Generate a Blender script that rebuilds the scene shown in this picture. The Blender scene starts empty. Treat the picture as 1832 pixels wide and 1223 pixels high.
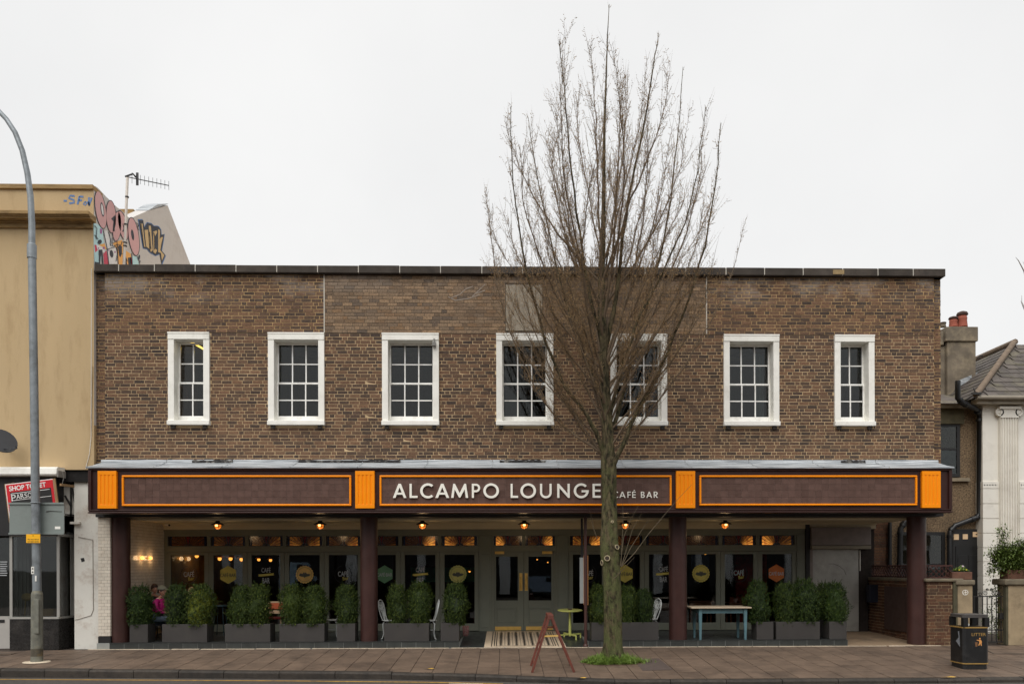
import bpy, bmesh, math, random
from mathutils import Vector, Matrix
import numpy as np
random.seed(7)
R = math.radians
scene = bpy.context.scene
C = scene.collection

# ------------------------------------------------------------------ camera
F, CX, CY = 1425.0, 937.0, 1012.0          # focal length and optical axis of the photograph, in its pixels
CAMY, EYE, YAW, ROLL = -18.0, 1.83, R(1.3), 0.0025
cam = bpy.data.objects.new('camera', bpy.data.cameras.new('camera'))
C.objects.link(cam)
_f = Vector((math.sin(YAW), math.cos(YAW), 0)); _r0 = Vector((math.cos(YAW), -math.sin(YAW), 0)); _u0 = Vector((0, 0, 1))
_r = _r0 * math.cos(ROLL) - _u0 * math.sin(ROLL); _u = _u0 * math.cos(ROLL) + _r0 * math.sin(ROLL)
_m = Matrix((_r, _u, -_f)).transposed().to_4x4(); _m.translation = (0, CAMY, EYE)
cam.matrix_world = _m
cam.data.sensor_width = 36.0
cam.data.lens = 36.0 * F / 1832
cam.data.shift_x = -(CX - 916.0) / 1832
cam.data.shift_y = (CY - 611.5) / 1832
cam.data.clip_end = 2000
scene.camera = cam

# ------------------------------------------------------------------ sky, sun, exposure
SUN_EL, SUN_AZ = R(52), R(205)
world = bpy.data.worlds.new('World'); scene.world = world; world.use_nodes = True
nt = world.node_tree; nt.nodes.clear()
sky = nt.nodes.new('ShaderNodeTexSky'); sky.sky_type = 'NISHITA'; sky.sun_disc = False
sky.sun_elevation = SUN_EL; sky.sun_rotation = SUN_AZ; sky.air_density = 1.0; sky.dust_density = 4.0
mixn = nt.nodes.new('ShaderNodeMix'); mixn.data_type = 'RGBA'
mixn.inputs[0].default_value = 0.94                       # closed cloud cover over the clear sky
mixn.inputs[7].default_value = (6.5, 6.48, 6.40, 1)
bg = nt.nodes.new('ShaderNodeBackground'); bg.inputs[1].default_value = 0.1
wo = nt.nodes.new('ShaderNodeOutputWorld')
tcw = nt.nodes.new('ShaderNodeTexCoord'); nzw = nt.nodes.new('ShaderNodeTexNoise'); nzw.inputs['Scale'].default_value = 2.2; nzw.inputs['Detail'].default_value = 5
rpw = nt.nodes.new('ShaderNodeMapRange'); rpw.inputs[1].default_value = .3; rpw.inputs[2].default_value = .7; rpw.inputs[3].default_value = 0; rpw.inputs[4].default_value = 1
clw = nt.nodes.new('ShaderNodeMix'); clw.data_type = 'RGBA'; clw.inputs[6].default_value = (6.15, 6.14, 6.10, 1); clw.inputs[7].default_value = (6.9, 6.87, 6.78, 1)
nt.links.new(tcw.outputs['Generated'], nzw.inputs['Vector']); nt.links.new(nzw.outputs['Fac'], rpw.inputs[0]); nt.links.new(rpw.outputs[0], clw.inputs[0]); nt.links.new(clw.outputs[2], mixn.inputs[7])
nt.links.new(sky.outputs[0], mixn.inputs[6]); nt.links.new(mixn.outputs[2], bg.inputs[0]); nt.links.new(bg.outputs[0], wo.inputs[0])
sl = bpy.data.lights.new('sun', 'SUN'); sl.energy = 1.5; sl.angle = R(50); sl.color = (1.0, 0.98, 0.945)
so = bpy.data.objects.new('sun', sl); C.objects.link(so)
# the sun stands behind the camera's left shoulder
sd = Vector((-0.35 * math.cos(SUN_EL), -0.94 * math.cos(SUN_EL), math.sin(SUN_EL)))
so.rotation_euler = sd.to_track_quat('Z', 'Y').to_euler()
vs = scene.view_settings; vs.view_transform = 'Standard'; vs.look = 'None'; vs.gamma = 1; vs.use_curve_mapping = False
vs.exposure = 0.5
scene.cycles.max_bounces = 6; scene.cycles.transparent_max_bounces = 24
scene.cycles.use_denoising = True
scene.cycles.caustics_reflective = False; scene.cycles.caustics_refractive = False
scene.cycles.sample_clamp_indirect = 4

# ------------------------------------------------------------------ helpers
def P(px, py, Y):
    """the point at depth Y that the photograph shows at (px, py)"""
    u, v = (px - CX) / F, (CY - py) / F
    u, v = u + ROLL * v, v - ROLL * u
    rx, ry = math.sin(YAW) + math.cos(YAW) * u, math.cos(YAW) - math.sin(YAW) * u
    t = (Y - CAMY) / ry
    return Vector((rx * t, Y, EYE + v * t))
def X(px, Y, py=1012): return P(px, py, Y).x
def Z(py, Y, px=905): return P(px, py, Y).z
PS = 0.055                                                  # fall of the pavement towards the kerb
def pz(Y): return PS * (Y + 0.05) if Y < -0.05 else 0.0
def PP(px, py):
    lo, hi = 0.0, 8.0
    for _ in range(40):
        m = (lo + hi) / 2
        p = P(px, py, -0.05 - m)
        if p.z < pz(-0.05 - m): lo = m                      # below the plane: come nearer
        else: hi = m
    return P(px, py, -0.05 - lo)

def lin(r, g, b):
    f = lambda c: (c / 255 / 12.92) if c / 255 <= 0.04045 else ((c / 255 + 0.055) / 1.055) ** 2.4
    return (f(r), f(g), f(b))

ORG = {}
def tag(o, label=None, cat=None, group=None, kind=None):
    if label: o['label'] = label
    if cat: o['category'] = cat
    if group: o['group'] = group
    if kind: o['kind'] = kind
    return o
def thing(name, label, cat, loc=(0, 0, 0), group=None):
    o = bpy.data.objects.new(name, None); C.objects.link(o); o.location = loc
    o.empty_display_size = 0.1
    ORG[o] = Vector(loc)
    return tag(o, label, cat, group)
def link(name, me, mats, parent=None, org=None):
    o = bpy.data.objects.new(name, me); C.objects.link(o)
    for m in (mats if isinstance(mats, (list, tuple)) else [mats]):
        if m is not None: me.materials.append(m)
    if parent is not None:
        o.parent = parent; ORG[o] = ORG[parent]
    else:
        ORG[o] = Vector(org) if org is not None else Vector((0, 0, 0)); o.location = ORG[o]
    return o
def children(o): return [c for c in C.objects if c.parent == o]
def copy_tree(o, parent=None, kids=None):
    if kids is None:
        kids = {}
        for c in C.objects:
            if c.parent: kids.setdefault(c.parent, []).append(c)
    c = o.copy(); C.objects.link(c)
    if parent is not None: c.parent = parent
    ORG[c] = ORG.get(o, Vector())
    for ch in kids.get(o, []): copy_tree(ch, c, kids)
    return c

class MB:
    def __init__(s): s.v = []; s.f = []; s.m = []; s.s = []
    def add(s, vs, fs, mi=0, smooth=False):
        n = len(s.v); s.v += [tuple(p) for p in vs]
        for f in fs: s.f.append([i + n for i in f]); s.m.append(mi); s.s.append(smooth)
        return s
    def box(s, x0, x1, y0, y1, z0, z1, mi=0):
        vs = [(x, y, z) for z in (z0, z1) for y in (y0, y1) for x in (x0, x1)]
        return s.add(vs, [(0, 2, 3, 1), (4, 5, 7, 6), (0, 1, 5, 4), (2, 6, 7, 3), (0, 4, 6, 2), (1, 3, 7, 5)], mi)
    def quad(s, a, b, c, d, mi=0): return s.add([a, b, c, d], [(0, 1, 2, 3)], mi)
    def poly(s, pts, mi=0): return s.add(pts, [list(range(len(pts)))], mi)
    def extrude(s, pts, vec, mi=0, smooth=False):
        n = len(pts); vec = Vector(vec); pts = [Vector(p) for p in pts]
        s.add(pts + [p + vec for p in pts], [list(range(n))[::-1], list(range(n, 2 * n))], mi)
        s.add(pts + [p + vec for p in pts], [(i, (i + 1) % n, n + (i + 1) % n, n + i) for i in range(n)], mi, smooth)
        return s
    def obox(s, c, ex, ey, ez, mi=0):
        """box from centre and three half-axis vectors"""
        c, ex, ey, ez = map(Vector, (c, ex, ey, ez))
        vs = [c + ex * a + ey * b + ez * d for d in (-1, 1) for b in (-1, 1) for a in (-1, 1)]
        return s.add(vs, [(0, 2, 3, 1), (4, 5, 7, 6), (0, 1, 5, 4), (2, 6, 7, 3), (0, 4, 6, 2), (1, 3, 7, 5)], mi)
    def bar(s, a, b, w, d=None, up=(0, 0, 1), mi=0):
        a, b = Vector(a), Vector(b); t = (b - a); L = t.length; t.normalize()
        q = t.cross(Vector(up))
        if q.length < 1e-4: q = t.cross(Vector((0, 1, 0)))
        q.normalize(); r = q.cross(t)
        return s.obox((a + b) / 2, t * L / 2, q * w / 2, r * (d or w) / 2, mi)
    def tube(s, pts, rad, n=8, mi=0, cap=True, smooth=True):
        pts = [Vector(p) for p in pts]; m = len(pts)
        rad = rad if isinstance(rad, (list, tuple)) else [rad] * m
        t0 = (pts[1] - pts[0]).normalized()
        a = t0.orthogonal().normalized()
        vs = []
        for i, p in enumerate(pts):
            t = (pts[min(i + 1, m - 1)] - pts[max(i - 1, 0)])
            t = t.normalized() if t.length > 1e-9 else t0
            a = (a - t * a.dot(t)); a = a.normalized() if a.length > 1e-6 else t.orthogonal().normalized()
            b = t.cross(a)
            for k in range(n):
                w = 2 * math.pi * k / n
                vs.append(p + (a * math.cos(w) + b * math.sin(w)) * rad[i])
        fs = [(i * n + k, i * n + (k + 1) % n, (i + 1) * n + (k + 1) % n, (i + 1) * n + k) for i in range(m - 1) for k in range(n)]
        s.add(vs, fs, mi, smooth)
        if cap:
            s.add(vs[:n], [list(range(n))[::-1]], mi); s.add(vs[-n:], [list(range(n))], mi)
        return s
    def lathe(s, prof, c=(0, 0, 0), n=20, mi=0, smooth=True, axis='z', sx=1, sy=1):
        c = Vector(c); vs = []; m = len(prof)
        for r, z in prof:
            for k in range(n):
                w = 2 * math.pi * k / n; x, y = r * math.cos(w) * sx, r * math.sin(w) * sy
                vs.append(c + (Vector((x, y, z)) if axis == 'z' else Vector((x, -z, y)) if axis == 'y' else Vector((z, x, y))))
        fs = [(i * n + k, i * n + (k + 1) % n, (i + 1) * n + (k + 1) % n, (i + 1) * n + k) for i in range(m - 1) for k in range(n)]
        s.add(vs, fs, mi, smooth)
        if prof[0][0] > 1e-5: s.add(vs[:n], [list(range(n))[::-1]], mi)
        if prof[-1][0] > 1e-5: s.add(vs[-n:], [list(range(n))], mi)
        return s
    def ball(s, c, r, n=14, mi=0, sx=1, sy=1, sz=1):
        m = max(5, n // 2)
        return s.lathe([(r * math.sin(math.pi * i / m) + (1e-6 if i in (0, m) else 0), -r * sz * math.cos(math.pi * i / m)) for i in range(m + 1)], c, n, mi, True, 'z', sx, sy)
    def stroke(s, pl, pts, w, mi=0, closed=False):
        """flat ribbon along pts (2D) mapped by pl(u, v) -> point; outline of constant width"""
        pts = [Vector(p) for p in pts]; n = len(pts); L, Q = [], []
        for i in range(n):
            if closed: a, b = pts[i - 1], pts[(i + 1) % n]
            else: a, b = pts[max(i - 1, 0)], pts[min(i + 1, n - 1)]
            t = (b - a); t = t.normalized() if t.length > 1e-9 else Vector((1, 0))
            k = Vector((-t.y, t.x)) * w / 2
            L.append(pts[i] + k); Q.append(pts[i] - k)
        vs = [pl(*p) for p in L] + [pl(*p) for p in Q]
        return s.add(vs, [(i, (i + 1) % n, n + (i + 1) % n, n + i) for i in range(n if closed else n - 1)], mi)
    def xf(s, m, n0=0):
        s.v[n0:] = [tuple(m @ Vector(p)) for p in s.v[n0:]]; return s
    def mesh(s, name, org=Vector((0, 0, 0))):
        me = bpy.data.meshes.new(name)
        me.from_pydata([(v[0] - org[0], v[1] - org[1], v[2] - org[2]) for v in s.v], [], s.f)
        if len(set(s.m)) > 1: me.polygons.foreach_set('material_index', s.m)
        me.polygons.foreach_set('use_smooth', s.s)
        me.update(); return me
    def build(s, name, mats, parent=None, org=None, bevel=0, seg=2):
        o0 = ORG[parent] if parent is not None else Vector(org) if org is not None else Vector((0, 0, 0))
        o = link(name, s.mesh(name, o0), mats, parent, org)
        if bevel:
            b = o.modifiers.new('bevel', 'BEVEL'); b.width = bevel; b.segments = seg; b.limit_method = 'ANGLE'; b.harden_normals = False
        return o
def inst(name, me, loc, parent, rot=None, scale=None):
    """a further object on shared mesh data; loc in the world"""
    o = bpy.data.objects.new(name, me); C.objects.link(o); o.parent = parent; ORG[o] = ORG[parent]
    o.location = Vector(loc) - ORG[parent]
    if rot: o.rotation_euler = rot
    if scale: o.scale = scale
    return o

# ------------------------------------------------------------------ materials
def nodes(name):
    m = bpy.data.materials.new(name); m.use_nodes = True; t = m.node_tree
    return m, t, t.nodes['Principled BSDF']
def vmath(t, a, k):
    n = t.nodes.new('ShaderNodeVectorMath'); n.operation = 'MULTIPLY'; t.links.new(a, n.inputs[0]); n.inputs[1].default_value = k; return n.outputs[0]
def noise(t, vec, sc, det=4, ro=0.55):
    n = t.nodes.new('ShaderNodeTexNoise'); n.inputs['Scale'].default_value = sc; n.inputs['Detail'].default_value = det; n.inputs['Roughness'].default_value = ro
    t.links.new(vec, n.inputs['Vector']); return n.outputs['Fac']
def rng(t, v, a, b, c=0.0, d=1.0):
    n = t.nodes.new('ShaderNodeMapRange'); t.links.new(v, n.inputs[0])
    for i, k in zip((1, 2, 3, 4), (a, b, c, d)): n.inputs[i].default_value = k
    return n.outputs[0]
def mixc(t, fac, a, b, mode='MIX'):
    n = t.nodes.new('ShaderNodeMix'); n.data_type = 'RGBA'; n.blend_type = mode
    if isinstance(fac, (int, float)): n.inputs[0].default_value = fac
    else: t.links.new(fac, n.inputs[0])
    for i, k in ((6, a), (7, b)):
        if isinstance(k, tuple): n.inputs[i].default_value = (*k[:3], 1)
        else: t.links.new(k, n.inputs[i])
    return n.outputs[2]
def math_(t, op, a, b=None):
    n = t.nodes.new('ShaderNodeMath'); n.operation = op
    for i, k in enumerate((a, b)):
        if k is None: continue
        if isinstance(k, (int, float)): n.inputs[i].default_value = k
        else: t.links.new(k, n.inputs[i])
    return n.outputs[0]
def pos(t): return t.nodes.new('ShaderNodeNewGeometry').outputs['Position']
def rnd(t):
    g = t.nodes.new('ShaderNodeNewGeometry'); o = t.nodes.new('ShaderNodeObjectInfo')
    return math_(t, 'FRACT', math_(t, 'ADD', g.outputs['Random Per Island'], o.outputs['Random']))
def bump(t, bs, h, dist, st=1.0):
    b = t.nodes.new('ShaderNodeBump'); b.inputs['Distance'].default_value = dist; b.inputs['Strength'].default_value = st
    t.links.new(h, b.inputs['Height']); t.links.new(b.outputs[0], bs.inputs['Normal'])
def k3(c, k): return tuple(min(1, x * k) for x in c)

def M(name, c, rough=0.6, var=0.12, sc=5, c2=None, bmp=0.0, bsc=60, metal=0, spec=0.5, per=0.0, stretch=(1, 1, 1), dirt=None, dsc=1.5, damt=0.5):
    m, t, bs = nodes(name); p = vmath(t, pos(t), stretch)
    f = rng(t, noise(t, p, sc), 0.3, 0.7)
    col = mixc(t, f, k3(c, 1 - var), c2 if c2 else k3(c, 1 + var))
    if per:
        col = mixc(t, 1.0, col, mixc(t, rnd(t), k3((1, 1, 1), 1 - per), (1, 1, 1)), 'MULTIPLY')
    if dirt:
        col = mixc(t, math_(t, 'MULTIPLY', rng(t, noise(t, p, dsc, 8, 0.7), 0.5, 0.72), damt), col, dirt)
    t.links.new(col, bs.inputs['Base Color'])
    bs.inputs['Metallic'].default_value = metal; bs.inputs['Specular IOR Level'].default_value = spec
    t.links.new(rng(t, noise(t, p, sc * 2.3), 0.3, 0.7, max(0.02, rough - 0.08), min(1, rough + 0.08)), bs.inputs['Roughness'])
    if bmp: bump(t, bs, noise(t, pos(t), bsc, 6), bmp)
    return m
def EM(name, c, st):
    m, t, bs = nodes(name); bs.inputs['Base Color'].default_value = (*c, 1)
    bs.inputs['Emission Color'].default_value = (*c, 1); bs.inputs['Emission Strength'].default_value = st
    return m
def GL(name, tint=(0.8, 0.84, 0.84), rough=0.015, ior=1.5):
    m = bpy.data.materials.new(name); m.use_nodes = True; t = m.node_tree; t.nodes.clear()
    o = t.nodes.new('ShaderNodeOutputMaterial'); mx = t.nodes.new('ShaderNodeMixShader'); tr = t.nodes.new('ShaderNodeBsdfTransparent'); g = t.nodes.new('ShaderNodeBsdfGlossy')
    fr = t.nodes.new('ShaderNodeFresnel'); fr.inputs['IOR'].default_value = ior
    tr.inputs[0].default_value = (*tint, 1); g.inputs['Roughness'].default_value = rough
    b = t.nodes.new('ShaderNodeBump'); b.inputs['Distance'].default_value = 0.004; b.inputs['Strength'].default_value = 0.25
    t.links.new(noise(t, pos(t), 1.3, 2), b.inputs['Height']); t.links.new(b.outputs[0], g.inputs['Normal'])
    t.links.new(fr.outputs[0], mx.inputs[0]); t.links.new(tr.outputs[0], mx.inputs[1]); t.links.new(g.outputs[0], mx.inputs[2]); t.links.new(mx.outputs[0], o.inputs[0])
    return m
def BRICK(name, stops, soot=0.35, wash=None, stain=None):
    m, t, bs = nodes(name); p = pos(t)
    r = t.nodes.new('ShaderNodeValToRGB'); cr = r.color_ramp
    cr.elements[0].position = 0; cr.elements[0].color = (*stops[0], 1); cr.elements[1].position = 1; cr.elements[1].color = (*stops[-1], 1)
    for i, s_ in enumerate(stops[1:-1]):
        e = cr.elements.new((i + 1) / (len(stops) - 1)); e.color = (*s_, 1)
    t.links.new(rnd(t), r.inputs[0])
    col = mixc(t, 1.0, r.outputs[0], mixc(t, rng(t, noise(t, p, 28, 6, 0.7), 0.3, 0.72), (0.5, 0.48, 0.48), (1.25, 1.22, 1.18)), 'MULTIPLY')
    col = mixc(t, math_(t, 'MULTIPLY', rng(t, noise(t, p, 75, 3, 0.6), 0.56, 0.66), 0.75), col, (0.025, 0.02, 0.018))     # burnt flecks
    col = mixc(t, math_(t, 'MULTIPLY', rng(t, noise(t, vmath(t, p, (0.5, 1, 1.2)), 0.9, 6, 0.65), 0.47, 0.7), soot), col, (0.03, 0.026, 0.023))
    if wash: col = mixc(t, math_(t, 'MULTIPLY', rng(t, noise(t, vmath(t, p, (1, 1, 2)), 1.4, 8, 0.7), 0.56, 0.72), 0.55), col, wash)
    if stain:                                                   # lime bloom under the coping and soot run-off under the sills, as on the wall
        sp = t.nodes.new('ShaderNodeSeparateXYZ'); t.links.new(p, sp.inputs[0])
        hi = math_(t, 'MULTIPLY', rng(t, sp.outputs['Z'], stain[0] - .8, stain[0] - .25), rng(t, noise(t, vmath(t, p, (1, 1, 1.6)), .75, 8, .72), .46, .58))
        col = mixc(t, math_(t, 'MULTIPLY', hi, .68), col, lin(158, 148, 138))
        lo = math_(t, 'MULTIPLY', math_(t, 'MULTIPLY', rng(t, sp.outputs['Z'], stain[1] - .75, stain[1] - .02), rng(t, sp.outputs['Z'], stain[1] + .3, stain[1])), rng(t, noise(t, vmath(t, p, (2.2, 1, .35)), 1.3, 6, .7), .48, .66))
        col = mixc(t, math_(t, 'MULTIPLY', lo, .7), col, lin(58, 52, 48))
    t.links.new(col, bs.inputs['Base Color']); bs.inputs['Roughness'].default_value = 0.9; bs.inputs['Specular IOR Level'].default_value = 0.25
    bump(t, bs, noise(t, p, 90, 5, 0.7), 0.006, 0.9)
    return m

brick_main = BRICK('brick_brown', [lin(78, 67, 62), lin(99, 82, 71), lin(115, 92, 76), lin(134, 104, 82), lin(121, 95, 77), lin(86, 74, 67), lin(104, 84, 72), lin(140, 109, 86), lin(115, 89, 73)], 0.26, stain=(Z(488, 0), Z(762, 0)))
brick_patch = BRICK('brick_rebuilt', [lin(108, 96, 86), lin(156, 134, 110), lin(138, 118, 98), lin(168, 142, 114), lin(124, 106, 88), lin(150, 122, 94)], 0.15, stain=(Z(488, 0) + .3, -5))
brick_dark = BRICK('brick_red_dark', [lin(88, 64, 52), lin(108, 76, 58), lin(122, 90, 68), lin(84, 66, 54)], 0.4)
mortar = M('mortar_buff', lin(196, 170, 132), 0.95, 0.15, 3, bmp=0.003, dirt=lin(140, 118, 90), dsc=1.0, damt=0.5)
mortar_up = M('mortar_weathered', lin(182, 152, 108), 0.95, 0.25, 3, bmp=0.003, dirt=lin(96, 80, 62), dsc=0.8, damt=0.7)
mortar_patch = M('mortar_patch', lin(78, 68, 58), 0.95, 0.2, 4, bmp=0.003)
white_paint = M('white_paint', lin(243, 241, 233), 0.45, 0.03, 3, bmp=0.001, bsc=30, dirt=lin(170, 162, 148), dsc=2.2, damt=0.35)
white_sash = M('white_sash_paint', lin(246, 245, 240), 0.5, 0.03, 6, dirt=lin(150, 140, 126), dsc=5, damt=0.45)
coping_m = M('coping_concrete', lin(72, 64, 57), 0.9, 0.3, 2.5, bmp=0.006, bsc=30, per=0.35, dirt=lin(36, 33, 31), dsc=2, damt=0.8)
joint_white = M('joint_sealant', lin(196, 190, 178), 0.7, 0.1)
maroon = M('maroon_paint', lin(58, 36, 32), 0.38, 0.08, 2, spec=0.3)
maroon_col = M('column_paint', lin(66, 42, 38), 0.45, 0.12, 2.5, bmp=0.001, bsc=25, dirt=lin(44, 30, 27), dsc=1.2, damt=0.5, spec=.3)
black_gap = M('matt_black', lin(24, 22, 22), 0.6)  # plain black shared by beam, soffit, posts, brackets and small openings
orange = M('orange_paint', lin(255, 148, 4), 0.4, 0.02, 3, spec=.25)
tile_m = M('glazed_brown_tile', lin(104, 82, 75), 0.1, 0.12, 9, per=0.2, spec=0.5)
tile_grout = M('tile_grout_brown', lin(122, 104, 94), 0.9)
cream = M('sign_letter_cream', lin(246, 243, 232), 0.45, 0.02)
lead = M('lead_sheet', lin(104, 114, 124), 0.5, 0.25, 5, c2=lin(224, 228, 230), stretch=(0.3, 4, 12), bmp=0.004, bsc=18, dirt=lin(58, 62, 66), dsc=3.4, damt=0.9)
felt = M('black_felt', lin(34, 32, 32), 0.8, 0.3, 9, bmp=0.01, bsc=30, dirt=lin(190, 186, 176), dsc=7, damt=0.6)
wtile = M('white_wall_tile', lin(230, 220, 204), 0.2, 0.05, 6, per=0.1, dirt=lin(170, 140, 110), dsc=9, damt=0.3)
wgrout = M('tile_grout_dark', lin(96, 80, 68), 0.9)
grey_paint = M('grey_green_paint', lin(118, 121, 108), 0.5, 0.05, 3)
grey_panel = M('grey_panel_paint', lin(114, 118, 106), 0.5, 0.05, 3)
ceil_m = M('ceiling_cream', lin(214, 204, 178), 0.7, 0.06, 2)
slate = M('slate_tile', lin(56, 59, 57), 0.5, 0.2, 5, per=0.35, bmp=0.002, bsc=40)
slate_top = M('slate_floor_tile', lin(50, 53, 53), 0.35, 0.2, 4, per=0.3, bmp=0.002, bsc=30)
slate_grout = M('slate_grout', lin(150, 152, 148), 0.9)
brass = M('brass', lin(226, 186, 104), 0.42, 0.1, 12, metal=0.6)
pane = GL('window_glass', (0.62, 0.66, 0.66))
shop_pane = GL('shop_glass', (0.8, 0.83, 0.82), ior=1.62)
room_dark = M('room_dark_wall', lin(78, 80, 78), 0.9)
interior_red = M('interior_wall', lin(46, 28, 26), 0.9, 0.3, 1.5)
interior_floor = M('interior_floor', lin(60, 44, 34), 0.6)
# ================================================================== SETTING
asphalt = M('asphalt', lin(80, 74, 69), 0.85, 0.25, 14, bmp=0.006, bsc=120, dirt=lin(58, 54, 52), dsc=0.8, damt=0.7)
slab_m = M('paving_slab', lin(114, 96, 81), 0.62, 0.16, 4, per=0.18, bmp=0.003, bsc=70, dirt=lin(72, 60, 51), dsc=1.1, damt=0.95)
slab_base = M('paving_bed', lin(62, 52, 44), 0.95, 0.2, 8)
kerb_m = M('kerb_granite', lin(60, 53, 46), 0.75, 0.3, 9, per=0.3, bmp=0.008, bsc=45, dirt=lin(30, 28, 25), dsc=2.4, damt=0.85)
yellow_line = M('yellow_road_paint', lin(196, 152, 62), 0.8, 0.25, 9, dirt=lin(96, 86, 74), dsc=6, damt=0.8)
white_line = M('white_road_paint', lin(212, 206, 196), 0.8, 0.15, 9)
earth_m = M('earth', lin(78, 72, 62), 0.95, 0.2, 0.2)
strip_m = M('pale_concrete_strip', lin(214, 198, 174), 0.85, 0.15, 6, dirt=lin(120, 102, 84), dsc=4, damt=0.6)

kpts = [PP(px, py) for px, py in ((-700, 1190), (0, 1196.5), (400, 1200), (700, 1203), (850, 1207), (1000, 1212.5), (1100, 1216), (1300, 1216), (1600, 1214.5), (1832, 1212), (2500, 1207))]
def kerb_y(x):
    for a, b in zip(kpts, kpts[1:]):
        if a.x <= x <= b.x: return a.y + (b.y - a.y) * (x - a.x) / (b.x - a.x)
    return kpts[0].y if x < kpts[0].x else kpts[-1].y
RZ = pz(-3.2) - 0.115
tag(MB().poly([(-400, -500, RZ - 0.3), (400, -500, RZ - 0.3), (400, 500, RZ - 0.3), (-400, 500, RZ - 0.3)]).build('ground', earth_m), kind='structure')
tag(MB().poly([(-120, -14.5, RZ), (120, -14.5, RZ), (120, -2.0, RZ), (-120, -2.0, RZ)]).build('road', asphalt), kind='structure')
tag(MB().box(-120, 120, -22, -14.5, RZ - 0.2, RZ + 0.12).build('far_pavement', slab_m), kind='structure')
# pavement bed and its slabs
bed = MB()
xs = [-40] + [k.x for k in kpts[1:-1]] + [40]
top = [(x, kerb_y(x) + 0.1, pz(kerb_y(x) + 0.1) - 0.012) for x in xs]
for i in range(len(xs) - 1):
    a, b = top[i], top[i + 1]
    bed.quad(a, b, (b[0], -0.05, -0.012), (a[0], -0.05, -0.012))
bed.quad((-40, -0.05, -0.012), (40, -0.05, -0.012), (40, 14, -0.012), (-40, 14, -0.012))
pavement = tag(bed.build('pavement', slab_base), kind='structure')
SW, SD, G = 0.418, 0.60, 0.013
sl_me = MB().box(-SW / 2 + G / 2, SW / 2 - G / 2, -SD / 2 + G / 2, SD / 2 - G / 2, -0.045, 0).mesh('paving_slab'); sl_me.materials.append(slab_m)
nslab = 0
slab_rest = MB()
ang = math.atan(PS)
i = 0
x = X(905, -0.05) - SW * 40 + 0.07
while x < 20:
    ky = kerb_y(x) + 0.15
    y = -0.11
    while y - SD > ky - 0.02:
        yc = y - SD / 2
        if -10.6 < x < 12.0:
            s_ = inst('paving_slab', sl_me, (x, yc, pz(yc) + random.uniform(-0.0025, 0.0015)), pavement, rot=(ang + random.uniform(-.003, .003), random.uniform(-.003, .003), 0)); nslab += 1
        else:
            slab_rest.box(x - SW / 2 + G / 2, x + SW / 2 - G / 2, yc - SD / 2 + G / 2, yc + SD / 2 - G / 2, pz(yc) - .04, pz(yc))
        y -= SD
    d = y - ky
    if d > 0.05:
        a, b = pz(y), pz(ky)
        slab_rest.extrude([(x - SW / 2 + G / 2, y - G / 2, a), (x - SW / 2 + G / 2, ky, b), (x - SW / 2 + G / 2, ky, b - .04), (x - SW / 2 + G / 2, y - G / 2, a - .04)], (SW - G, 0, 0))
    x += SW
tag(slab_rest.build('cut_paving_slab', slab_m, pavement), kind='stuff')
strip = MB()
for a in range(-30, 30):
    xa = a * 0.62 + random.uniform(-.03, .03)
    if X(120, -0.1) < xa < X(1640, -0.1): strip.box(xa, xa + 0.606, -0.105, -0.052, -0.03, 0.004 + random.uniform(-.003, .003))
tag(strip.build('mortar_fillet', strip_m, pavement), kind='stuff')
# kerb stones
kerb = tag(MB().box(-0.01, 0.01, -2.9, -2.88, RZ - 0.2, RZ - 0.18).build('kerb', kerb_m), kind='structure')
for a, b in zip(kpts, kpts[1:]):
    L = (b - a).length; n = max(1, round(L / 0.92)); t = (b - a).normalized(); nrm = Vector((-t.y, t.x, 0)).normalized()
    if nrm.y < 0: nrm = -nrm
    for i in range(n):
        p0 = a + (b - a) * (i / n) + t * 0.006; p1 = a + (b - a) * ((i + 1) / n) - t * 0.006
        if p1.x < -11.5 or p0.x > 12.5: continue
        dz = random.uniform(-.006, .006); h = 0.004 + dz
        q = [(p0, 0.004, RZ - .1), (p0, 0.0, p0.z + h - .03), (p0, 0.025, p0.z + h), (p0, 0.15, p0.z + h + .006), (p0, 0.15, RZ - .1)]
        vec = p1 - p0
        MB().extrude([(p.x + nrm.x * o, p.y + nrm.y * o, z) for p, o, z in q], vec).build('kerb_stone', kerb_m, kerb, bevel=0.008)
# painted lines along the kerb
yl = MB()
for (p0, p1) in zip([(-200, 1209), (0, 1210.5), (260, 1213.2), (520, 1216), (760, 1219.5), (860, 1221)], [(0, 1210.5), (260, 1213.2), (520, 1216), (760, 1219.5), (860, 1221), (900, 1222)]):
    q = []
    for (px, py) in (p0, p1):
        d = 0.5
        k = PP(px, py); kk = kerb_y(k.x)
        q.append((k.x, kk - 0.22)); q.append((k.x, kk - 0.29))
    yl.quad((*q[0], RZ + .004), (*q[1], RZ + .004), (*q[3], RZ + .004), (*q[2], RZ + .004))
tag(yl.build('yellow_road_marking', yellow_line), kind='structure')
xw = X(835, -3.4)
tag(MB().quad((xw - .32, kerb_y(xw) - .27, RZ + .008), (xw + .3, kerb_y(xw) - .40, RZ + .008), (xw + .3, kerb_y(xw) - .46, RZ + .008), (xw - .32, kerb_y(xw) - .31, RZ + .008)).build('white_road_marking', white_line), kind='structure')

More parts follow.
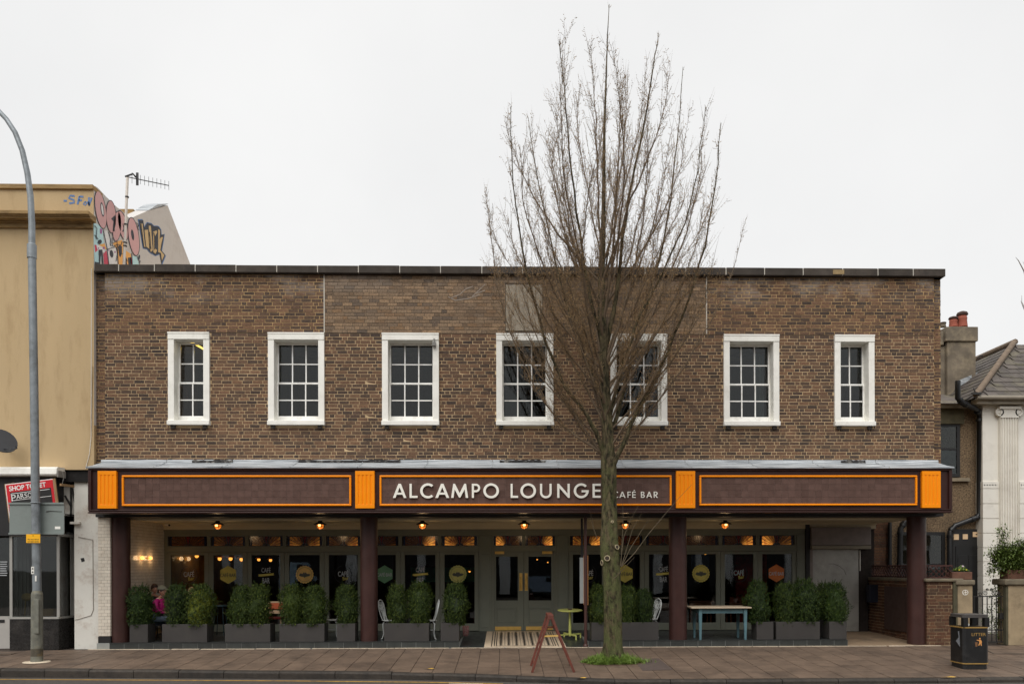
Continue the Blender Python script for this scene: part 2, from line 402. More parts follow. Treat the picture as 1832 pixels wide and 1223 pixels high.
# ================================================================== CAFE BUILDING
XL0, XL, XR, XR0 = X(172, .1, 700), X(188, 0, 700), X(1671, 0, 700), X(1683, .1, 700)
ZT, ZM, ZB = Z(488, 0), Z(597.5, 0), Z(822, 0) - 0.12
bld = thing('cafe_building', 'long two storey brown brick building with seven white sash windows over an open arcade', 'building', (0, 0, 0))
WIN = [(302, 376, 2), (480.5, 581, 3), (684, 785.5, 3), (888, 990, 3), (1092, 1193, 3), (1294, 1393, 3), (1492, 1563, 2)]
ZW1, ZW0 = Z(598, 0), Z(761.5, 0)
wins = [(X(a, 0, 680), X(b, 0, 680), n) for a, b, n in WIN]
XJ1, XJ2 = X(580, 0, 540), X(1264, 0, 540)

# mortar body of the facade
body = MB(); edges = [XL] + [v for w in wins for v in w[:2]] + [XR]
body.box(XL, XR, 0.0045, 0.3, ZB, ZW0)
for i in range(0, len(edges), 2): body.box(edges[i], edges[i + 1], 0.0045, 0.3, ZW0, ZM)
body.build('wall', mortar, bld)
MB().box(XL0, XL, 0.1045, 0.3, ZB, ZT).build('wall', mortar_up, bld); MB().box(XR, XR0, 0.1045, 0.3, ZB, ZT).build('wall', mortar_up, bld)
MB().box(XL, XJ1, 0.0045, 0.3, ZM, ZT).build('wall', mortar_up, bld); MB().box(XJ2, XR, 0.0045, 0.3, ZM, ZT).build('wall', mortar_up, bld)
MB().box(XJ1, XJ2, 0.0045, 0.3, ZM, ZT).build('wall', mortar_patch, bld)
shell = MB(); shell.box(XL0, XL0 + .3, .3, 11, -.02, ZT); shell.box(XR0 - .3, XR0, .3, 11, 2.95, ZT); shell.box(XL0 + .3, XR0 - .3, 10.7, 11, -.02, ZT)
shell.box(XL0 + .3, XR0 - .3, .3, 10.7, ZT - .75, ZT - .5); shell.box(XL0 + .3, XR0 - .3, .3, 10.7, 3.15, 3.45)
shell.build('rear_wall', mortar_up, bld)
rm = MB(); rm.box(XL0 + .31, XR0 - .31, 5.2, 5.3, 3.46, ZT - .76); rm.build('room_wall', room_dark, bld)

def lay(x0, x1, z0, z1, holes=(), y=0.0, par=0, jt=0.0135, ch=0.075):
    out = []; n = round((z1 - z0) / ch); ch = (z1 - z0) / n
    for k in range(n):
        za, zb = z0 + k * ch + jt / 2, z0 + (k + 1) * ch - jt / 2
        xx = x0 - (0.0 if (k + par) % 2 else 0.1625) + random.uniform(-.012, .012); q = 0
        while xx < x1:
            w = 0.215 if q % 2 == 0 else (0.1025 if random.random() < .62 else 0.215)
            a, b = max(xx, x0), min(xx + w, x1); xx += w + jt; q += 1
            segs = [(a, b)]
            for (h0, h1, hz0, hz1) in holes:
                if zb > hz0 + .01 and za < hz1 - .01:
                    ns = []
                    for (s0, s1) in segs:
                        if s1 <= h0 or s0 >= h1: ns.append((s0, s1)); continue
                        if s0 < h0: ns.append((s0, h0 - .004))
                        if s1 > h1: ns.append((h1 + .004, s1))
                    segs = ns
            for (s0, s1) in segs:
                if s1 - s0 > 0.025: out.append((s0, s1, za, zb))
    return out
def brick_box(mb, b, y, dp=0.02, jit=0.0025):
    j = random.uniform(-jit, jit); x0, x1, z0, z1 = b; r = lambda: random.uniform(-.0025, .0025)
    f = [(x0 + r(), y + j + r() * .4, z0 + r()), (x1 + r(), y + j + r() * .4, z0 + r()), (x1 + r(), y + j + r() * .4, z1 + r()), (x0 + r(), y + j + r() * .4, z1 + r())]
    k = [(p[0], y + dp, p[2]) for p in f]
    mb.add(f + k, [(0, 1, 2, 3), (1, 5, 6, 2), (0, 3, 7, 4), (3, 2, 6, 7), (0, 4, 5, 1)])
holes = [(a, b, ZW0, ZW1) for a, b, n in wins]
low = lay(XL, XR, ZB, ZM, holes)
upper = lay(XL, XJ1 - .01, ZM + .012, ZT) + lay(XJ2 + .01, XR, ZM + .012, ZT)
patch = lay(XJ1 + .01, XJ2 - .01, ZM + .012, ZT, [(X(904, 0, 550), X(971, 0, 550), Z(592, 0), Z(508, 0))], jt=0.009)
# the bricks one can pick apart: 300 full stretchers nearest the camera's axis, away from the tree, as single objects
vis0 = Z(826, 0)
cand = sorted([b for b in low if b[1] - b[0] > .2 and b[2] > vis0], key=lambda b: abs(b[0] + 1.6) + 0.4 * abs(b[2] - 4))[:290]
cs = set(cand)
bme = []
for k in range(6):
    m_ = MB(); brick_box(m_, (-.1075, .1075, -.0325, .0325), 0); me = m_.mesh('brick'); me.materials.append(brick_main); bme.append(me)
for b in cand: inst('brick', random.choice(bme), ((b[0] + b[1]) / 2, random.uniform(-.002, .002), (b[2] + b[3]) / 2), bld)
mb = MB()
for b in low + upper:
    if b not in cs: brick_box(mb, b, 0)
for b in lay(XL0, XL - .004, ZB, ZT, y=.1) + lay(XR + .004, XR0, ZB, ZT, y=.1): brick_box(mb, b, .1)
tag(mb.build('brickwork', brick_main, bld), kind='stuff')
mb = MB()
for b in patch: brick_box(mb, b, 0.001)
tag(mb.build('brickwork', brick_patch, bld, ), 'rebuilt paler brickwork panel with thin joints', kind='stuff')
render_m = M('pebble_render_patch', lin(158, 148, 132), 0.95, 0.2, 30, bmp=0.01, bsc=70, dirt=lin(104, 94, 82), dsc=4, damt=.6)
MB().box(X(905, 0, 550), X(970, 0, 550), -0.004, .02, Z(591, 0), Z(509, 0)).build('render_patch', render_m, bld)
for px in (580, 1264): MB().box(X(px, 0, 540) - .011, X(px, 0, 540) + .011, -.006, .02, ZM + .02, Z(490, 0)).build('movement_joint', joint_white, bld)
crk = MB(); crk.box(XL, XR, -.002, .02, ZM, ZM + .011); crk.build('crack_line', M('crack_dark', lin(60, 50, 42), .95), bld)
# white scrawl left on the brick
scr = MB(); pl = lambda u, v: P(u, v, -.006)
for pts in ([(802, 531), (815, 537), (838, 534), (858, 527)], [(806, 533), (822, 527), (833, 517), (846, 512)], [(845, 530), (858, 518), (868, 508)], [(852, 525), (868, 519)]): scr.stroke(pl, pts, 1.5)
scr.build('scrawl', M('chalk_scrawl', lin(156, 144, 132), .9, .2, 30, dirt=lin(118, 98, 82), dsc=12, damt=.9), bld)
# coping stones
cx = 160.5 + 7.5
jx = [168, 212, 276, 349, 422, 495, 568, 641, 715, 788, 862, 935, 1008, 1081, 1154, 1227, 1299, 1368, 1437, 1508, 1571, 1634, 1692.5]
zc0, zc1 = Z(489.5, -.12), Z(476, -.12)
cop_y = M('coping_patched', lin(150, 128, 92), .9, .3, 8, bmp=.006)
for i, (a, b) in enumerate(zip(jx, jx[1:])):
    xa, xb = X(a, -.12, 480), X(b, -.12, 480)
    MB().box(xa + .008, xb - .008, -.12 + random.uniform(-.006, .006), .34, zc0, zc1 + random.uniform(-.008, .005)).build('coping_stone', coping_m, bld, bevel=.012)
for a in jx[1:-1]: MB().box(X(a, -.12, 480) - .0085, X(a, -.12, 480) + .0085, -.117, .33, zc0 + .012, zc1 - .01).build('coping_joint', joint_white, bld)
tag(MB().box(X(1490, -.12, 480), X(1510, -.12, 480), -.132, -.12, zc0 + .03, zc1 - .04).build('coping_patch', cop_y, bld), 'pale patch on the coping')
MB().box(XL0 + .02, XR0 - .02, -.03, .3, ZT - .02, zc0).build('coping_bed', M('coping_bed', lin(46, 40, 36), .95, .3, 6), bld)

def window(x0, x1, n, idx):
    z0, z1 = ZW0, ZW1
    w = MB(); sw, tw, bw = .135, .152, .10
    yo, yi = -.055, .24                                        # proud surround, sash set back
    w.box(x0, x0 + sw, yo, yi, z0 + bw, z1 - tw); w.box(x1 - sw, x1, yo, yi, z0 + bw, z1 - tw)
    w.box(x0, x1, yo - .012, yi, z1 - tw, z1)
    win = w.build('window', white_paint, bld, bevel=.006)
    MB().box(x0 - .004, x1 + .004, yo - .02, yo - .0, z1 - .028, z1 + .008).build('head_moulding', white_paint, win, bevel=.004)
    MB().box(x0 - .01, x1 + .01, yo - .05, yi, z0, z0 + bw).build('sill', white_paint, win, bevel=.01)
    sb_m = bpy.data.materials.get('sill_dark_timber') or M('sill_dark_timber', lin(60, 54, 48), .9)
    for xb_ in (x0 + .06, x1 - .15): MB().box(xb_, xb_ + .09, yo, .02, z0 - .07, z0 - .003).build('sill_bracket', sb_m, win)  # small dark timber brackets under each sill
    ix0, ix1, iz0, iz1 = x0 + sw, x1 - sw, z0 + bw, z1 - tw
    zmid = Z(726 - 598 + 598 - 43 + 0, .16) if False else iz0 + (iz1 - iz0) * 0.485
    st = .032
    for (a, b, ys, nm) in ((zmid - .03, iz1 - .004, .225, 'upper_sash'), (iz0, zmid + .03, .18, 'lower_sash')):
        bot = .05 if nm == 'upper_sash' else .145
        s = MB(); s.box(ix0, ix0 + st, ys, ys + .04, a, b); s.box(ix1 - st, ix1, ys, ys + .04, a, b)
        s.box(ix0 + st, ix1 - st, ys, ys + .04, a, a + bot); s.box(ix0 + st, ix1 - st, ys, ys + .04, b - .042, b)
        s.build('sash', white_sash, win, bevel=.004)
        gx0, gx1, gz0, gz1 = ix0 + st, ix1 - st, a + bot, b - .042
        for k in range(1, n):
            xx = gx0 + (gx1 - gx0) * k / n
            MB().box(xx - .0135, xx + .0135, ys + .003, ys + .035, gz0, gz1).build('glazing_bar', white_sash, win)
        zz = (gz0 + gz1) / 2
        for k in range(n):
            xa, xb = gx0 + (gx1 - gx0) * k / n + .0136, gx0 + (gx1 - gx0) * (k + 1) / n - .0136
            MB().box(xa, xb, ys + .004, ys + .034, zz - .0125, zz + .0125).build('glazing_bar', white_sash, win)
            MB().box(xa, xb, ys + .018, ys + .024, gz0, zz - .0126).build('pane', pane, win)
            MB().box(xa, xb, ys + .018, ys + .024, zz + .0126, gz1).build('pane', pane, win)
    return win
for i, (a, b, n) in enumerate(wins): window(a, b, n, i)
blind = M('pale_blind_cloth', lin(150, 156, 154), .9, .1, 3)
bl = MB(); a, b, n = wins[5]; xx = b - .42
for k in range(5): bl.box(xx + k * .045, xx + k * .045 + .038, .42 + .02 * (k % 2), .45 + .02 * (k % 2), ZW0 + .1, ZW1 - .3)
tag(bl.build('window_curtain', blind), 'pale drawn curtain behind the sixth sash window', 'curtain')
tb = MB(); tb.tube([P(338, 610, 1.6), P(352, 617, 1.1), P(378, 632, .6)], .022, 8)
ft = thing('tube_light', 'lit yellow fluorescent tube seen through the leftmost sash window', 'light', P(352, 622, 1.1))
tb.build('tube', EM('tube_glow', lin(255, 206, 96), 4.0), ft)
l = bpy.data.lights.new('tube_light_lamp', 'POINT'); l.energy = 5; l.color = (1, .78, .36); l.shadow_soft_size = .2
lo_ = bpy.data.objects.new('tube_light_lamp', l); C.objects.link(lo_); lo_.location = (.25, .4, .12); lo_.parent = ft
tb = MB(); tb.bar(P(330, 604, 1.6) + Vector((0, 0, .08)), P(380, 629, .6) + Vector((0, 0, .08)), .16, .05); tb.build('tube_housing', M('tube_housing', lin(150, 130, 70), .6), ft)
flc = MB(); flc.box(XL0 + .4, wins[0][1] + .9, .35, 4.0, 7.50, 7.54); flc.box(wins[0][1] + .9, wins[0][1] + .95, .35, 4.0, 3.5, 7.5); flc.build('room_ceiling', M('room_ceiling_yellow', lin(200, 176, 110), .8), bld)
tag(MB().box(wins[2][1] - .14, wins[2][1] - .06, -.16, -.07, ZW1 - .30, ZW1 - .22).box(wins[2][1] - .115, wins[2][1] - .085, -.12, -.05, ZW1 - .22, ZW1 - .13).build('floodlight', M('fitting_grey', lin(120, 118, 114), .5)), 'small grey light fitting on the third window surround', 'light')

# ------------------------------------------------------------------ arcade: floor, columns, ceiling
YS = 2.75                                                     # plane of the shopfront
FZ = 0.14
XA0, XA1, XE0, XE1 = X(175, .0, 1146), X(1515, 0, 1146), X(822, 0, 1150), X(1052, 0, 1150)
fl = MB()
for a, b in ((XA0, XE0), (XE1, XA1)): fl.box(a, b, -.0475, YS + .3, -.02, FZ - .006)
fl.extrude([(XE0, -.05, -.02), (XE0, -.05, .002), (XE0, YS - .05, FZ - .008), (XE0, YS - .05, -.02)], (XE1 - XE0, 0, 0))
floor = tag(fl.build('arcade_floor', slate_grout), kind='structure')
ft_me = {}
def tile_floor(x0, x1, y0, y1, zf, sx, sy):
    nx, ny = max(1, round((x1 - x0) / sx)), max(1, round((y1 - y0) / sy)); dx, dy = (x1 - x0) / nx, (y1 - y0) / ny
    for i in range(nx):
        for j in range(ny):
            xa, ya = x0 + i * dx, y0 + j * dy
            za, zb = zf(ya), zf(ya + dy)
            MB().add([(xa + .003, ya + .003, za - .02), (xa + dx - .003, ya + .003, za - .02), (xa + dx - .003, ya + dy - .003, zb - .02), (xa + .003, ya + dy - .003, zb - .02),
                      (xa + .003, ya + .003, za), (xa + dx - .003, ya + .003, za), (xa + dx - .003, ya + dy - .003, zb), (xa + .003, ya + dy - .003, zb)],
                     [(4, 5, 6, 7), (0, 1, 5, 4), (1, 2, 6, 5), (2, 3, 7, 6), (3, 0, 4, 7)]).build('floor_tile', slate_top, floor)
tile_floor(XA0 + .3, XE0, -.03, YS - .06, lambda y: FZ, .62, .68)
tile_floor(XE1, XA1 - .01, -.03, YS - .06, lambda y: FZ, .62, .68)
rz = lambda y: max(.006, FZ * (y + .05) / (YS) + .004)
MX0, MX1 = X(866, -.03, 1160), X(1013, -.03, 1160)
tile_floor(XE0, MX0, -.048, YS - .06, rz, .58, .9); tile_floor(MX1, XE1, -.048, YS - .06, rz, .55, .9)
# slate riser tiles, about 25 px each
def riser(x0, x1):
    n = round((x1 - x0) / .318); d = (x1 - x0) / n
    for i in range(n):
        MB().box(x0 + i * d + .003, x0 + (i + 1) * d - .003, -.05 - random.uniform(0, .003), -.03, 0.004, FZ - .012).build('riser_tile', slate, floor)
        MB().box(x0 + i * d + .003, x0 + (i + 1) * d - .003, -.058, -.0305, FZ - .009, FZ + .003).build('riser_nosing', slate, floor)
riser(XA0 + .28, XE0); riser(XE1, XA1)
# utility cover and an old repair in the paving
cvm = M('cover_iron', lin(72, 64, 56), .6, .2, 9)
for px0, px1, py0, py1 in ((1778, 1850, 1161, 1169),):
    q = [PP(px0, py1), PP(px1, py1), PP(px1 - 14, py0), PP(px0 - 16, py0)]
    MB().extrude([p + Vector((0, 0, .002)) for p in q], (0, 0, .004)).build('utility_cover', slab_m, pavement)
    fr_c = MB()
    for a, b in zip(q, q[1:] + q[:1]): fr_c.bar(a + Vector((0, 0, .005)), b + Vector((0, 0, .005)), .022, .008)
    fr_c.build('cover_frame', cvm, pavement)
q = [PP(1150, 1199), PP(1204, 1197), PP(1178, 1177), PP(1132, 1178)]
MB().extrude([p + Vector((0, 0, .001)) for p in q], (0, 0, .003)).build('repair_patch', M('tar_repair', lin(84, 72, 66), .8, .2, 12, bmp=.003, bsc=90), pavement)
# mosaic mat
pale = M('mosaic_cream', lin(226, 204, 176), .45, .06, 8, per=.1); blk = M('mosaic_black', lin(38, 36, 36), .45, .1, 8)
mos = MB(); Y0, Y1 = -.047, YS - .07
def mq(x0, x1, y0, y1, mi, dz=0.004):
    mos.add([(x0, y0, rz(y0) + dz), (x1, y0, rz(y0) + dz), (x1, y1, rz(y1) + dz), (x0, y1, rz(y1) + dz)], [(0, 1, 2, 3)], mi)
mq(MX0, MX1, Y0, Y1, 0, 0.0)
for o, w in ((.155, .022), (.215, .022), (.265, .022)):
    mq(MX0 + o, MX0 + o + w, Y0 + o * .75, Y1 - o * .5, 1); mq(MX1 - o - w, MX1 - o, Y0 + o * .75, Y1 - o * .5, 1)
    if o > .2: mq(MX0 + o, MX1 - o, Y0 + o * .75, Y0 + o * .75 + w * .7, 1, .0045)
nx, ny = 13, 15; ax0, ax1, ay0, ay1 = MX0 + .33, MX1 - .33, Y0 + .26, Y1 - .16
for i in range(nx):
    for j in range(ny):
        cx_, cy_ = ax0 + (ax1 - ax0) * (i + .5) / nx, ay0 + (ay1 - ay0) * (j + .5) / ny
        hx, hy = (ax1 - ax0) / nx * .56, (ay1 - ay0) / ny * .5
        if i % 2 == 0:
            z = rz(cy_) + .004; k = FZ / YS
            mos.add([(cx_ - hx, cy_, z), (cx_, cy_ - hy, z - hy * k), (cx_ + hx, cy_, z), (cx_, cy_ + hy, z + hy * k)], [(0, 1, 2, 3)], 1)
        else:
            hx *= .34; hy *= .34; z = rz(cy_) + .004; k = FZ / YS
            mos.add([(cx_ - hx, cy_ - hy, z - hy * k), (cx_ + hx, cy_ - hy, z - hy * k), (cx_ + hx, cy_ + hy, z + hy * k), (cx_ - hx, cy_ + hy, z + hy * k)], [(0, 1, 2, 3)], 1)
tag(mos.build('mosaic_tile', [pale, blk], floor), 'cream and black mosaic panel before the doors', kind='stuff')
# alley floor to the right
alley_m = M('alley_concrete', lin(142, 120, 96), .85, .15, 3, bmp=.003, dirt=lin(76, 64, 54), dsc=1.2, damt=.7)
tag(MB().extrude([(XA1 + .003, -.05, -.02), (XA1 + .003, -.05, .003), (XA1 + .003, 5, .15), (XA1 + .003, 5, -.02)], (2.0, 0, 0)).build('alley_path', alley_m), kind='structure')

for px0, px1, zb in ((200.5, 232.5, FZ), (645, 676, FZ), (1197, 1228.5, FZ), (1624, 1655.5, .005)):
    a, b = X(px0, .23, 1100), X(px1, .23, 1100); c = (a + b) / 2; r = (b - a) / 2
    MB().lathe([(r, zb + .001), (r, 2.96)], (c, .23, 0), 40).build('column', maroon_col, bld)
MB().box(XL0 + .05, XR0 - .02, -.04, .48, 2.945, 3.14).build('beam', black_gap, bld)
XCE = X(1568, 2.7, 936)
MB().box(XL0 + .32, XCE, .481, YS + 5.6, 2.94, 3.14).build('ceiling', ceil_m, bld)
MB().box(XCE + .001, XR0 - .1, .481, YS + .4, 2.94, 3.14).build('ceiling', ceil_m, bld)
cor = MB()
for (y0, y1, z0, z1) in ((.482, .56, 2.90, 2.939), (YS - .40, YS - .33, 2.915, 2.939), (YS - .10, YS - .02, 2.90, 2.939)): cor.box(XL0 + .33, XCE, y0, y1, z0, z1)
cor.build('ceiling_moulding', ceil_m, bld, bevel=.01)
XSL, XSR = X(293.5, YS, 1000), X(1440, YS, 1000)
MB().box(XSL - .3, XCE, YS - .02, YS + .25, Z(946, YS), 2.935).build('frieze', ceil_m, bld)
# tiled pier and side wall at the left end
pier = thing('tiled_pier', 'white glazed brick tile pier and return wall left of the shopfront', 'wall', (XL0, 0, 0))
px0, px1 = X(175.5, .03, 1000), X(197, .03, 1000)
MB().extrude([(px0, .04, FZ + .14), (px1 - .004, .04, FZ + .14), (XSL - .004 + .0, YS + .3, FZ + .14), (px0, YS + .3, FZ + .14)], (0, 0, 2.94 - FZ - .14)).build('pier_core', wgrout, pier)
MB().extrude([(px0, .02, -.01), (px1 + .01, .02, -.01), (px1 + .012, .06, -.01), (px0, .06, -.01)], (0, 0, FZ + .145)).build('pier_base', black_gap, pier)
n = 36; ch = (2.94 - FZ - .15) / n; wpx = px1 - px0
for k in range(n):
    z0 = FZ + .15 + k * ch
    segs = [(px0, px0 + wpx * .52), (px0 + wpx * .52, px1)] if k % 2 else [(px0, px0 + wpx * .26), (px0 + wpx * .26, px0 + wpx * .78), (px0 + wpx * .78, px1)]
    for a, b in segs: MB().box(a + .002, b - .002, .03 - random.uniform(0, .002), .042, z0 + .002, z0 + ch - .002).build('tile', wtile, pier)
sw_ = MB(); A, B = Vector((px1 - .004, .046, 0)), Vector((XSL - .004, YS + .3, 0)); t = (B - A).normalized(); nr = Vector((t.y, -t.x, 0)); L = (B - A).length
for k in range(n):
    z0 = FZ + .15 + k * ch; d = 0 if k % 2 else -.075
    while d < L:
        a, b = max(0, d) + .002, min(L, d + .15) - .002; d += .15
        if b - a < .02: continue
        p0, p1 = A + t * a, A + t * b; o = nr * random.uniform(.008, .0095)
        sw_.extrude([p0 + Vector((0, 0, z0 + .002)), p1 + Vector((0, 0, z0 + .002)), p1 + Vector((0, 0, z0 + ch - .002)), p0 + Vector((0, 0, z0 + ch - .002))], o)
tag(sw_.build('side_wall_tile', wtile, pier), kind='stuff')
# ================================================================== LETTERING
def arc(cx, cy, rx, ry, a0, a1, n=18): return [(cx + rx * math.cos(R(a0 + (a1 - a0) * i / n)), cy + ry * math.sin(R(a0 + (a1 - a0) * i / n))) for i in range(n + 1)]
S_ = 0.152
def glyph(ch):
    s = S_
    if ch == 'A':
        w = .96; k = w / 2 - .085
        o = [(0, 0), (w / 2 - .085, 1), (w / 2 + .085, 1), (w, 0), (w - .185, 0), (w - .185 - .23 * k, .23), (.185 + .23 * k, .23), (.185, 0)]
        ap = (w / 2 - .185) / k
        return [o, [(.185 + .375 * k, .375), (w - .185 - .375 * k, .375), (w / 2, ap)]]
    if ch == 'L': return [[(0, 0), (.56, 0), (.56, .15), (s, .15), (s, 1), (0, 1)]]
    if ch == 'E': return [[(0, 0), (.56, 0), (.56, .15), (s, .15), (s, .43), (.54, .43), (.54, .58), (s, .58), (s, .85), (.56, .85), (.56, 1), (0, 1)]]
    if ch == 'É': return glyph('E') + [[(.2, 1.08), (.33, 1.08), (.48, 1.28), (.30, 1.28)]]
    if ch == 'F': return [[(0, 0), (s, 0), (s, .42), (.5, .42), (.5, .57), (s, .57), (s, .85), (.52, .85), (.52, 1), (0, 1)]]
    if ch == 'O': return [arc(.55, .5, .55, .53, 0, 360, 48)[:-1], arc(.55, .5, .375, .37, 0, 360, 48)[:-1]]
    if ch == 'C': return [arc(.55, .5, .55, .53, 48, 312, 40) + arc(.55, .5, .375, .37, 312, 48, 40)]
    if ch == 'G': return [arc(.55, .5, .55, .53, 42, 360, 44) + [(1.1, .54), (.58, .54), (.58, .39), (.90, .39)] + arc(.55, .5, .375, .37, -20, -318, 40)]
    if ch == 'U':
        w = .82; return [[(0, 1)] + arc(w / 2, .38, w / 2, .40, 180, 360, 24) + [(w, 1), (w - s, 1)] + arc(w / 2, .38, w / 2 - s, .25, 360, 180, 24) + [(s, 1)]]
    if ch == 'N':
        w = .88; return [[(0, 0), (0, 1), (.12, 1), (w - s, .30), (w - s, 1), (w, 1), (w, 0), (w - .12, 0), (s, .70), (s, 0)]]
    if ch == 'M':
        w = 1.2; return [[(0, 0), (.15, 1), (.27, 1), (w / 2, .34), (w - .27, 1), (w - .15, 1), (w, 0), (w - .17, 0), (w - .245, .60), (w / 2 + .04, .02), (w / 2 - .04, .02), (.245, .60), (.17, 0)]]
    if ch == 'P': return [[(0, 0), (s, 0), (s, .40)] + arc(.31, .70, .30, .30, -90, 90, 16) + [(0, 1)], [(s, .54)] + arc(.31, .70, .145, .16, -90, 90, 12) + [(s, .86)]]
    if ch == 'R': return glyph('P') + [[(.20, .399), (.40, .399), (.66, 0), (.46, 0)]]
    if ch == 'B': return [[(0, 0)] + arc(.33, .275, .29, .275, -90, 72, 14) + arc(.30, .76, .26, .24, -62, 90, 14) + [(0, 1)], [(s, .14)] + arc(.33, .28, .13, .14, -90, 90, 10) + [(s, .42)], [(s, .57)] + arc(.30, .715, .115, .145, -90, 90, 10) + [(s, .86)]]
def curve_mesh(cu):
    o = bpy.data.objects.new('tmp', cu); C.objects.link(o); bpy.context.view_layer.update()
    me = bpy.data.meshes.new_from_object(o.evaluated_get(bpy.context.evaluated_depsgraph_get()))
    bpy.data.objects.remove(o); bpy.data.curves.remove(cu); return me
def glyph_mesh(ch, depth):
    cu = bpy.data.curves.new('g', 'CURVE'); cu.dimensions = '2D'; cu.fill_mode = 'BOTH'; cu.extrude = depth / 2
    for lp in glyph(ch):
        sp = cu.splines.new('POLY'); sp.points.add(len(lp) - 1); sp.use_cyclic_u = True
        for p, q in zip(sp.points, lp): p.co = (q[0], q[1], 0, 1)
    return curve_mesh(cu)
_txt = {}
def text_mesh(s, depth=0.0, bold=0.0):
    k = (s, depth, bold)
    if k not in _txt:
        cu = bpy.data.curves.new('t', 'FONT'); cu.body = s; cu.align_x = 'CENTER'; cu.align_y = 'CENTER'; cu.extrude = depth / 2; cu.offset = bold; cu.size = 1
        _txt[k] = curve_mesh(cu)
    return _txt[k].copy()
def put(me, name, mat, parent, c, w=None, h=None, rot=0.0, ang=None):
    """a lettering mesh stood upright facing the street, centred at c, fitted to width w and height h; rot turns it in its plane"""
    v = np.array([q.co[:] for q in me.vertices]); lo, hi = v.min(0), v.max(0); d = hi - lo
    kx = w / d[0] if w else h / d[1]; ky = h / d[1] if h else kx
    v -= (lo + hi) / 2; x, y, z = v[:, 0] * kx, v[:, 1] * ky, v[:, 2]
    ca, sa = math.cos(rot), math.sin(rot)
    o0 = ORG[parent]
    X2, Z2 = x * ca - y * sa, x * sa + y * ca
    if ang: w3 = np.stack([c[0] + X2 * math.cos(ang) + z * math.sin(ang), c[1] + X2 * math.sin(ang) - z * math.cos(ang), c[2] + Z2], 1)
    else: w3 = np.stack([c[0] + X2, c[1] - z, c[2] + Z2], 1)
    w3 -= np.array(o0)
    me.vertices.foreach_set('co', w3.ravel()); me.materials.clear(); me.update()
    return link(name, me, mat, parent)

# ================================================================== CANOPY AND SIGN
YF = -0.58                                                    # face of the fascia field
can = thing('canopy_sign', 'long maroon canopy fascia with orange trim, brown tile panels and cream letters', 'shop sign', (0, YF, 3))
FX0, FX1 = X(157, YF - .05, 870), X(1704, YF - .05, 870)
FZ0, FZ1 = Z(917, YF - .05), Z(835.5, YF - .05)
fb = MB(); fb.box(FX0 + .05, FX1 - .05, YF, -.045, FZ0 + .02, FZ1 - .03); fb.box(FX0 + .05, XL0 + .02, -.0449, .3, FZ0 + .05, FZ1 - .2); fb.build('fascia_board', maroon, can)
mo = MB(); a, b = Z(841.5, YF), Z(911, YF)
mo.box(FX0, FX1, YF - .05, YF + .1, a, FZ1); mo.build('top_moulding', maroon, can, bevel=.012)
mo = MB(); mo.box(FX0, FX1, YF - .06, YF + .2, FZ0, FZ0 + .03); mo.box(FX0 + .012, FX1 - .012, YF - .035, YF + .2, FZ0 + .0301, b - .022); mo.box(FX0, FX1, YF - .05, YF + .1, b - .0219, b); mo.build('bottom_moulding', maroon, can, bevel=.008)
for (u, v) in ((FX0, FX0 + .07), (FX1 - .07, FX1)): MB().box(u, v, YF - .049, YF + .1, b + .0005, a - .0005).build('end_moulding', maroon, can, bevel=.008)
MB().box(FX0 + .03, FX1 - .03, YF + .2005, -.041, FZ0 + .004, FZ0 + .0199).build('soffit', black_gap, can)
# lead roof with laps
lz0, lz1 = FZ1 + .012, Z(827.5, 0)
yl0 = YF - .085
nb = 13; dx = (FX1 - FX0 + .06) / nb
for i in range(nb):
    xa, xb = FX0 - .03 + i * dx, FX0 - .03 + (i + 1) * dx; w = random.uniform(-.006, .006)
    m_ = MB(); pr = [(yl0, lz0 - .035), (yl0, lz0 + w), (yl0 + .30, lz0 + (lz1 - lz0) * .36), (yl0 + .31, lz0 + (lz1 - lz0) * .40), (-.02, lz1 + w), (-.006, lz1 + .07), (-.006, lz1 - .06), (yl0 + .2, lz0 - .035)]
    m_.extrude([(xa + .004, y, z) for y, z in pr], (dx - .008, 0, 0)).build('lead_sheet', lead, can, bevel=.006)
    if i: MB().tube([(xa, yl0 - .004, lz0 - .01), (xa, yl0 + .30, lz0 + (lz1 - lz0) * .38), (xa, -.03, lz1)], .014, 6).build('lead_roll', lead, can)
for (p0, p1) in ((344, 416), (534, 716), (894, 976), (1505, 1548)):
    m_ = MB(); xa, xb = X(p0, -.03, 820), X(p1, -.03, 820); n = 14; q = []
    top_ = [(xa + (xb - xa) * i / n, lz1 + .055 + random.uniform(-.012, .014)) for i in range(n + 1)]; bot = [(xa + (xb - xa) * i / n, lz1 - .03 + random.uniform(-.02, .02)) for i in range(n + 1)]
    m_.extrude([(x_, -.035, z) for x_, z in top_] + [(x_, -.05, z) for x_, z in bot[::-1]], (0, .026, 0)).build('felt_strip', felt, can)
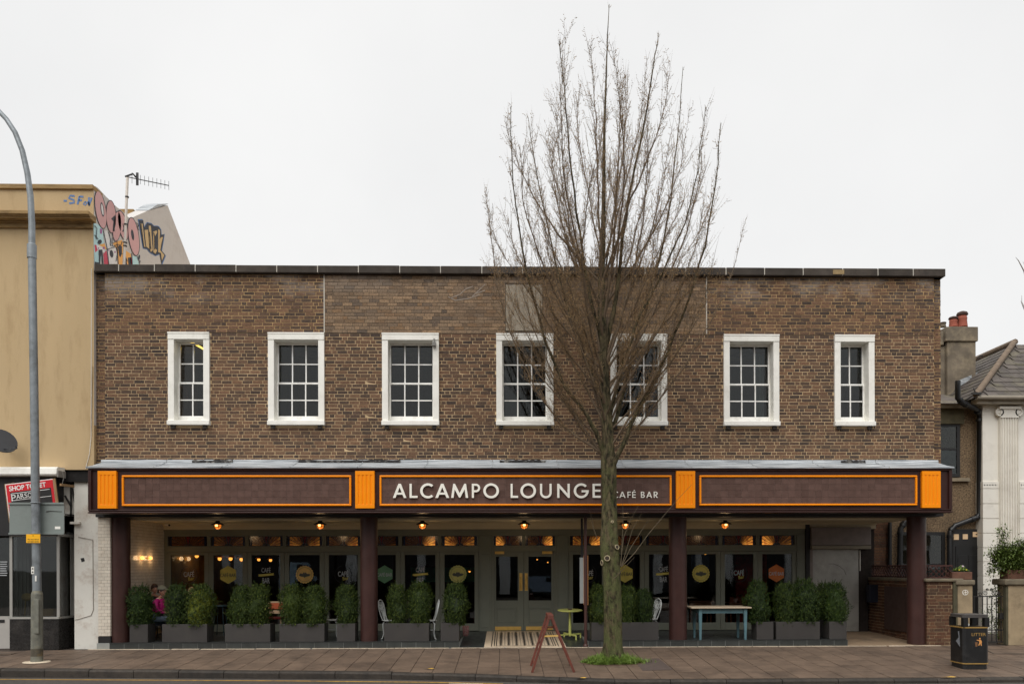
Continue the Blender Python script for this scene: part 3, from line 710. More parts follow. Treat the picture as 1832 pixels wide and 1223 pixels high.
# orange fluted blocks
for p0, p1 in ((177.5, 211), (636.5, 671), (1208.5, 1242.5), (1647, 1680)):
    xa, xb = X(p0, YF, 870), X(p1, YF, 870); za, zb = Z(909, YF), Z(842.8, YF)
    if p0 > 1500: za, zb = za + .0, zb
    blk_ = MB(); y0 = YF - .075; nfl = 4; w = xb - xa
    # face with four real flutes
    xs_ = [xa]; 
    pts = [(xa, y0)]
    for k in range(nfl):
        c = xa + w * (k + .5 + .32 * (1.5 - k) / 1.5 * .35) / nfl if False else xa + w * (.19 + .62 * k / 3)
        pts += [(c - .020, y0), (c - .010, y0 + .016), (c + .010, y0 + .016), (c + .020, y0)]
    pts.append((xb, y0)); f0, f1 = za + .085, zb - .085
    o = MB(); o.box(xa, xb, y0, YF + .01, za, f0); o.box(xa, xb, y0, YF + .01, f1, zb)
    o.extrude([(x_, y_, f0) for x_, y_ in pts] + [(xb, YF + .01, f0), (xa, YF + .01, f0)], (0, 0, f1 - f0))
    o.build('orange_block', orange, can, bevel=.006)
# tile panels with orange frames
ntile = 0; rest = MB()
for (p0, p1) in ((219.5, 629), (679.5, 1201), (1250.5, 1639.5)):
    xa, xb = X(p0, YF, 877), X(p1, YF, 877); za, zb = Z(904.5, YF), Z(850, YF); t = .043
    pn = MB().box(xa + .01, xb - .01, YF - .012, YF + .01, za + .01, zb - .01).build('tiled_panel', tile_grout, can)
    fr = MB(); fr.box(xa, xb, YF - .055, YF + .01, zb - t, zb); fr.box(xa, xb, YF - .055, YF + .01, za, za + t); fr.box(xa, xa + t, YF - .055, YF + .01, za + t, zb - t); fr.box(xb - t, xb, YF - .055, YF + .01, za + t, zb - t)
    fr.build('panel_frame', orange, pn, bevel=.014)
    nx = round((xb - xa - 2 * t) / .150); d = (xb - xa - 2 * t) / nx; dz = (zb - za - 2 * t) / 4
    for i in range(nx):
        for j in range(4):
            x0, z0 = xa + t + i * d, za + t + j * dz; tx_, tz_ = random.gauss(0, .0025), random.gauss(0, .0025)
            yy = YF - .018; e = lambda a, b: a * d * tx_ + b * dz * tz_
            m_ = MB(); f = [(x0 + .0025, yy + e(-.5, -.5), z0 + .0025), (x0 + d - .0025, yy + e(.5, -.5), z0 + .0025), (x0 + d - .0025, yy + e(.5, .5), z0 + dz - .0025), (x0 + .0025, yy + e(-.5, .5), z0 + dz - .0025)]
            k = [(p[0], YF - .0119, p[2]) for p in f]
            (m_ if ntile < 300 else rest).add(f + k, [(0, 1, 2, 3), (1, 5, 6, 2), (0, 3, 7, 4), (3, 2, 6, 7), (0, 4, 5, 1)])
            if ntile < 300: m_.build('tile', tile_m, pn)
            ntile += 1
    if p0 > 1200: tag(rest.build('tile', tile_m, pn), kind='stuff')
# letters
h = Z(864.8, YF - .06) - Z(890, YF - .06)
for ch, a, b in zip('ALCAMPOLOUNGE', (170, 266, 327, 414, 505, 624, 690, 847, 903, 1016, 1115, 1210, 1318), (248, 312, 402, 494, 603, 672, 780, 890, 993, 1083, 1187, 1296, 1365)):
    xa, xb = X(650 + a / 3.214, YF - .06, 877), X(650 + b / 3.214, YF - .06, 877)
    g = h * (1.06 if ch in 'COG' else 1.03 if ch == 'U' else 1)
    put(glyph_mesh(ch, .035), 'letter', cream, can, ((xa + xb) / 2, YF - .055, Z(877.4, YF - .06) - (.0 if ch in 'COG' else (h * .015 if ch == 'U' else 0))), w=xb - xa, h=g)
h2 = Z(878.9, YF - .05) - Z(890, YF - .05)
for ch, a, b in zip('CAFÉBAR', (503, 550, 625, 668, 748, 797, 865), (541, 608, 655, 700, 783, 850, 903)):
    xa, xb = X(1000 + a / 5.096, YF - .05, 884), X(1000 + b / 5.096, YF - .05, 884)
    zc = (Z(878.9, YF - .05) + Z(890, YF - .05)) / 2 + (h2 * .14 if ch == 'É' else 0)
    put(glyph_mesh(ch, .018), 'letter', cream, can, ((xa + xb) / 2, YF - .037, zc), w=xb - xa, h=h2 * (1.28 if ch == 'É' else 1.05 if ch == 'C' else 1))

# ================================================================== SHOPFRONT
sf = thing('shopfront', 'grey timber shopfront with brass fitted double doors and stained glass transoms under the arcade', 'shopfront', (0, YS, FZ))
zh0, zh1, zt0, zt1 = Z(976, YS), Z(956.5, YS), Z(986, YS), Z(946, YS) + .001
zb0 = FZ
A_ = [297, 373.5, 442, 509, 580, 648, 716, 787, 857]
B_ = [1017, 1085, 1153, 1221, 1289, 1356, 1425]
DL, DR = 880, 996
hd = MB(); hd.box(XSL, XSR, YS, YS + .1, zh1, zt1); hd.box(XSL, XSR, YS - .03, YS + .02, zt1 - .05, zt1 - .003); hd.build('head_rail', grey_paint, sf, bevel=.005)
tr_ = MB()
for a, b in ((297, 857), (DL, DR), (1017, 1425)): tr_.box(X(a, YS), X(b, YS), YS - .02, YS + .1, zt0, zh0)
tr_.build('transom_rail', grey_paint, sf, bevel=.006)
for a, b in ((857, DL), (DR, 1017), (1425, 1440)):
    xa, xb = X(a, YS), X(b, YS)
    p_ = MB().box(xa, xb, YS - .03, YS + .1, zb0, zh1 - .001).build('pilaster', grey_panel, sf, bevel=.006)
    if b - a > 18: MB().box(xa + .05, xb - .05, YS - .042, YS - .03, zb0 + .1, zt0 - .06).build('pilaster_panel', grey_panel, p_, bevel=.006)
MB().box(XSL - .02, X(297, YS), YS, YS + .1, zb0, zh1 - .001).build('end_post', grey_paint, sf)
st_glass = M('stained_glass_dark', lin(30, 24, 30), .15, .4, 8, c2=lin(52, 34, 40), spec=.8)
st_red = M('stained_glass_red', lin(96, 14, 18), .15, .3, 8)
st_blue = M('stained_glass_blue', lin(24, 32, 60), .15, .3, 8)
came = M('lead_came', lin(34, 32, 34), .6)
def amber(k):
    k = round(k * 10) / 10; nm = 'amber_glow_%d' % round(k * 10)
    if nm in bpy.data.materials: return bpy.data.materials[nm]
    m, t, bs = nodes(nm); p = pos(t)
    col = mixc(t, rng(t, noise(t, p, 9, 5, .7), .35, .68), lin(150, 70, 28), lin(255, 170, 66))
    t.links.new(mixc(t, .85, col, lin(58, 36, 28)), bs.inputs['Base Color']); bs.inputs['Roughness'].default_value = .2
    t.links.new(col, bs.inputs['Emission Color']); bs.inputs['Emission Strength'].default_value = .7 * k ** 1.6  # the glass itself emits, standing in for lamplight from behind it
    return m
def transom(a, b, kl, kr, blue=False):
    xa, xb = X(a, YS), X(b, YS); w = .045; za, zb = zh0, zh1 - .001
    fr = MB(); fr.box(xa, xa + w, YS - .008, YS + .09, za, zb); fr.box(xb - w, xb, YS - .008, YS + .09, za, zb); fr.box(xa + w, xb - w, YS, YS + .09, zb - .02, zb); fr.box(xa + w, xb - w, YS - .002, YS + .09, za, za + .015)
    T = fr.build('transom_light', grey_paint, sf, bevel=.004)
    gx0, gx1, gz0, gz1 = xa + w, xb - w, za + .015, zb - .02
    y = YS + .05
    MB().box(gx0, gx1, y, y + .008, gz0, gz1).build('pane', st_glass, T)
    c = (gx0 + gx1) / 2; W = (gx1 - gx0) / 2; H = gz1 - gz0; y -= .006
    def pc(pts, mt): MB().extrude([(c + u * W, y, gz0 + v * H) for u, v in pts], (0, .005, 0)).build('stained_piece', mt, T)
    pc([(-.10, .98), (.10, .98), (0, .04)], st_red)
    for s_, k in ((-1, kl), (1, kr)):
        for i in range(6):
            q0, q1 = R(5 + i * 12.2 + 1.2), R(5 + (i + 1) * 12.2 - 1.2)
            def edge(q):
                r = min(.80 * W / max(1e-4, math.cos(q)), (.93 * H + .05) / max(1e-4, math.sin(q))); return r
            far = (.80 * W, H)
            pts_ = []
            for q, rr in ((q0, .11), (q0, edge(q0)), ((q0 + q1) / 2, edge((q0 + q1) / 2) * (1.0)), (q1, edge(q1)), (q1, .11)): pts_.append((s_ * (rr * math.cos(q) + .012) / W, (rr * math.sin(q) - .045) / H))
            pts_ = [(u, max(.03, v)) for u, v in pts_]
            kk = k * (1.25, 1.0, .75, .5, .3, .15)[i]
            pc(pts_ if s_ > 0 else pts_[::-1], amber(kk))
    for u in (-.88, .88): pc([(u - .05, .03), (u + .05, .03), (u + .05, .97), (u - .05, .97)], st_blue)
    return T
dec_white = M('vinyl_white', lin(178, 182, 184), .6, .1, 9)
dec_yel = M('vinyl_yellow', lin(206, 190, 92), .55, .12, 5)
dec_gold = M('vinyl_gold', lin(226, 184, 104), .55, .15, 5)
dec_green = M('vinyl_green', lin(96, 140, 104), .55, .12, 5)
dec_org = M('vinyl_orange', lin(196, 106, 40), .55, .15, 5)
dec_ink = M('vinyl_ink', lin(74, 78, 70), .6, .1, 9)
def decal(kind, x, z, pn, tone):
    y = YS + .022
    def flat(pts, mt, o=0.0): MB().extrude([(x + u, y - o, z + v) for u, v in pts], (0, .002, 0)).build('window_decal', mt, pn)
    def tx(s, mt, dx, dz, w, h, o=.004, rot=0): put(text_mesh(s, .001, .012), 'decal_lettering', mt, pn, (x + dx, y - o, z + dz), w=w, h=h, rot=rot)
    if kind == 'circle':
        tx('CAFÉ', dec_white, 0, .03, .27, .165); tx('Bar', dec_yel, .06, -.10, .15, .085, rot=.15)
        m_ = MB(); m_.stroke(lambda u, v: Vector((x + u, y, z + v)), [(.215 * math.cos(R(q)), .225 * math.sin(R(q))) for q in range(100, 420, 12)], .012); m_.build('window_decal', came if tone is None else tone, pn)
    elif kind == 'hex':
        flat([(.235 * math.sin(R(60 * i)), .235 * math.cos(R(60 * i))) for i in range(6)][::-1], tone)
        tx('CAFÉ·BAR', dec_ink if tone is not dec_green and tone is not dec_org else dec_white, .0, .0, .40, .115)
    elif kind == 'ribbon':
        tx('CAFÉ', dec_white, 0, .13, .235, .15); tx('BAR', dec_white, .0, -.155, .19, .14)
        flat([(-.21, -.04), (-.17, -.045), (-.16, -.05), (.16, -.02), (.21, -.01), (.185, .02), (.21, .045), (.16, .035), (-.16, .01), (-.205, .005), (-.18, -.018)], tone)
    else:
        flat([((.235 if i % 2 else .218) * math.sin(R(360 * i / 40)), (.235 if i % 2 else .218) * math.cos(R(360 * i / 40))) for i in range(40)][::-1], tone)
        m_ = MB(); m_.stroke(lambda u, v: Vector((x + u, y - .003, z + v)), [(.185 * math.cos(R(q)), .185 * math.sin(R(q))) for q in range(0, 360, 12)], .007, closed=True)
        m_.build('window_decal', dec_ink, pn)
        flat([(-.15, -.02), (-.1, -.05), (-.02, -.06), (0, -.085), (.03, -.06), (.12, -.04), (.16, .0), (.10, .02), (.06, .015), (.03, .06), (.0, .035), (-.02, .07), (-.05, .02), (-.11, .035)], dec_ink, .004)
LOGO = {0: ('circle', None), 1: ('hex', dec_yel), 2: ('ribbon', dec_yel), 3: ('badge', dec_gold), 4: ('circle', None), 5: ('hex', dec_green), 6: ('ribbon', dec_yel), 7: ('badge', M('vinyl_lime', lin(150, 172, 96), .55, .3, 3, c2=lin(206, 196, 110))),
        10: ('circle', None), 11: ('hex', dec_yel), 12: ('ribbon', dec_yel), 13: ('badge', dec_yel), 14: ('circle', None), 15: ('hex', dec_org)}
GLOW = {0: (0, 0), 1: (.12, .08), 2: (.12, .2), 3: (.3, .28), 4: (.1, .45), 5: (0, .05), 6: (.0, .8), 7: (.6, .35), 10: (.35, 1.0), 11: (.25, .1), 12: (.05, .03), 13: (.03, .03), 14: (.03, .8), 15: (1.0, .25)}
def casement(a, b, i):
    xa, xb = X(a, YS) + .003, X(b, YS) - .003; st = .115; za, zb = zb0 + .012, zt0 - .004; gz0, gz1 = Z(1115, YS), Z(991.5, YS)
    f = MB(); f.box(xa, xa + st, YS, YS + .07, za, zb); f.box(xb - st, xb, YS, YS + .07, za, zb); f.box(xa + st, xb - st, YS, YS + .07, za, gz0); f.box(xa + st, xb - st, YS, YS + .07, gz1, zb)
    cs_ = f.build('casement', grey_paint, sf, bevel=.006)
    pn = MB().box(xa + st, xb - st, YS + .03, YS + .038, gz0, gz1).build('pane', shop_pane, cs_)
    MB().box(xa + st, xb - st, YS + .005, YS + .03, gz0, gz0 + .012).build('glazing_bead', grey_paint, cs_)
    if i in LOGO:
        k, t = LOGO[i]; px = {0: 338, 1: 408, 2: 476, 3: 545, 4: 614, 5: 688, 6: 752, 7: 819, 10: 1052, 11: 1118, 12: 1187, 13: 1254, 14: 1322, 15: 1389}[i]
        decal(k, X(px, YS + .02), Z(1026, YS + .02), cs_, t)
for i in range(8): casement(A_[i], A_[i + 1], i); transom(A_[i], A_[i + 1], *GLOW[i])
for i in range(6): casement(B_[i], B_[i + 1], i + 10); transom(B_[i], B_[i + 1], *GLOW[i + 10])
transom(DL, 937, .95, .08); transom(937, DR, .1, 1.1)
def door(a, b, ga, gb, pa, pb, hx, kx, cl):
    xa, xb = X(a, YS) + .003, X(b, YS) - .003; za, zb = zb0 + .008, zt0 - .004
    g0, g1, gz0, gz1 = X(ga, YS), X(gb, YS), Z(1073.5, YS), Z(995, YS)
    f = MB(); f.box(xa, g0, YS, YS + .06, za, zb); f.box(g1, xb, YS, YS + .06, za, zb); f.box(g0, g1, YS, YS + .06, za, gz0); f.box(g0, g1, YS, YS + .06, gz1, zb)
    d = f.build('door', grey_panel, sf, bevel=.004)
    MB().box(g0, g1, YS + .025, YS + .033, gz0, gz1).build('pane', shop_pane, d)
    p0, p1, q0, q1 = X(pa, YS), X(pb, YS), Z(1113.5, YS), Z(1087, YS)
    fr = MB(); w = .018; fr.box(p0, p1, YS - .012, YS - .0005, q1 - w, q1); fr.box(p0, p1, YS - .012, YS - .0005, q0, q0 + w); fr.box(p0, p0 + w, YS - .012, YS - .0005, q0 + w, q1 - w); fr.box(p1 - w, p1, YS - .012, YS - .0005, q0 + w, q1 - w)
    fr.box(p0 + .035, p1 - .035, YS - .008, YS - .0005, q0 + .035, q1 - .035)
    fr.build('door_panel', grey_panel, d, bevel=.004)
    MB().box(X(kx[0], YS), X(kx[1], YS), YS - .006, YS - .0005, Z(1126.5, YS), Z(1119.8, YS)).build('kick_plate', brass, d)
    MB().box(X(hx[0], YS), X(hx[1], YS), YS - .008, YS - .0005, Z(1056, YS), Z(1024.5, YS)).build('handle_plate', brass, d)
    c = X((hx[0] + hx[1]) / 2, YS); s_ = 1 if hx[0] < 936 else -1
    MB().tube([(c - .02 * s_, YS - .005, Z(1032, YS)), (c - .01 * s_, YS - .06, Z(1034, YS)), (c + .01 * s_, YS - .07, Z(1042, YS)), (c - .012 * s_, YS - .06, Z(1050, YS)), (c - .005 * s_, YS - .005, Z(1054, YS))], [.014, .016, .02, .016, .012], 8).build('handle', brass, d)
    MB().box(X(cl[0], YS), X(cl[1], YS), YS - .05, YS - .0005, Z(990.5, YS), Z(985.5, YS)).build('door_closer', brass, d, bevel=.006)
fr_ = MB().box(X(DL, YS), X(884, YS), YS - .01, YS + .08, zb0, zt0 - .001).box(X(991.5, YS), X(DR, YS), YS - .01, YS + .08, zb0, zt0 - .001).build('door_frame', grey_paint, sf)
door(884, 937, 885.8 + 1.6, 926.3, 888, 924, (929, 934.6), (879.5 + 6, 932), (885.5, 902))
door(937, 991.5, 945.5, 986.4, 945, 984, (938.8, 944), (940.5, 988.5), (970, 988))
# interior behind the glass
it = MB(); it.box(XSL - .2, XSR + .1, YS + 5.5, YS + 5.6, FZ, 2.93); it.box(XSL - .3, XSL - .2, YS + .26, YS + 5.6, FZ, 2.93); it.box(XSR + .1, XSR + .2, YS + .3, YS + 5.6, FZ, 2.93); it.build('interior_wall', interior_red, bld)
tag(MB().box(XSL - .3, XSR + .2, YS + .301, YS + 5.6, -.02, FZ - .001).build('interior_floor', interior_floor), kind='structure')
MB().box(XSR + .0, XCE, YS + .02, YS + .3, FZ - .12, 2.79).build('alley_jamb', black_gap, bld) if False else None
pil = M('interior_pillar_paint', lin(150, 164, 172), .6, .15, 1.5)
pic_b = M('interior_blue_panel', lin(122, 158, 186), .5, .3, 1.2)
def tall(name, label, cat, px0, px1, py0, py1, y, mt, d=.3):
    tag(MB().box(X(px0, y), X(px1, y), y, y + d, max(FZ, Z(py1, y)), min(2.92, Z(py0, y))).build(name, mt, None, (X(px0, y), y, 1)), label, cat)
blue_pos = M('poster_navy', lin(36, 62, 104), .5, .3, 6)
tall('notice_poster', 'navy poster hung inside above the yellow scalloped badge right of the third column', 'poster', 1237, 1269, 992, 1018, YS + .35, blue_pos, .02)
tall('red_curtain', 'dark red curtain inside the right hand café window', 'curtain', 1316, 1348, 985, 1125, YS + 1.0, M('curtain_red', lin(150, 30, 36), .9, .4, 8), .08)
tall('red_curtain', 'orange red curtain strip at the left edge of the orange hexagon window', 'curtain', 1364, 1372, 985, 1125, YS + .6, M('curtain_orange', lin(170, 52, 28), .9, .3, 8), .08)
tall('counter_bar', 'teal green bar counter lit inside left of the doors', 'counter', 735, 850, 1014, 1040, YS + 3.2, M('counter_teal', lin(40, 140, 110), .5, .5, 3), .5)
glow = EM('pendant_glow', lin(255, 164, 70), 1.8); shade_m = M('pendant_shade', lin(200, 130, 60), .5)
def pendant(px, py, y, r, label):
    c = P(px, py, y); t = thing('pendant_lamp', label, 'lamp', c, 'pendant lamps glowing inside the cafe')
    MB().lathe([(r * .25, r * .5), (r, .0), (r * .9, -.01)], c, 14).build('lamp_shade', shade_m, t)
    MB().ball(c - Vector((0, 0, r * .35)), r * .42, 12).build('bulb', glow, t)
    MB().tube([c + Vector((0, 0, r * .5)), Vector((c.x, c.y, 2.93))], .006, 4).build('cord', black_gap, t)
    if r > .12:
        l = bpy.data.lights.new('pendant_light', 'POINT'); l.energy = .2; l.color = (1, .62, .28); l.shadow_soft_size = .06
        lo_ = bpy.data.objects.new('pendant_light', l); C.objects.link(lo_); lo_.location = (0, 0, -r * 1.1); lo_.parent = t
for px, py, y, r, lb in ((336, 995, 5.2, .13, 'bright pendant lamp left in the first café window'), (352, 991, 4.6, .13, 'pendant lamp with pale shade right in the first café window'), (346, 1010, 5.8, .12, 'low orange pendant lamp under two others in the first café window'),
        (393, 996, 5.0, .13, 'pendant lamp above the yellow hexagon, left of three'), (412.5, 996, 5.0, .13, 'pendant lamp above the yellow hexagon, middle of three'), (432, 997, 5.0, .13, 'pendant lamp above the yellow hexagon, right of three'),
        (463, 998, 5.2, .11, 'pendant lamp in the left window with the first ribbon decal'), (484, 999, 5.6, .11, 'pendant lamp right in the window with the first ribbon decal'), (961, 999, 5.0, .05, 'small lamp high in the right door pane, nearer the handles'),
        (980, 1004, 5.4, .05, 'small lamp high in the right door pane, nearer the hinge'), (840, 1020, 5.6, .07, 'lamp over the teal bar left of the doors'), (1262, 989, 5.0, .07, 'lamp over the navy poster right of the third column')):
    pendant(px, py, y, r, lb)
# caged ceiling lamps
iron = M('black_iron', lin(34, 32, 31), .5, .2, 10); globe = EM('lamp_globe_amber', lin(236, 128, 40), .6); core = EM('lamp_core', lin(255, 196, 110), 3)
names = ['first from the left', 'above the gold scalloped badge', 'right of the second column', 'in front of the doors', 'right of the tree trunk', 'last on the right']
for px, nm in zip((389.5, 573, 756, 938, 1119, 1297.5), names):
    y = 1.4; c = Vector((X(px, y), y, 2.93)); t = thing('ceiling_lamp', 'amber caged lamp under the arcade ceiling, ' + nm, 'lamp', c, 'caged lamps along the arcade ceiling')
    MB().lathe([(.045, .01), (.05, -.02), (.10, -.045), (.155, -.075), (.15, -.088), (.10, -.08)], c, 20).build('lamp_hood', iron, t)
    MB().ball(c - Vector((0, 0, .115)), .085, 16, sz=.9).build('lamp_globe', globe, t)
    MB().ball(c - Vector((0, 0, .115)) + Vector((0, -.06, .01)), .038, 10).build('lamp_core', core, t)
    cg = MB()
    for k in range(6):
        w = math.pi * k / 3; cg.tube([c + Vector((math.cos(w) * .11 * math.cos(q), math.sin(w) * .11 * math.cos(q), -.08 - .12 * math.sin(q))) for q in (0, .4, .8, 1.2, 1.55)], .005, 5)
    cg.tube([c + Vector((.1 * math.cos(2 * math.pi * k / 16), .1 * math.sin(2 * math.pi * k / 16), -.13)) for k in range(17)], .005, 5, cap=False)
    cg.build('lamp_cage', iron, t)
    l = bpy.data.lights.new('ceiling_lamp_light', 'POINT'); l.energy = 1.1; l.color = (1, .66, .34); l.shadow_soft_size = .09
    lo_ = bpy.data.objects.new('ceiling_lamp_light', l); C.objects.link(lo_); lo_.location = (0, 0, -.30); lo_.parent = t
# wall light on the tiles
c = Vector((X(256, 1.7), 1.7, Z(996, 1.7))); c.x = -8.86
t = thing('wall_lamp', 'twin bulb wall lamp on the white tiled side wall', 'lamp', c)
MB().lathe([(.07, 0), (.07, .02), (.03, .035)], c, 16, axis='x').build('lamp_plate', brass, t)
MB().tube([c + Vector((.07, -.16, 0)), c + Vector((.07, .16, 0))], .012, 8).tube([c, c + Vector((.07, 0, 0))], .012, 8).build('lamp_arm', brass, t)
bulb_m = EM('bulb_warm', lin(255, 176, 88), 1.8)
for s_ in (-1, 1):
    MB().ball(c + Vector((.07, .22 * s_, 0)), .046, 12).build('bulb', bulb_m, t)
    l = bpy.data.lights.new('wall_lamp_light', 'POINT'); l.energy = .8; l.color = (1, .62, .3); l.shadow_soft_size = .06
    lo_ = bpy.data.objects.new('wall_lamp_light', l); C.objects.link(lo_); lo_.location = (.14, .24 * s_, 0); lo_.parent = t
cc = P(300, 938, YS - .15); cmr = thing('security_camera', 'small pale security camera in the corner above the tiled wall', 'camera', cc)
MB().bar(cc + Vector((-.07, .02, .02)), cc + Vector((.06, -.03, -.01)), .07, .07).build('camera_body', white_paint, cmr, bevel=.01); MB().ball(cc + Vector((.06, -.05, -.015)), .028, 10).build('camera_lens', iron, cmr)
MB().tube([cc + Vector((-.05, .12, .03)), cc], .012, 6).build('camera_arm', white_paint, cmr)
# ================================================================== SHUTTERED DOOR IN THE ALLEY
steel = M('galvanised_sheet', lin(168, 166, 160), .45, .15, 1.6, metal=.3, dirt=lin(110, 106, 98), dsc=1.3, damt=.6)
steel_box = M('shutter_box_paint', lin(128, 118, 114), .6, .12, 6)
YD = YS - .02
sd_ = thing('shutter_door', 'grey sheet metal door with roller shutter box in the alley right of the shopfront', 'door', (X(1490, YD), YD, .1))
MB().box(X(1449, YD), X(1555, YD), YD - .12, YD + .2, Z(976, YD), Z(943.5, YD)).build('shutter_box', steel_box, sd_, bevel=.01)
MB().box(X(1449, YD), X(1554, YD), YD - .15, YD + .1, Z(983, YD), Z(976.5, YD)).build('shutter_lintel', M('lintel_timber', lin(140, 132, 116), .7), sd_, bevel=.006)
MB().box(X(1448, YD), X(1453, YD), YD - .04, YD + .1, .1, Z(983.3, YD)).build('door_frame', steel_box, sd_)
MB().box(X(1453.5, YD), X(1536, YD), YD, YD + .06, .10, Z(983.3, YD)).build('door_leaf', steel, sd_)
MB().tube([(X(1538, YD), YD - .02, Z(985, YD)), (X(1538, YD), YD - .02, Z(1022, YD))], .012, 6).build('shutter_rod', white_paint, sd_)
m_ = MB(); m_.stroke(lambda u, v: P(u, v, YD - .002), [(1483 + 0, 1008), (1492, 1008), (1502, 1012), (1510, 1019), (1514, 1028)], .8); m_.build('scratch', M('scratch_grey', lin(96, 94, 90), .6), sd_)
MB().box(X(1440.5, YS), X(1447.5, YS), YS - .06, YS + .1, .06, Z(936, YS)).build('post', black_gap, bld)
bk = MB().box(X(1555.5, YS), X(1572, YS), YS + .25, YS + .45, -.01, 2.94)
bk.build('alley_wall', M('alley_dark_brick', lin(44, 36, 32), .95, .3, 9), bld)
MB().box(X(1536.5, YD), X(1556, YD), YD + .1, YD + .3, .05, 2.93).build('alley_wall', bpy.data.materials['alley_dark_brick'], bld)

# ================================================================== LEFT BUILDING (ochre render, shop to let)
ochre = M('ochre_render', lin(192, 167, 128), .92, .06, 1.2, bmp=.003, bsc=30, dirt=lin(150, 122, 84), dsc=2.2, damt=.55, stretch=(1.2, 1, .28))
ochre_trim = M('ochre_trim_stained', lin(158, 130, 88), .92, .2, 4, stretch=(.5, 1, 3), bmp=.004, dirt=lin(70, 52, 36), dsc=3, damt=.85)
peel = M('peeling_white_render', lin(228, 225, 216), .9, .05, 2, bmp=.004, bsc=18, dirt=lin(178, 158, 140), dsc=2.2, damt=.8)
gloss_black = M('black_stall_tile', lin(34, 32, 31), .25, .3, 7, dirt=lin(70, 66, 62), dsc=4, damt=.6)
alu = M('aluminium_frame', lin(168, 166, 160), .45, .06, 4, metal=.3)
XG = X(168, 0, 640)
lb = thing('ochre_building', 'ochre rendered building with dark cornice and a boarded shop at the left edge', 'building', (XG, 0, 0))
zs = Z(840, 0)
wl = MB(); wl.box(-24, XG - .001, 0, .45, zs, Z(346, 0)); wl.build('wall', ochre, lb); MB().box(-24, XG - .31, .451, 9, zs, Z(405, 2.2)).build('wall', ochre, lb); MB().box(-24, XG - .31, 3.5, 9, -.02, zs - .001).build('wall', ochre, lb)
MB().box(-24, XG + .01, -.05, .40, Z(346, 0), Z(335.5, -.05)).build('parapet_coping', ochre_trim, lb, bevel=.015)
cn = MB(); e = X(160, -.3, 390)
for (y0, a, b) in ((-.34, 382, 388.5), (-.30, 389, 392), (-.26, 392.2, 396), (-.06, 403.5, 413)):
    cn.box(-24, e if y0 < -.1 else XG - .005, y0, -.001, Z(b, y0), Z(a, y0))
cn.box(-24, XG - .006, -.12, -.001, Z(403.3, -.12), Z(397, -.12))
cn.build('cornice', ochre_trim, lb, bevel=.012)
def G(px, py, off=0.0):
    lo, hi = -1.0, 12.0
    for _ in range(40):
        m = (lo + hi) / 2
        if X(px, m, py) < XG: hi = m
        else: lo = m
    p = P(px, py, lo); p.x = XG + off; return p
gable_m = M('pale_gable_render', lin(206, 202, 198), .9, .05, 1.5, bmp=.003, dirt=lin(170, 162, 156), dsc=1.5, damt=.6)
prof = [(168, 333), (171.5, 333.5), (176, 337), (189, 351), (209, 370.5), (219, 378), (229, 388), (233.5, 390.5), (264, 377), (300, 367.5), (341, 474), (350, 497)]
pts = [G(*q) for q in prof] + [G(168, 640)]
pts[-1].z = 5.0; pts[-2].z = pts[-2].z
pts.insert(-1, Vector((XG, pts[-2].y, 5.0)))
MB().extrude([p - Vector((.0, 0, 0)) for p in pts], (-.3, 0, 0)).build('gable_wall', gable_m, lb)
cp = [G(264, 376.5), G(281, 366.5), G(299, 366), G(300, 367.4)]
MB().extrude([p + Vector((.015, 0, .012 * i)) for i, p in enumerate(cp)], (-.34, 0, 0)).build('lead_cap', lead, lb)
MB().box(-14, XG - .32, 2.6, 2.9, 6, Z(379, 2.6)).build('rear_parapet', ochre_trim, lb)
MB().tube([P(153, 838, -.012), P(160, 812, -.012), P(163, 780, -.012), P(163.5, 600, -.012), P(163.5, 480, -.012)], .006, 5).build('cable', white_paint, lb)
MB().tube([P(163, 779, -.012), P(166, 660, -.012), P(166, 655, -.012)], .004, 4).build('cable', M('cable_rust', lin(120, 92, 60), .8), lb)
# graffiti on the gable: flat paint, each colour its own coat
def gp(u, v, o=0.0): return G(160 + u / 8.153, 330 + v / 8.153, o)
paints = {k: M('spray_' + k, lin(*c), .7, .05, 4) for k, c in dict(pink=(214, 168, 168), dark=(52, 54, 62), cyan=(190, 226, 230), white=(232, 232, 232), red=(208, 78, 100), orange=(240, 178, 96), gold=(206, 178, 128), blue=(92, 124, 172), mauve=(168, 110, 160)).items()}
def coat(mt, polys, o):
    for p in polys: MB().poly([gp(u, v, o) for u, v in p]).build('graffiti', paints[mt], lb)
def ell(cx, cy, rx, ry, tilt, n=22):
    t = R(tilt); return [(cx + rx * math.cos(a) * math.cos(t) - ry * math.sin(a) * math.sin(t), cy + rx * math.cos(a) * math.sin(t) + ry * math.sin(a) * math.cos(t)) for a in [2 * math.pi * k / n for k in range(n)]]
coat('cyan', [[(58, 560), (120, 580), (190, 640), (215, 900), (150, 1165), (75, 1165), (60, 900)], [(620, 1040), (690, 1050), (722, 1165), (628, 1165)]], .003)
coat('white', [[(200, 680), (250, 670), (330, 800), (400, 930), (410, 1165), (270, 1165), (230, 960)], [(70, 880), (200, 890), (235, 1020), (150, 960), (75, 990)]], .0045)
coat('red', [[(70, 880), (95, 880), (118, 960), (80, 990)], [(200, 1010), (245, 960), (278, 1165), (210, 1165)], [(590, 1060), (622, 1070), (620, 1165), (596, 1165)]], .006)
coat('orange', [[(335, 860), (400, 830), (470, 810), (505, 880), (520, 960), (600, 1010), (612, 1165), (410, 1165), (395, 950)], [(130, 880), (215, 860), (255, 960), (220, 930)]], .006)
coat('mauve', [ell(205, 925, 16, 20, 0, 10), ell(280, 960, 10, 14, 0, 8), ell(370, 985, 10, 18, 0, 8), ell(130, 930, 8, 14, 0, 8), [(150, 640), (185, 650), (180, 720), (150, 715)]], .0065)
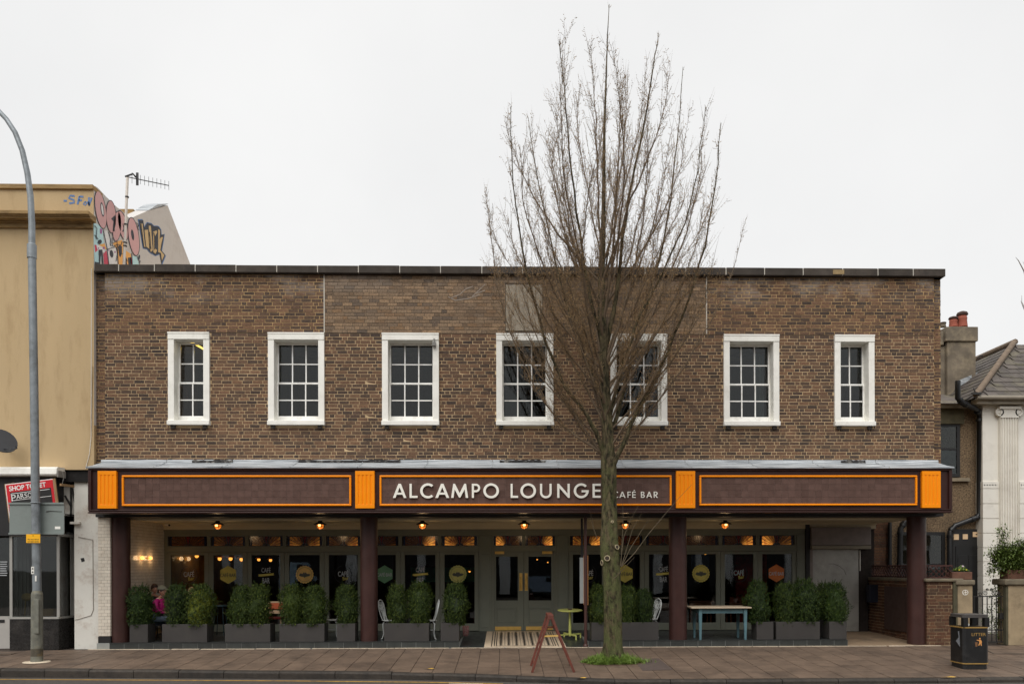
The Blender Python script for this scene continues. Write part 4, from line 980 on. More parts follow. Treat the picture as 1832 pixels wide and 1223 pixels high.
coat('dark', [ell(146, 838, 28, 36, 30), ell(318, 1010, 26, 56, -8), [(130, 950), (185, 950), (200, 1165), (180, 1165), (165, 1000), (150, 1165), (135, 1165)], [(410, 900), (440, 885), (470, 900), (470, 1000), (450, 1060), (430, 1040)], ell(723, 1062, 12, 36, 8), [(500, 1030), (520, 1030), (545, 1165), (520, 1165)], [(555, 1070), (590, 1060), (600, 1165), (565, 1165)], [(76, 1125), (140, 1140), (135, 1168), (76, 1168)], ell(735, 1122, 8, 12, 0, 8)], .008)
bub = [ell(158, 370, 82, 285, -9), ell(310, 470, 78, 245, -3), ell(395, 610, 70, 225, 4), ell(480, 600, 70, 230, -12), ell(640, 760, 82, 290, -8)]
coat('dark', bub, .0095)
inn = [ell(158, 370, 72, 273, -9), ell(310, 470, 68, 233, -3), ell(395, 610, 60, 213, 4), ell(480, 600, 58, 215, -12), ell(640, 760, 72, 276, -8)]
coat('pink', inn, .011)
coat('dark', [ell(180, 365, 24, 106, -8), [(310, 500), (345, 465), (380, 440), (360, 470), (355, 560), (365, 690), (340, 660), (345, 540)], [(475, 560), (495, 600), (520, 630), (500, 690), (470, 690), (490, 640)], ell(622, 735, 20, 80, -8)], .0125)
coat('white', [ell(180, 365, 14, 84, -8)], .014)
W_ = [(715, 520), (782, 520), (800, 630), (840, 560), (905, 575), (940, 610), (985, 610), (1010, 620), (1040, 665), (1045, 735), (1088, 725), (1068, 860), (1050, 960), (1105, 1028), (1048, 1165), (1018, 1010), (960, 1035), (880, 990), (840, 940), (785, 930)]
cx0, cy0 = 920, 800
coat('blue', [[(cx0 + (u - cx0) * 1.06, cy0 + (v - cy0) * 1.05) for u, v in W_]], .003)
coat('dark', [W_], .0045)
coat('gold', [[(738, 572), (772, 572), (805, 880), (815, 910), (785, 905)], [(800, 665), (850, 660), (870, 940), (825, 905)], [(862, 600), (893, 605), (920, 960), (890, 985), (868, 800)], [(925, 690), (975, 670), (985, 700), (950, 760), (955, 930), (985, 960), (960, 1010), (930, 985)], [(1000, 650), (1028, 670), (1020, 800), (1040, 770), (1070, 765), (1045, 860), (1030, 960), (1090, 1030), (1055, 1110), (1040, 1000), (1000, 985)]], .006)
for q in ([(65, 600), (100, 640), (92, 760), (120, 800)], [(195, 660), (215, 760), (250, 930), (275, 1160)], [(270, 690), (300, 800), (300, 890), (325, 900), (322, 780)], [(330, 850), (395, 830), (400, 940), (412, 1165)], [(500, 850), (520, 930), (515, 1010), (480, 1040)], [(610, 1000), (618, 1165)], [(690, 1050), (722, 1120), (725, 1165)], [(60, 740), (85, 745), (95, 800)], [(240, 950), (300, 930), (380, 910), (405, 1000), (380, 1120)], [(335, 905), (390, 880), (455, 880), (470, 830)], [(445, 1010), (500, 1010), (545, 1120)], [(672, 560), (705, 580), (700, 640), (715, 670)], [(680, 620), (715, 600)], [(745, 575), (785, 905)], [(868, 690), (890, 940)], [(930, 700), (945, 760), (945, 950)]):
    m_ = MB(); m_.stroke(lambda u, v: gp(u, v, .0165), q, 9); m_.build('graffiti', paints['dark'], lb)
tg = MB(); pl = lambda u, v: P(u / 7.644, 320 + v / 7.644, -.004)
for q in ([(870, 300), (915, 300)], [(1020, 235), (960, 230), (940, 262), (1010, 290), (1015, 325), (945, 335)], [(1060, 350), (1085, 240)], [(1085, 240), (1140, 245)], [(1075, 295), (1120, 290)]): tg.stroke(pl, q, 26)
tg.stroke(pl, [(1165, 310), (1140, 345), (1165, 360), (1190, 330), (1165, 310)], 18); tg.stroke(pl, [(1200, 310), (1215, 365), (1255, 260), (1215, 255), (1215, 365)], 24)
tg.build('graffiti', paints['blue'], lb)
# shop below
YB, YP = -.05, .12
p_ = MB(); xa, xb = X(133, YP, 1000), X(177, YP, 1000); p_.box(xa, xb, YP, YP + .6, -.01, Z(862, YP)); p_.build('pilaster', peel, lb)
cb = MB(); cb.tube([P(140, 960, YP - .006), P(166, 965, YP - .006), P(167, 1090, YP - .006), P(163, 1100, YP - .006), P(140, 1107, YP - .006), P(134, 1108, YP - .006)], .008, 5); cb.build('cable', M('cable_grey', lin(150, 142, 132), .7), lb)
hl = MB(); hl.extrude([P(u, v, YP - .002) for u, v in ((144, 998), (150, 997), (152, 1003), (146, 1005))], (0, .001, 0)); hl.build('hole', black_gap, lb)
dk = M('void_black', lin(28, 26, 25), .95, .3, 8)
MB().box(X(40, .05, 860), XG - .02, .05, .48, Z(861.8, .12), zs - .002).build('lintel_void', dk, lb)  # solid box, the dark of the open void put into its colour
MB().box(-24, X(100, -.12, 900), -.12, .3, Z(956, -.12), zs - .01).build('fascia', M('black_fascia', lin(30, 29, 30), .45, .2, 3), lb)
MB().box(X(103, .2, 890), X(138, .2, 890), .2, .26, Z(921, .2), Z(868, .2)).build('white_board', peel, lb)
br = MB()
for a, b in (((127, 865), (127, 922)), ((116, 886), (127, 905)), ((128, 870), (142, 932)), ((117, 920), (138, 921))): br.bar(P(*a, .14), P(*b, .14), .035, .03)
br.build('bracket', black_gap, lb)
MB().box(X(128, .12, 930), X(145, .12, 930), .05, .35, Z(936, .12), Z(932, .12)).build('ledge', peel, lb)
xw0, xw1, xr1, yr1 = X(17, YB, 1030), X(108, YB, 1030), X(133, .48, 1030), .48
zr0, zr1, zg1 = Z(1157, YB), Z(1103, YB), Z(957, YB)
sr = MB(); sr.extrude([(xw0, YB, -.005), (xw1 - .04, YB, -.005), (xr1, yr1, -.005), (xw0, yr1, -.005)], (0, 0, zr1 + .005)); sr.build('stall_riser', gloss_black, lb)
MB().extrude([(xw0 - .02, YB - .03, zr1), (xw1 - .02, YB - .03, zr1), (xr1 + .0, yr1, zr1), (xw0 - .02, yr1, zr1)], (0, 0, .045)).build('window_sill', alu, lb, bevel=.006)
fr = MB(); z0, z1 = zr1 + .046, zg1
for (a, ya) in ((xw0 + .03, YB), (xw1 - .05, YB)): fr.box(a - .03, a + .03, ya, ya + .05, z0, z1)
fr.bar((xw0, YB + .03, z1 + .02), (xw1 - .02, YB + .03, z1 + .02), .06, .06); fr.bar((xw1 - .02, YB + .03, z1 + .02), (xr1, yr1, z1 + .02), .06, .06)
fr.box(xr1 - .03, xr1 + .01, yr1 - .03, yr1, z0, z1)
fr.build('window_frame', alu, lb)
MB().box(xw0 + .061, xw1 - .081, YB + .02, YB + .03, z0, z1 - .01).build('pane', pane, lb)
MB().extrude([(xw1 - .01, YB + .03, z0), (xr1 - .035, yr1 - .03, z0), (xr1 - .035, yr1 - .022, z0), (xw1 - .01, YB + .038, z0)], (0, 0, z1 - z0 - .01)).build('pane', pane, lb)
rmb = MB(); rmb.box(-13.5, xr1 + .02, 3.4, 3.42, -.01, zs); rmb.box(xr1 + .001, xr1 + .02, yr1 + .01, 3.4, -.01, zs); rmb.box(-13.5, xr1, yr1 - .2, 3.4, z1 + .06, z1 + .1); rmb.build('room_wall', room_dark, lb)
drp = MB(); nn = 8
for k in range(nn): drp.box(X(25, .6) + k * .045, X(25, .6) + k * .045 + .036, .55 + .02 * (k % 2), .58 + .02 * (k % 2), zr1 + .06, z1)
tag(drp.build('shop_curtain', M('grey_drape', lin(120, 120, 116), .9, .15, 3)), 'grey curtain hanging inside the empty shop window', 'curtain')
cbx = MB().box(X(76, .3), X(97, .3), .25, .5, zr1 + .046, zr1 + .2); tag(cbx.build('cardboard_box', M('cardboard', lin(176, 146, 106), .9), None, (X(86, .3), .3, zr1)), 'open cardboard box on the empty shop window sill', 'box')
ch_ = MB(); ch_.ball(P(48, 1067, .55), .13, 12, sy=.3, sz=.7); ch_.tube([P(46, 1072, .55), P(44, 1106, .55)], .015, 6); tag(ch_.build('swivel_chair', M('mustard_cloth', lin(150, 128, 78), .9)), 'mustard swivel chair back inside the empty shop window', 'chair')
dr = MB().box(-12.5, xw0 - .03, .25, .3, 0.0, Z(1098, .25)); d_ = dr.build('shop_door', M('door_grey_white', lin(176, 172, 166), .6, .05, 3), lb)
MB().box(-12.5, xw0 - .03, .262, .268, Z(1098, .25), Z(960, .25)).build('door_pane', pane, lb)
MB().box(X(-5, .25), X(8, .25), .235, .25, Z(1109, .25), Z(1104, .25)).build('letter_slot', black_gap, lb)
hrs = MB()
for k, w in enumerate((13, 12, 13, 11, 12, 13, 12)):
    hrs.quad(P(0, 1003.5 + 4 * k, .26), P(w, 1003.5 + 4 * k, .26), P(w, 1005.2 + 4 * k, .26), P(0, 1005.2 + 4 * k, .26))
hrs.build('opening_hours_lines', dec_white, lb)
aw = thing('awning_cassette', 'closed white awning cassette above the shop to let board', 'awning', P(50, 845, -.2))
ax1 = X(103.5, -.3, 843)
MB().extrude([(-24, -.02, Z(851, -.3)), (-24, -.33, Z(851, -.3)), (-24, -.36, Z(848, -.3)), (-24, -.34, Z(838, -.3)), (-24, -.30, Z(835, -.3)), (-24, -.02, Z(834, -.3))], (ax1 + 24, 0, 0)).build('cassette', white_paint, aw)
MB().box(ax1, ax1 + .03, -.34, -.03, Z(853, -.3), Z(841, -.3)).build('end_cap', M('awning_end_grey', lin(150, 146, 140), .5), aw, bevel=.008)
MB().tube([(ax1 + .04, -.2, Z(842, -.2)), (ax1 + .07, -.2, Z(855, -.2)), (ax1 + .02, -.18, Z(868, -.2))], .006, 5).build('awning_cord', alu, aw)
# agents' board
brd_red = M('board_red', lin(206, 18, 34), .4, .03, 4); brd_wht = M('board_white', lin(236, 234, 230), .5); timber = M('board_timber', lin(150, 120, 84), .8, .15, 6)
A0 = P(8.6, 866, -.72); A1 = P(95, 855.5, -.72); ux = (A1 - A0); wB = ux.length; ux.normalize(); nz = Vector((0, 0, 1)); nz = (nz - ux * nz.dot(ux)).normalized(); ny = ux.cross(nz)
bd = thing('to_let_board', 'tilted red and black letting board reading shop to let on timber backing', 'sign', A0)
def bp(u, v, o=0.0): return A0 + ux * u - nz * v - ny * 0 + Vector((0, -o, 0))
hB = .82; kx = wB / 755
MB().obox(bp(wB / 2, hB / 2) + Vector((0, .02, 0)), ux * wB / 2, Vector((0, .012, 0)), nz * hB / 2).build('board', brd_wht, bd)
def bq(u0, v0, u1, v1, o): return [bp(u0, v0, o), bp(u1, v0, o), bp(u1, v1, o), bp(u0, v1, o)]
MB().extrude(bq(.018, .018, wB - .018, hB, .0), (0, .008, 0)).build('board_face', brd_red, bd)
MB().extrude(bq(.09, .185, wB - .07, hB, .003), (0, .002, 0)).build('board_panel', black_gap, bd)
MB().extrude(bq(.11, .212, wB - .10, .222, .006), (0, .002, 0)).extrude(bq(.11, .36, wB - .085, .369, .006), (0, .002, 0)).build('board_rule', brd_wht, bd)
rt = math.atan2(ux.z, ux.x)
put(text_mesh('SHOP TO LET', .001, .02), 'board_lettering', brd_wht, bd, bp(wB * .46, .106, .006), w=wB * .76, h=.105, rot=rt)
u = .10
for ch, w, hh in (('P', .105, .135), ('A', .085, .1), ('R', .082, .1), ('S', .065, .1), ('O', .085, .1), ('N', .088, .1), ('S', .065, .1)):
    put(text_mesh(ch, .001, -.004), 'board_lettering', brd_wht, bd, bp(u + w / 2, .29 + (.018 if ch == 'P' else 0), .006), w=w * .88, h=hh, rot=rt)
    if ch in 'PARN':
        base = .341 + (.0175 if ch == 'P' else 0)
        sx_ = {'P': (.1,), 'A': (.02, .86), 'R': (.1, .86), 'N': (.08,)}[ch]
        m_ = MB()
        for k in sx_: m_.extrude(bq(u + w * k - .012, base - .007, u + w * k + .024, base, .0062), (0, .002, 0))
        if ch in 'PRN': m_.extrude(bq(u - .004, base - hh + .004, u + .03, base - hh + .011, .0062), (0, .002, 0))
        m_.build('board_lettering', brd_wht, bd)
    u += w + .004
sb = MB(); B0 = P(4, 868, -.72)
sb.extrude([bp(-.005, -.005, -.02), bp(-.005, hB, -.02), bp(-.09, hB, -.5), bp(-.0, -.10, -.5) + Vector((-.08, 0, .0))], (-.02, 0, 0)); sb.build('backing_board', timber, bd)
sb = MB(); sb.bar(bp(wB + .012, .0, -.02), bp(wB + .012, hB, -.02), .03, .05); sb.bar(bp(wB - .02, .1, -.3), bp(wB + .10, .12, -.6), .05, .05); sb.build('batten', timber, bd)
# satellite dish
dc = P(2, 791, -.45); ds = thing('satellite_dish', 'dark satellite dish on the ochre wall at the left edge', 'dish', dc)
dm = M('dish_grey', lin(58, 60, 64), .5)
ob = MB().lathe([(.30, .07), (.22, .03), (.12, .008), (0.001, 0)], (0, 0, 0), 22).lathe([(.001, -.012), (.2, .012), (.30, .055)], (0, 0, 0), 22).xf(Matrix.Translation(dc) @ Matrix.Rotation(R(52), 4, 'Z') @ Matrix.Rotation(R(62), 4, 'X')).build('dish', dm, ds)
MB().tube([dc + Vector((.0, -.0, -.12)), P(20, 804, -.75), P(25, 801, -.8)], .012, 6).build('dish_arm', dm, ds); MB().bar(P(24, 802, -.8), P(29, 800, -.84), .05, .05).build('receiver', dm, ds)
MB().tube([dc, dc + Vector((-.1, .4, -.1))], .02, 6).build('wall_bracket', dm, ds)
# television aerial
ay = .9; ae = thing('television_aerial', 'rooftop television aerial on a pole in front of the graffiti gable', 'aerial', P(222, 468, ay))
am = M('aerial_metal', lin(210, 202, 192), .5, .1, 20, metal=.3); ad = M('aerial_dark', lin(44, 44, 46), .5)
MB().tube([P(221.5, 478, ay), P(224, 420, ay), P(228, 318, ay)], .032, 8).build('mast', am, ae)
cl_ = MB()
for yy, dx_ in ((352.5, 227.2), (401.5, 225), (434, 224), (440, 223.7)): cl_.tube([P(dx_, yy - 1, ay), P(dx_, yy + 1, ay)], .045, 8)
cl_.build('mast_clamp', ad, ae)
b0, b1 = P(225, 316, ay), P(302, 332, ay + .8); MB().tube([b0, b1], .012, 6).build('boom', ad, ae)
for k in range(10):
    q = b0 + (b1 - b0) * (.14 + .86 * k / 9); hgt = .11 if k else .13
    MB().tube([q - Vector((0, 0, hgt)), q + Vector((0, 0, hgt))], .005, 5).build('element', ad, ae)
q = b0 + (b1 - b0) * .26; MB().bar(q - Vector((0, 0, .15)), q + Vector((0, 0, .15)), .055, .02).build('reflector', ad, ae)
MB().tube([P(224, 316, ay), P(238, 311, ay + .1), P(243, 317, ay + .2)], .02, 6).build('boom_clamp', ad, ae)

# ================================================================== HOUSE TO THE RIGHT
pebble = M('pebbledash', lin(72, 58, 46), .98, .35, 26, c2=lin(156, 132, 102), bmp=.012, bsc=55, dirt=lin(66, 54, 42), dsc=.9, damt=.85)
stucco = M('cream_stucco', lin(232, 228, 218), .7, .03, 2, dirt=lin(186, 178, 166), dsc=1.8, damt=.4)
cement = M('cement_chimney', lin(112, 102, 88), .95, .25, 2.5, bmp=.006, bsc=30, dirt=lin(176, 160, 132), dsc=1.6, damt=.6)
dark_trim = M('dark_painted_trim', lin(26, 25, 25), .5)
slate_r = M('roof_slate', lin(96, 88, 82), .75, .25, 5, per=.4, bmp=.005, bsc=30, dirt=lin(122, 118, 78), dsc=1.6, damt=.55)
terra = M('terracotta', lin(152, 82, 64), .8, .12, 6)
pipe_b = M('black_pipe', lin(24, 25, 27), .38, .1, 8)
YH = 3.5; YF2 = 3.2
hs = thing('stucco_house', 'cream stucco and brown pebbledash house with slate hip roof at the right edge', 'house', (12.5, YH, 0))
ZE = 6.22; XW1 = 12.87
MB().box(10.0, XW1, YH, YH + .3, -.02, ZE - .1).box(10.0, 10.3, YH + .3, 12, -.02, ZE - .1).build('wall', pebble, hs)
MB().box(XW1, 20, YF2, YF2 + .4, -.02, ZE - .02).build('wall', stucco, hs)
# rusticated courses below, plain field above
cr_ = MB(); ys_ = [874 + 0, 901, 927.5, 953.5, 979.5, 1004.5, 1030, 1055, 1081, 1107, 1130]
for a, b in zip(ys_, ys_[1:]):
    MB().box(XW1 - .012, X(1788.5, YF2, 1000), YF2 - .03, YF2 + .35, Z(b, YF2, 1780) + .012, Z(a, YF2, 1780) - .002).build('stucco_block', stucco, hs, bevel=.006)
    MB().box(X(1823.5, YF2, 1000), 20, YF2 - .03, YF2 - .001, Z(b, YF2, 1780) + .012, Z(a, YF2, 1780) - .002).build('stucco_block', stucco, hs, bevel=.006)
bd_ = MB(); za, zb = Z(873.5, YF2, 1780), Z(861, YF2, 1780)
bd_.box(XW1 - .014, X(1788.5, YF2, 870), YF2 - .035, YF2 + .3, za, zb); bd_.box(X(1823.5, YF2, 870), 20, YF2 - .035, YF2 - .001, za, zb); bdo = bd_.build('band', stucco, hs, bevel=.006)
rg = MB()
for k in range(5):
    for xx in (XW1 + .03 + k * .075, X(1826, YF2, 870) + k * .075): rg.lathe([(.02, .0), (.034, -.01), (.034, -.02), (.02, -.02)], (xx, YF2 - .035, (za + zb) / 2), 10, axis='y')
rg.build('band_ornament', M('stucco_shadow', lin(160, 154, 144), .8), hs)
xa, xb = X(1790, YF2 - .1, 900), X(1822, YF2 - .1, 900); ps = MB(); n = 7; ww = (xb - xa) / n; prof_ = [(xa, YF2 - .08)]
for k in range(n):
    c = xa + ww * (k + .5); prof_ += [(c - ww * .36, YF2 - .11), (c - ww * .24, YF2 - .065), (c + ww * .24, YF2 - .065), (c + ww * .36, YF2 - .11)]
prof_ += [(xb, YF2 - .08), (xb, YF2 - .001), (xa, YF2 - .001)]
zt_ = Z(747, YF2 - .1, 1800)
ps.extrude([(x_, y_, .3) for x_, y_ in prof_], (0, 0, zt_ - .3)); pst = ps.build('fluted_pilaster', stucco, hs)
cpt = MB(); zc = Z(737, YF2 - .1, 1800)
cpt.box(xa - .05, xb + .05, YF2 - .16, YF2 - .002, zc + .08, zc + .15); cpt.box(xa, xb, YF2 - .12, YF2 - .002, zt_ + .001, zc + .079)
for xx in (xa - .02, xb + .02):
    cpt.lathe([(.02, .0), (.05, .0), (.05, -.02), (.075, -.02), (.075, .01), (.11, .01), (.115, -.03), (.085, -.05), (.001, -.05)][::1], (xx, YF2 - .11, zc), 18, axis='y')
cpt.build('ionic_capital', stucco, hs)
# eaves, gutter, roof
ZEV = 6.28; Xc, Yc = 12.44, 2.8
ev = MB(); ev.box(Xc + .12, 20, Yc + .12, YF2 - .001, ZEV - .16, ZEV - .03); ev.box(10.0, Xc + .11, Yc + .45, YH - .001, ZEV - .2, ZEV - .03); ev.build('eaves_board', M('eaves_stone', lin(172, 164, 148), .8, .15, 4, dirt=lin(90, 84, 74), dsc=3, damt=.7), hs)
gt = MB(); gt.tube([(Xc + .05, Yc + .02, ZEV - .02), (20, Yc + .02, ZEV - .02)], .06, 8); gt.build('gutter', M('gutter_grey', lin(140, 132, 118), .7, .1, 5), hs)
hip = [(Xc, Yc, ZEV), (15.4, 5.76, 8.5)]; K = (8.5 - ZEV) / (15.4 - Xc)
rf = MB(); rf.poly([(Xc, Yc, ZEV - .02), (20, Yc, ZEV - .02), (20, 5.76, 8.48), (15.4, 5.76, 8.48)]); rf.poly([(Xc, Yc, ZEV - .02), (15.4, 5.76, 8.48), (15.4, 13, 8.48), (Xc, 13, ZEV - .02)]); rf.poly([(15.4, 5.76, 8.48), (20, 5.76, 8.48), (20, 13, 8.48), (15.4, 13, 8.48)])
rf.build('roof', slate_r, hs)
rr = MB()                                                     # small lower roof over the pebbledash wing
rr.poly([(9.9, 3.1, ZEV - .12), (Xc + .4, 3.1, ZEV - .12), (Xc + .4, 7, ZEV + 1.2), (9.9, 7, ZEV + 1.2)]); rr.build('roof', slate_r, hs)
row = 0.24; nrow = int(2.96 / row)
rest = MB()
for j in range(nrow):
    d0, d1 = j * row, (j + 1) * row + .05
    x0 = Xc + d0 + .06
    xx = x0 + (0.15 if j % 2 else 0) - .0
    while xx < 17.2:
        a, b = xx + .004, xx + .306; xx += .31
        y0, y1 = Yc + d0, Yc + d1; z0, z1 = ZEV + K * d0 + .022 + random.uniform(0, .006), ZEV + K * d1 + .002
        a2 = max(a, Xc + d1 + .03)
        if b - a2 < .06: continue
        MB().add([(a, y0, z0 - .008), (b, y0, z0 - .008), (b, y0, z0), (a, y0, z0), (b, y1, z1), (a2, y1, z1)], [(0, 1, 2, 3), (3, 2, 4, 5), (1, 4, 2), (0, 3, 5)]).build('slate', slate_r, hs)
for j in range(nrow):
    d0, d1 = j * row, (j + 1) * row + .05; yy = Yc + d0 + .06
    while yy < 12.8:
        a, b = yy + .004, yy + .306; yy += .31; a2 = max(a, Yc + d1 + .03)
        x0, x1 = Xc + d0, Xc + d1; z0, z1 = ZEV + K * d0 + .022 + random.uniform(0, .006), ZEV + K * d1 + .002
        if b - a2 < .06: continue
        rest.add([(x0, a, z0 - .008), (x0, b, z0 - .008), (x0, b, z0), (x0, a, z0), (x1, b, z1), (x1, a2, z1)], [(1, 0, 3, 2), (2, 3, 5, 4)])
tag(rest.build('slate', slate_r, hs), kind='stuff')
rdg = M('ridge_tile', lin(116, 100, 84), .85, .2, 6)
MB().tube([(Xc + .05, Yc + .05, ZEV + .06), (15.4, 5.76, 8.56)], .085, 8).build('hip_ridge', rdg, hs); MB().tube([(15.4, 5.7, 8.56), (15.4, 13, 8.56)], .09, 8).build('ridge', rdg, hs)
MB().extrude([(Xc - .06, Yc - .02, ZEV + .05), (Xc + .10, Yc - .1, ZEV + .04), (Xc + .2, Yc + .1, ZEV + .1), (Xc, Yc + .2, ZEV + .1)], (0, 0, .05)).tube([(Xc, Yc, ZEV + .1), (Xc - .05, Yc, ZEV + .22)], .015, 5).build('hip_iron', dark_trim, hs)
MB().extrude([P(1718, 690, 5.4), P(1760, 664, 5.6), P(1762, 660, 5.6), P(1716, 680, 5.4)], (0, .02, 0)).build('lead_flashing', lead, hs)
# chimney
yc = 5.5; ck = MB(); xa, xb = X(1695, yc, 620), X(1746, yc, 620); za, zb = 6.3, Z(611, yc, 1740)
ch = MB().box(xa, xb, yc, yc + 1.0, za, zb).box(12.3, xa - .001, yc + .12, yc + .9, za, zb - .1).build('chimney', cement, hs, bevel=.02)
MB().box(xa - .07, xb + .04, yc - .06, yc + 1.06, zb, Z(585, yc, 1740)).box(12.3, xa - .071, yc + .05, yc + .95, zb - .09, Z(592, yc, 1690)).build('chimney_cap', cement, hs, bevel=.025)
for px, top, k in ((1721.5, 557, 1.0), (1705.5, 566, .85), (1687, 576, .6)):
    c = P(px, 585, yc + .4); hh = Z(top, yc + .4, px) - c.z; r = .145 * k
    MB().lathe([(r * 1.05, 0), (r * .9, hh * .45), (r * .95, hh * .5), (r * .95, hh * .62), (r * .85, hh * .64), (r * .85, hh * .72)], c, 16).build('chimney_pot', terra if k > .7 else cement, hs)
    MB().lathe([(r * 1.05, hh * .74), (r * 1.15, hh * .80), (r * .95, hh * .93), (r * .4, hh), (.001, hh)], c, 16).build('pot_cowl', M('cowl_dark', lin(66, 46, 38), .8), hs)
MB().lathe([(.05, .0), (.28, .04), (.30, .08)], P(1747, 622, yc + .3), 16, axis='y').build('roof_dish', M('dish_pale', lin(150, 152, 150), .6), hs) if False else None
MB().tube([P(1748, 640, yc), P(1752, 637, yc), P(1758, 636, yc)], .02, 6).build('vent_arm', dark_trim, hs)
# windows, door
def dark_window(x0, x1, z0, z1, y, parts):
    f = MB(); w = .09; f.box(x0, x0 + w, y - .03, y + .1, z0, z1); f.box(x1 - w, x1, y - .03, y + .1, z0, z1); f.box(x0 + w, x1 - w, y - .03, y + .1, z1 - w, z1); f.box(x0 + w, x1 - w, y - .03, y + .1, z0, z0 + w)
    W_ = f.build('window', dark_trim, hs)
    zm = z0 + (z1 - z0) * parts
    MB().box(x0 + w, x1 - w, y - .02, y + .08, zm - .03, zm + .03).build('glazing_bar', dark_trim, W_)
    for a, b in ((z0 + w, zm - .0305), (zm + .0305, z1 - w)): MB().box(x0 + w, x1 - w, y - .012, y - .004, a, b).build('pane', pane, W_)
    MB().box(x0 + w, x1 - w, y - .0035, y - .0005, z0 + w, zm - .0305).build('net_curtain', M('net_curtain', lin(110, 118, 116), .9, .2, 9) if 'net_curtain' not in bpy.data.materials else bpy.data.materials['net_curtain'], W_)
    return W_
w1 = dark_window(X(1668, YH), X(1717, YH), Z(853, YH, 1700), Z(757, YH, 1700), YH - .002, .52)
tag(w1, 'dark upper window with black frame')
MB().box(X(1660, YH), X(1722, YH), YH - .1, YH - .005, Z(760, YH, 1700) + .02, Z(733, YH, 1700)).build('window_head', M('mossy_stone', lin(84, 78, 58), .9, .3, 6), hs)
MB().box(X(1690, YH), X(1732, YH), YH - .1, YH - .001, Z(861, YH, 1700), Z(855, YH, 1700)).build('window_sill', cement, hs)
w2 = dark_window(X(1608, YH), X(1690, YH), Z(1052, YH, 1650), Z(951, YH, 1650), YH - .002, .42)
dx0, dx1 = X(1703, YH), X(1756, YH)
MB().box(dx0, dx1, YH - .06, YH - .001, .0, Z(946, YH, 1730)).build('door_frame', dark_trim, hs)
dd = MB().box(dx0 + .07, dx1 - .06, YH - .075, YH - .061, .0, Z(976, YH, 1730)).build('door', M('black_gloss_door', lin(20, 20, 20), .35), hs)
for (a, b) in ((.12, .36), (.42, .66)): MB().box(dx0 + a, dx0 + b, YH - .083, YH - .0755, 1.3, 2.1).build('door_panel', bpy.data.materials['black_gloss_door'], dd, bevel=.006)
for a, b, c, d in ((1704, 1713, 955, 965), (1720, 1729, 955, 964), (1738, 1747, 951, 960)):
    MB().box(X(a, YH), X(b, YH), YH - .07, YH - .0605, Z(d, YH, 1730), Z(c, YH, 1730)).build('fanlight_pane', M('fanlight_lit', lin(222, 190, 150), .5) if 'fanlight_lit' not in bpy.data.materials else bpy.data.materials['fanlight_lit'], hs)
MB().box(X(1743, YH), X(1745.5, YH), YH - .075, YH - .0702, Z(956.5, YH, 1730), Z(954.5, YH, 1730)).build('fanlight_mark', dark_trim, hs)
qb = MB()
for b in lay(10.0, 10.5, .2, 3.3, jt=.012): brick_box(qb, b, YH - .05, .05)
tag(qb.build('brick', brick_dark, hs), kind='stuff')
MB().box(10.0, 10.5, YH - .042, YH - .001, .1, 3.32).build('brick_pier', mortar_patch, hs)
# drainpipes
def pipe(name, label, pts, r, y, grp='black drainpipes'):
    w = [P(u, v, y - o) for u, v, o in pts]; t = thing(name, label, 'drainpipe', w[-1], grp)
    MB().tube(w, r, 10).build('pipe', pipe_b, t)
    for i in range(1, len(w) - 1):
        a = (w[i] + (w[i + 1] - w[i]).normalized() * .10); d = (w[i + 1] - w[i]).normalized()
        MB().tube([a, a + d * .07], r * 1.22, 10).build('pipe_collar', pipe_b, t)
pipe('drainpipe', 'thick black drainpipe bending twice down the wall between pebbledash and stucco', [(1713.5, 681, .7), (1713.5, 712, .7), (1722, 721, .6), (1746, 731, .35), (1752, 742, .2), (1752, 917, .14), (1748, 925, .14), (1708, 940, .14), (1699.5, 950, .14), (1699.5, 1060, .14)], .07, YH)
pipe('drainpipe', 'thin black drainpipe beside the brick pier at the back of the side garden', [(1592, 934, .15), (1592, 1000, .15), (1592, 1060, .15)], .05, YH)
pipe('drainpipe', 'black drainpipe curving behind the right hand column', [(1632, 925, .2), (1620, 931, .2), (1611, 945, .2), (1610, 1000, .2), (1610, 1060, .2)], .075, YH)
# garden wall, lattice, gate piers
XGW = 9.63
gw = thing('garden_wall', 'low brown brick garden wall with lattice top behind the right hand column', 'wall', (XGW, 0, 0))
zc_ = Z(1040, 0, 1690)
MB().box(XGW + .006, XGW + .22, .006, YS + .3, -.05, zc_).box(XGW + .221, X(1704, 0), .006, .22, -.05, zc_).build('wall_core', M('mortar_dirty', lin(158, 138, 108), .95, .3, 6), gw)
for b in lay(XGW, X(1704, 0) - .002, .0, zc_, jt=.011): 
    m_ = MB(); brick_box(m_, b, 0, .011); m_.build('brick', brick_dark, gw)
sb = MB()
for b in lay(.004, YS + .3, .0, zc_, jt=.011):
    j = random.uniform(0, .003); y0, y1, z0, z1 = b
    sb.add([(XGW - j, y0, z0), (XGW - j, y1, z0), (XGW - j, y1, z1), (XGW - j, y0, z1), (XGW + .0115, y0, z0), (XGW + .0115, y1, z0), (XGW + .0115, y1, z1), (XGW + .0115, y0, z1)], [(0, 3, 2, 1), (0, 1, 5, 4), (2, 3, 7, 6), (0, 4, 7, 3), (1, 2, 6, 5)])
tag(sb.build('side_brickwork', brick_dark, gw), kind='stuff')
stone = M('wall_coping_stone', lin(116, 106, 88), .9, .2, 5, bmp=.004, dirt=lin(60, 56, 46), dsc=3, damt=.7)
MB().box(XGW - .05, XGW + .27, .28, YS + .3, zc_, zc_ + .07).build('coping', stone, gw, bevel=.02)
MB().box(XGW - .06, X(1722, 0), -.06, .279, zc_, zc_ + .075).build('coping', stone, gw, bevel=.025)
post_m = M('mossy_post', lin(78, 74, 56), .95, .25, 6)
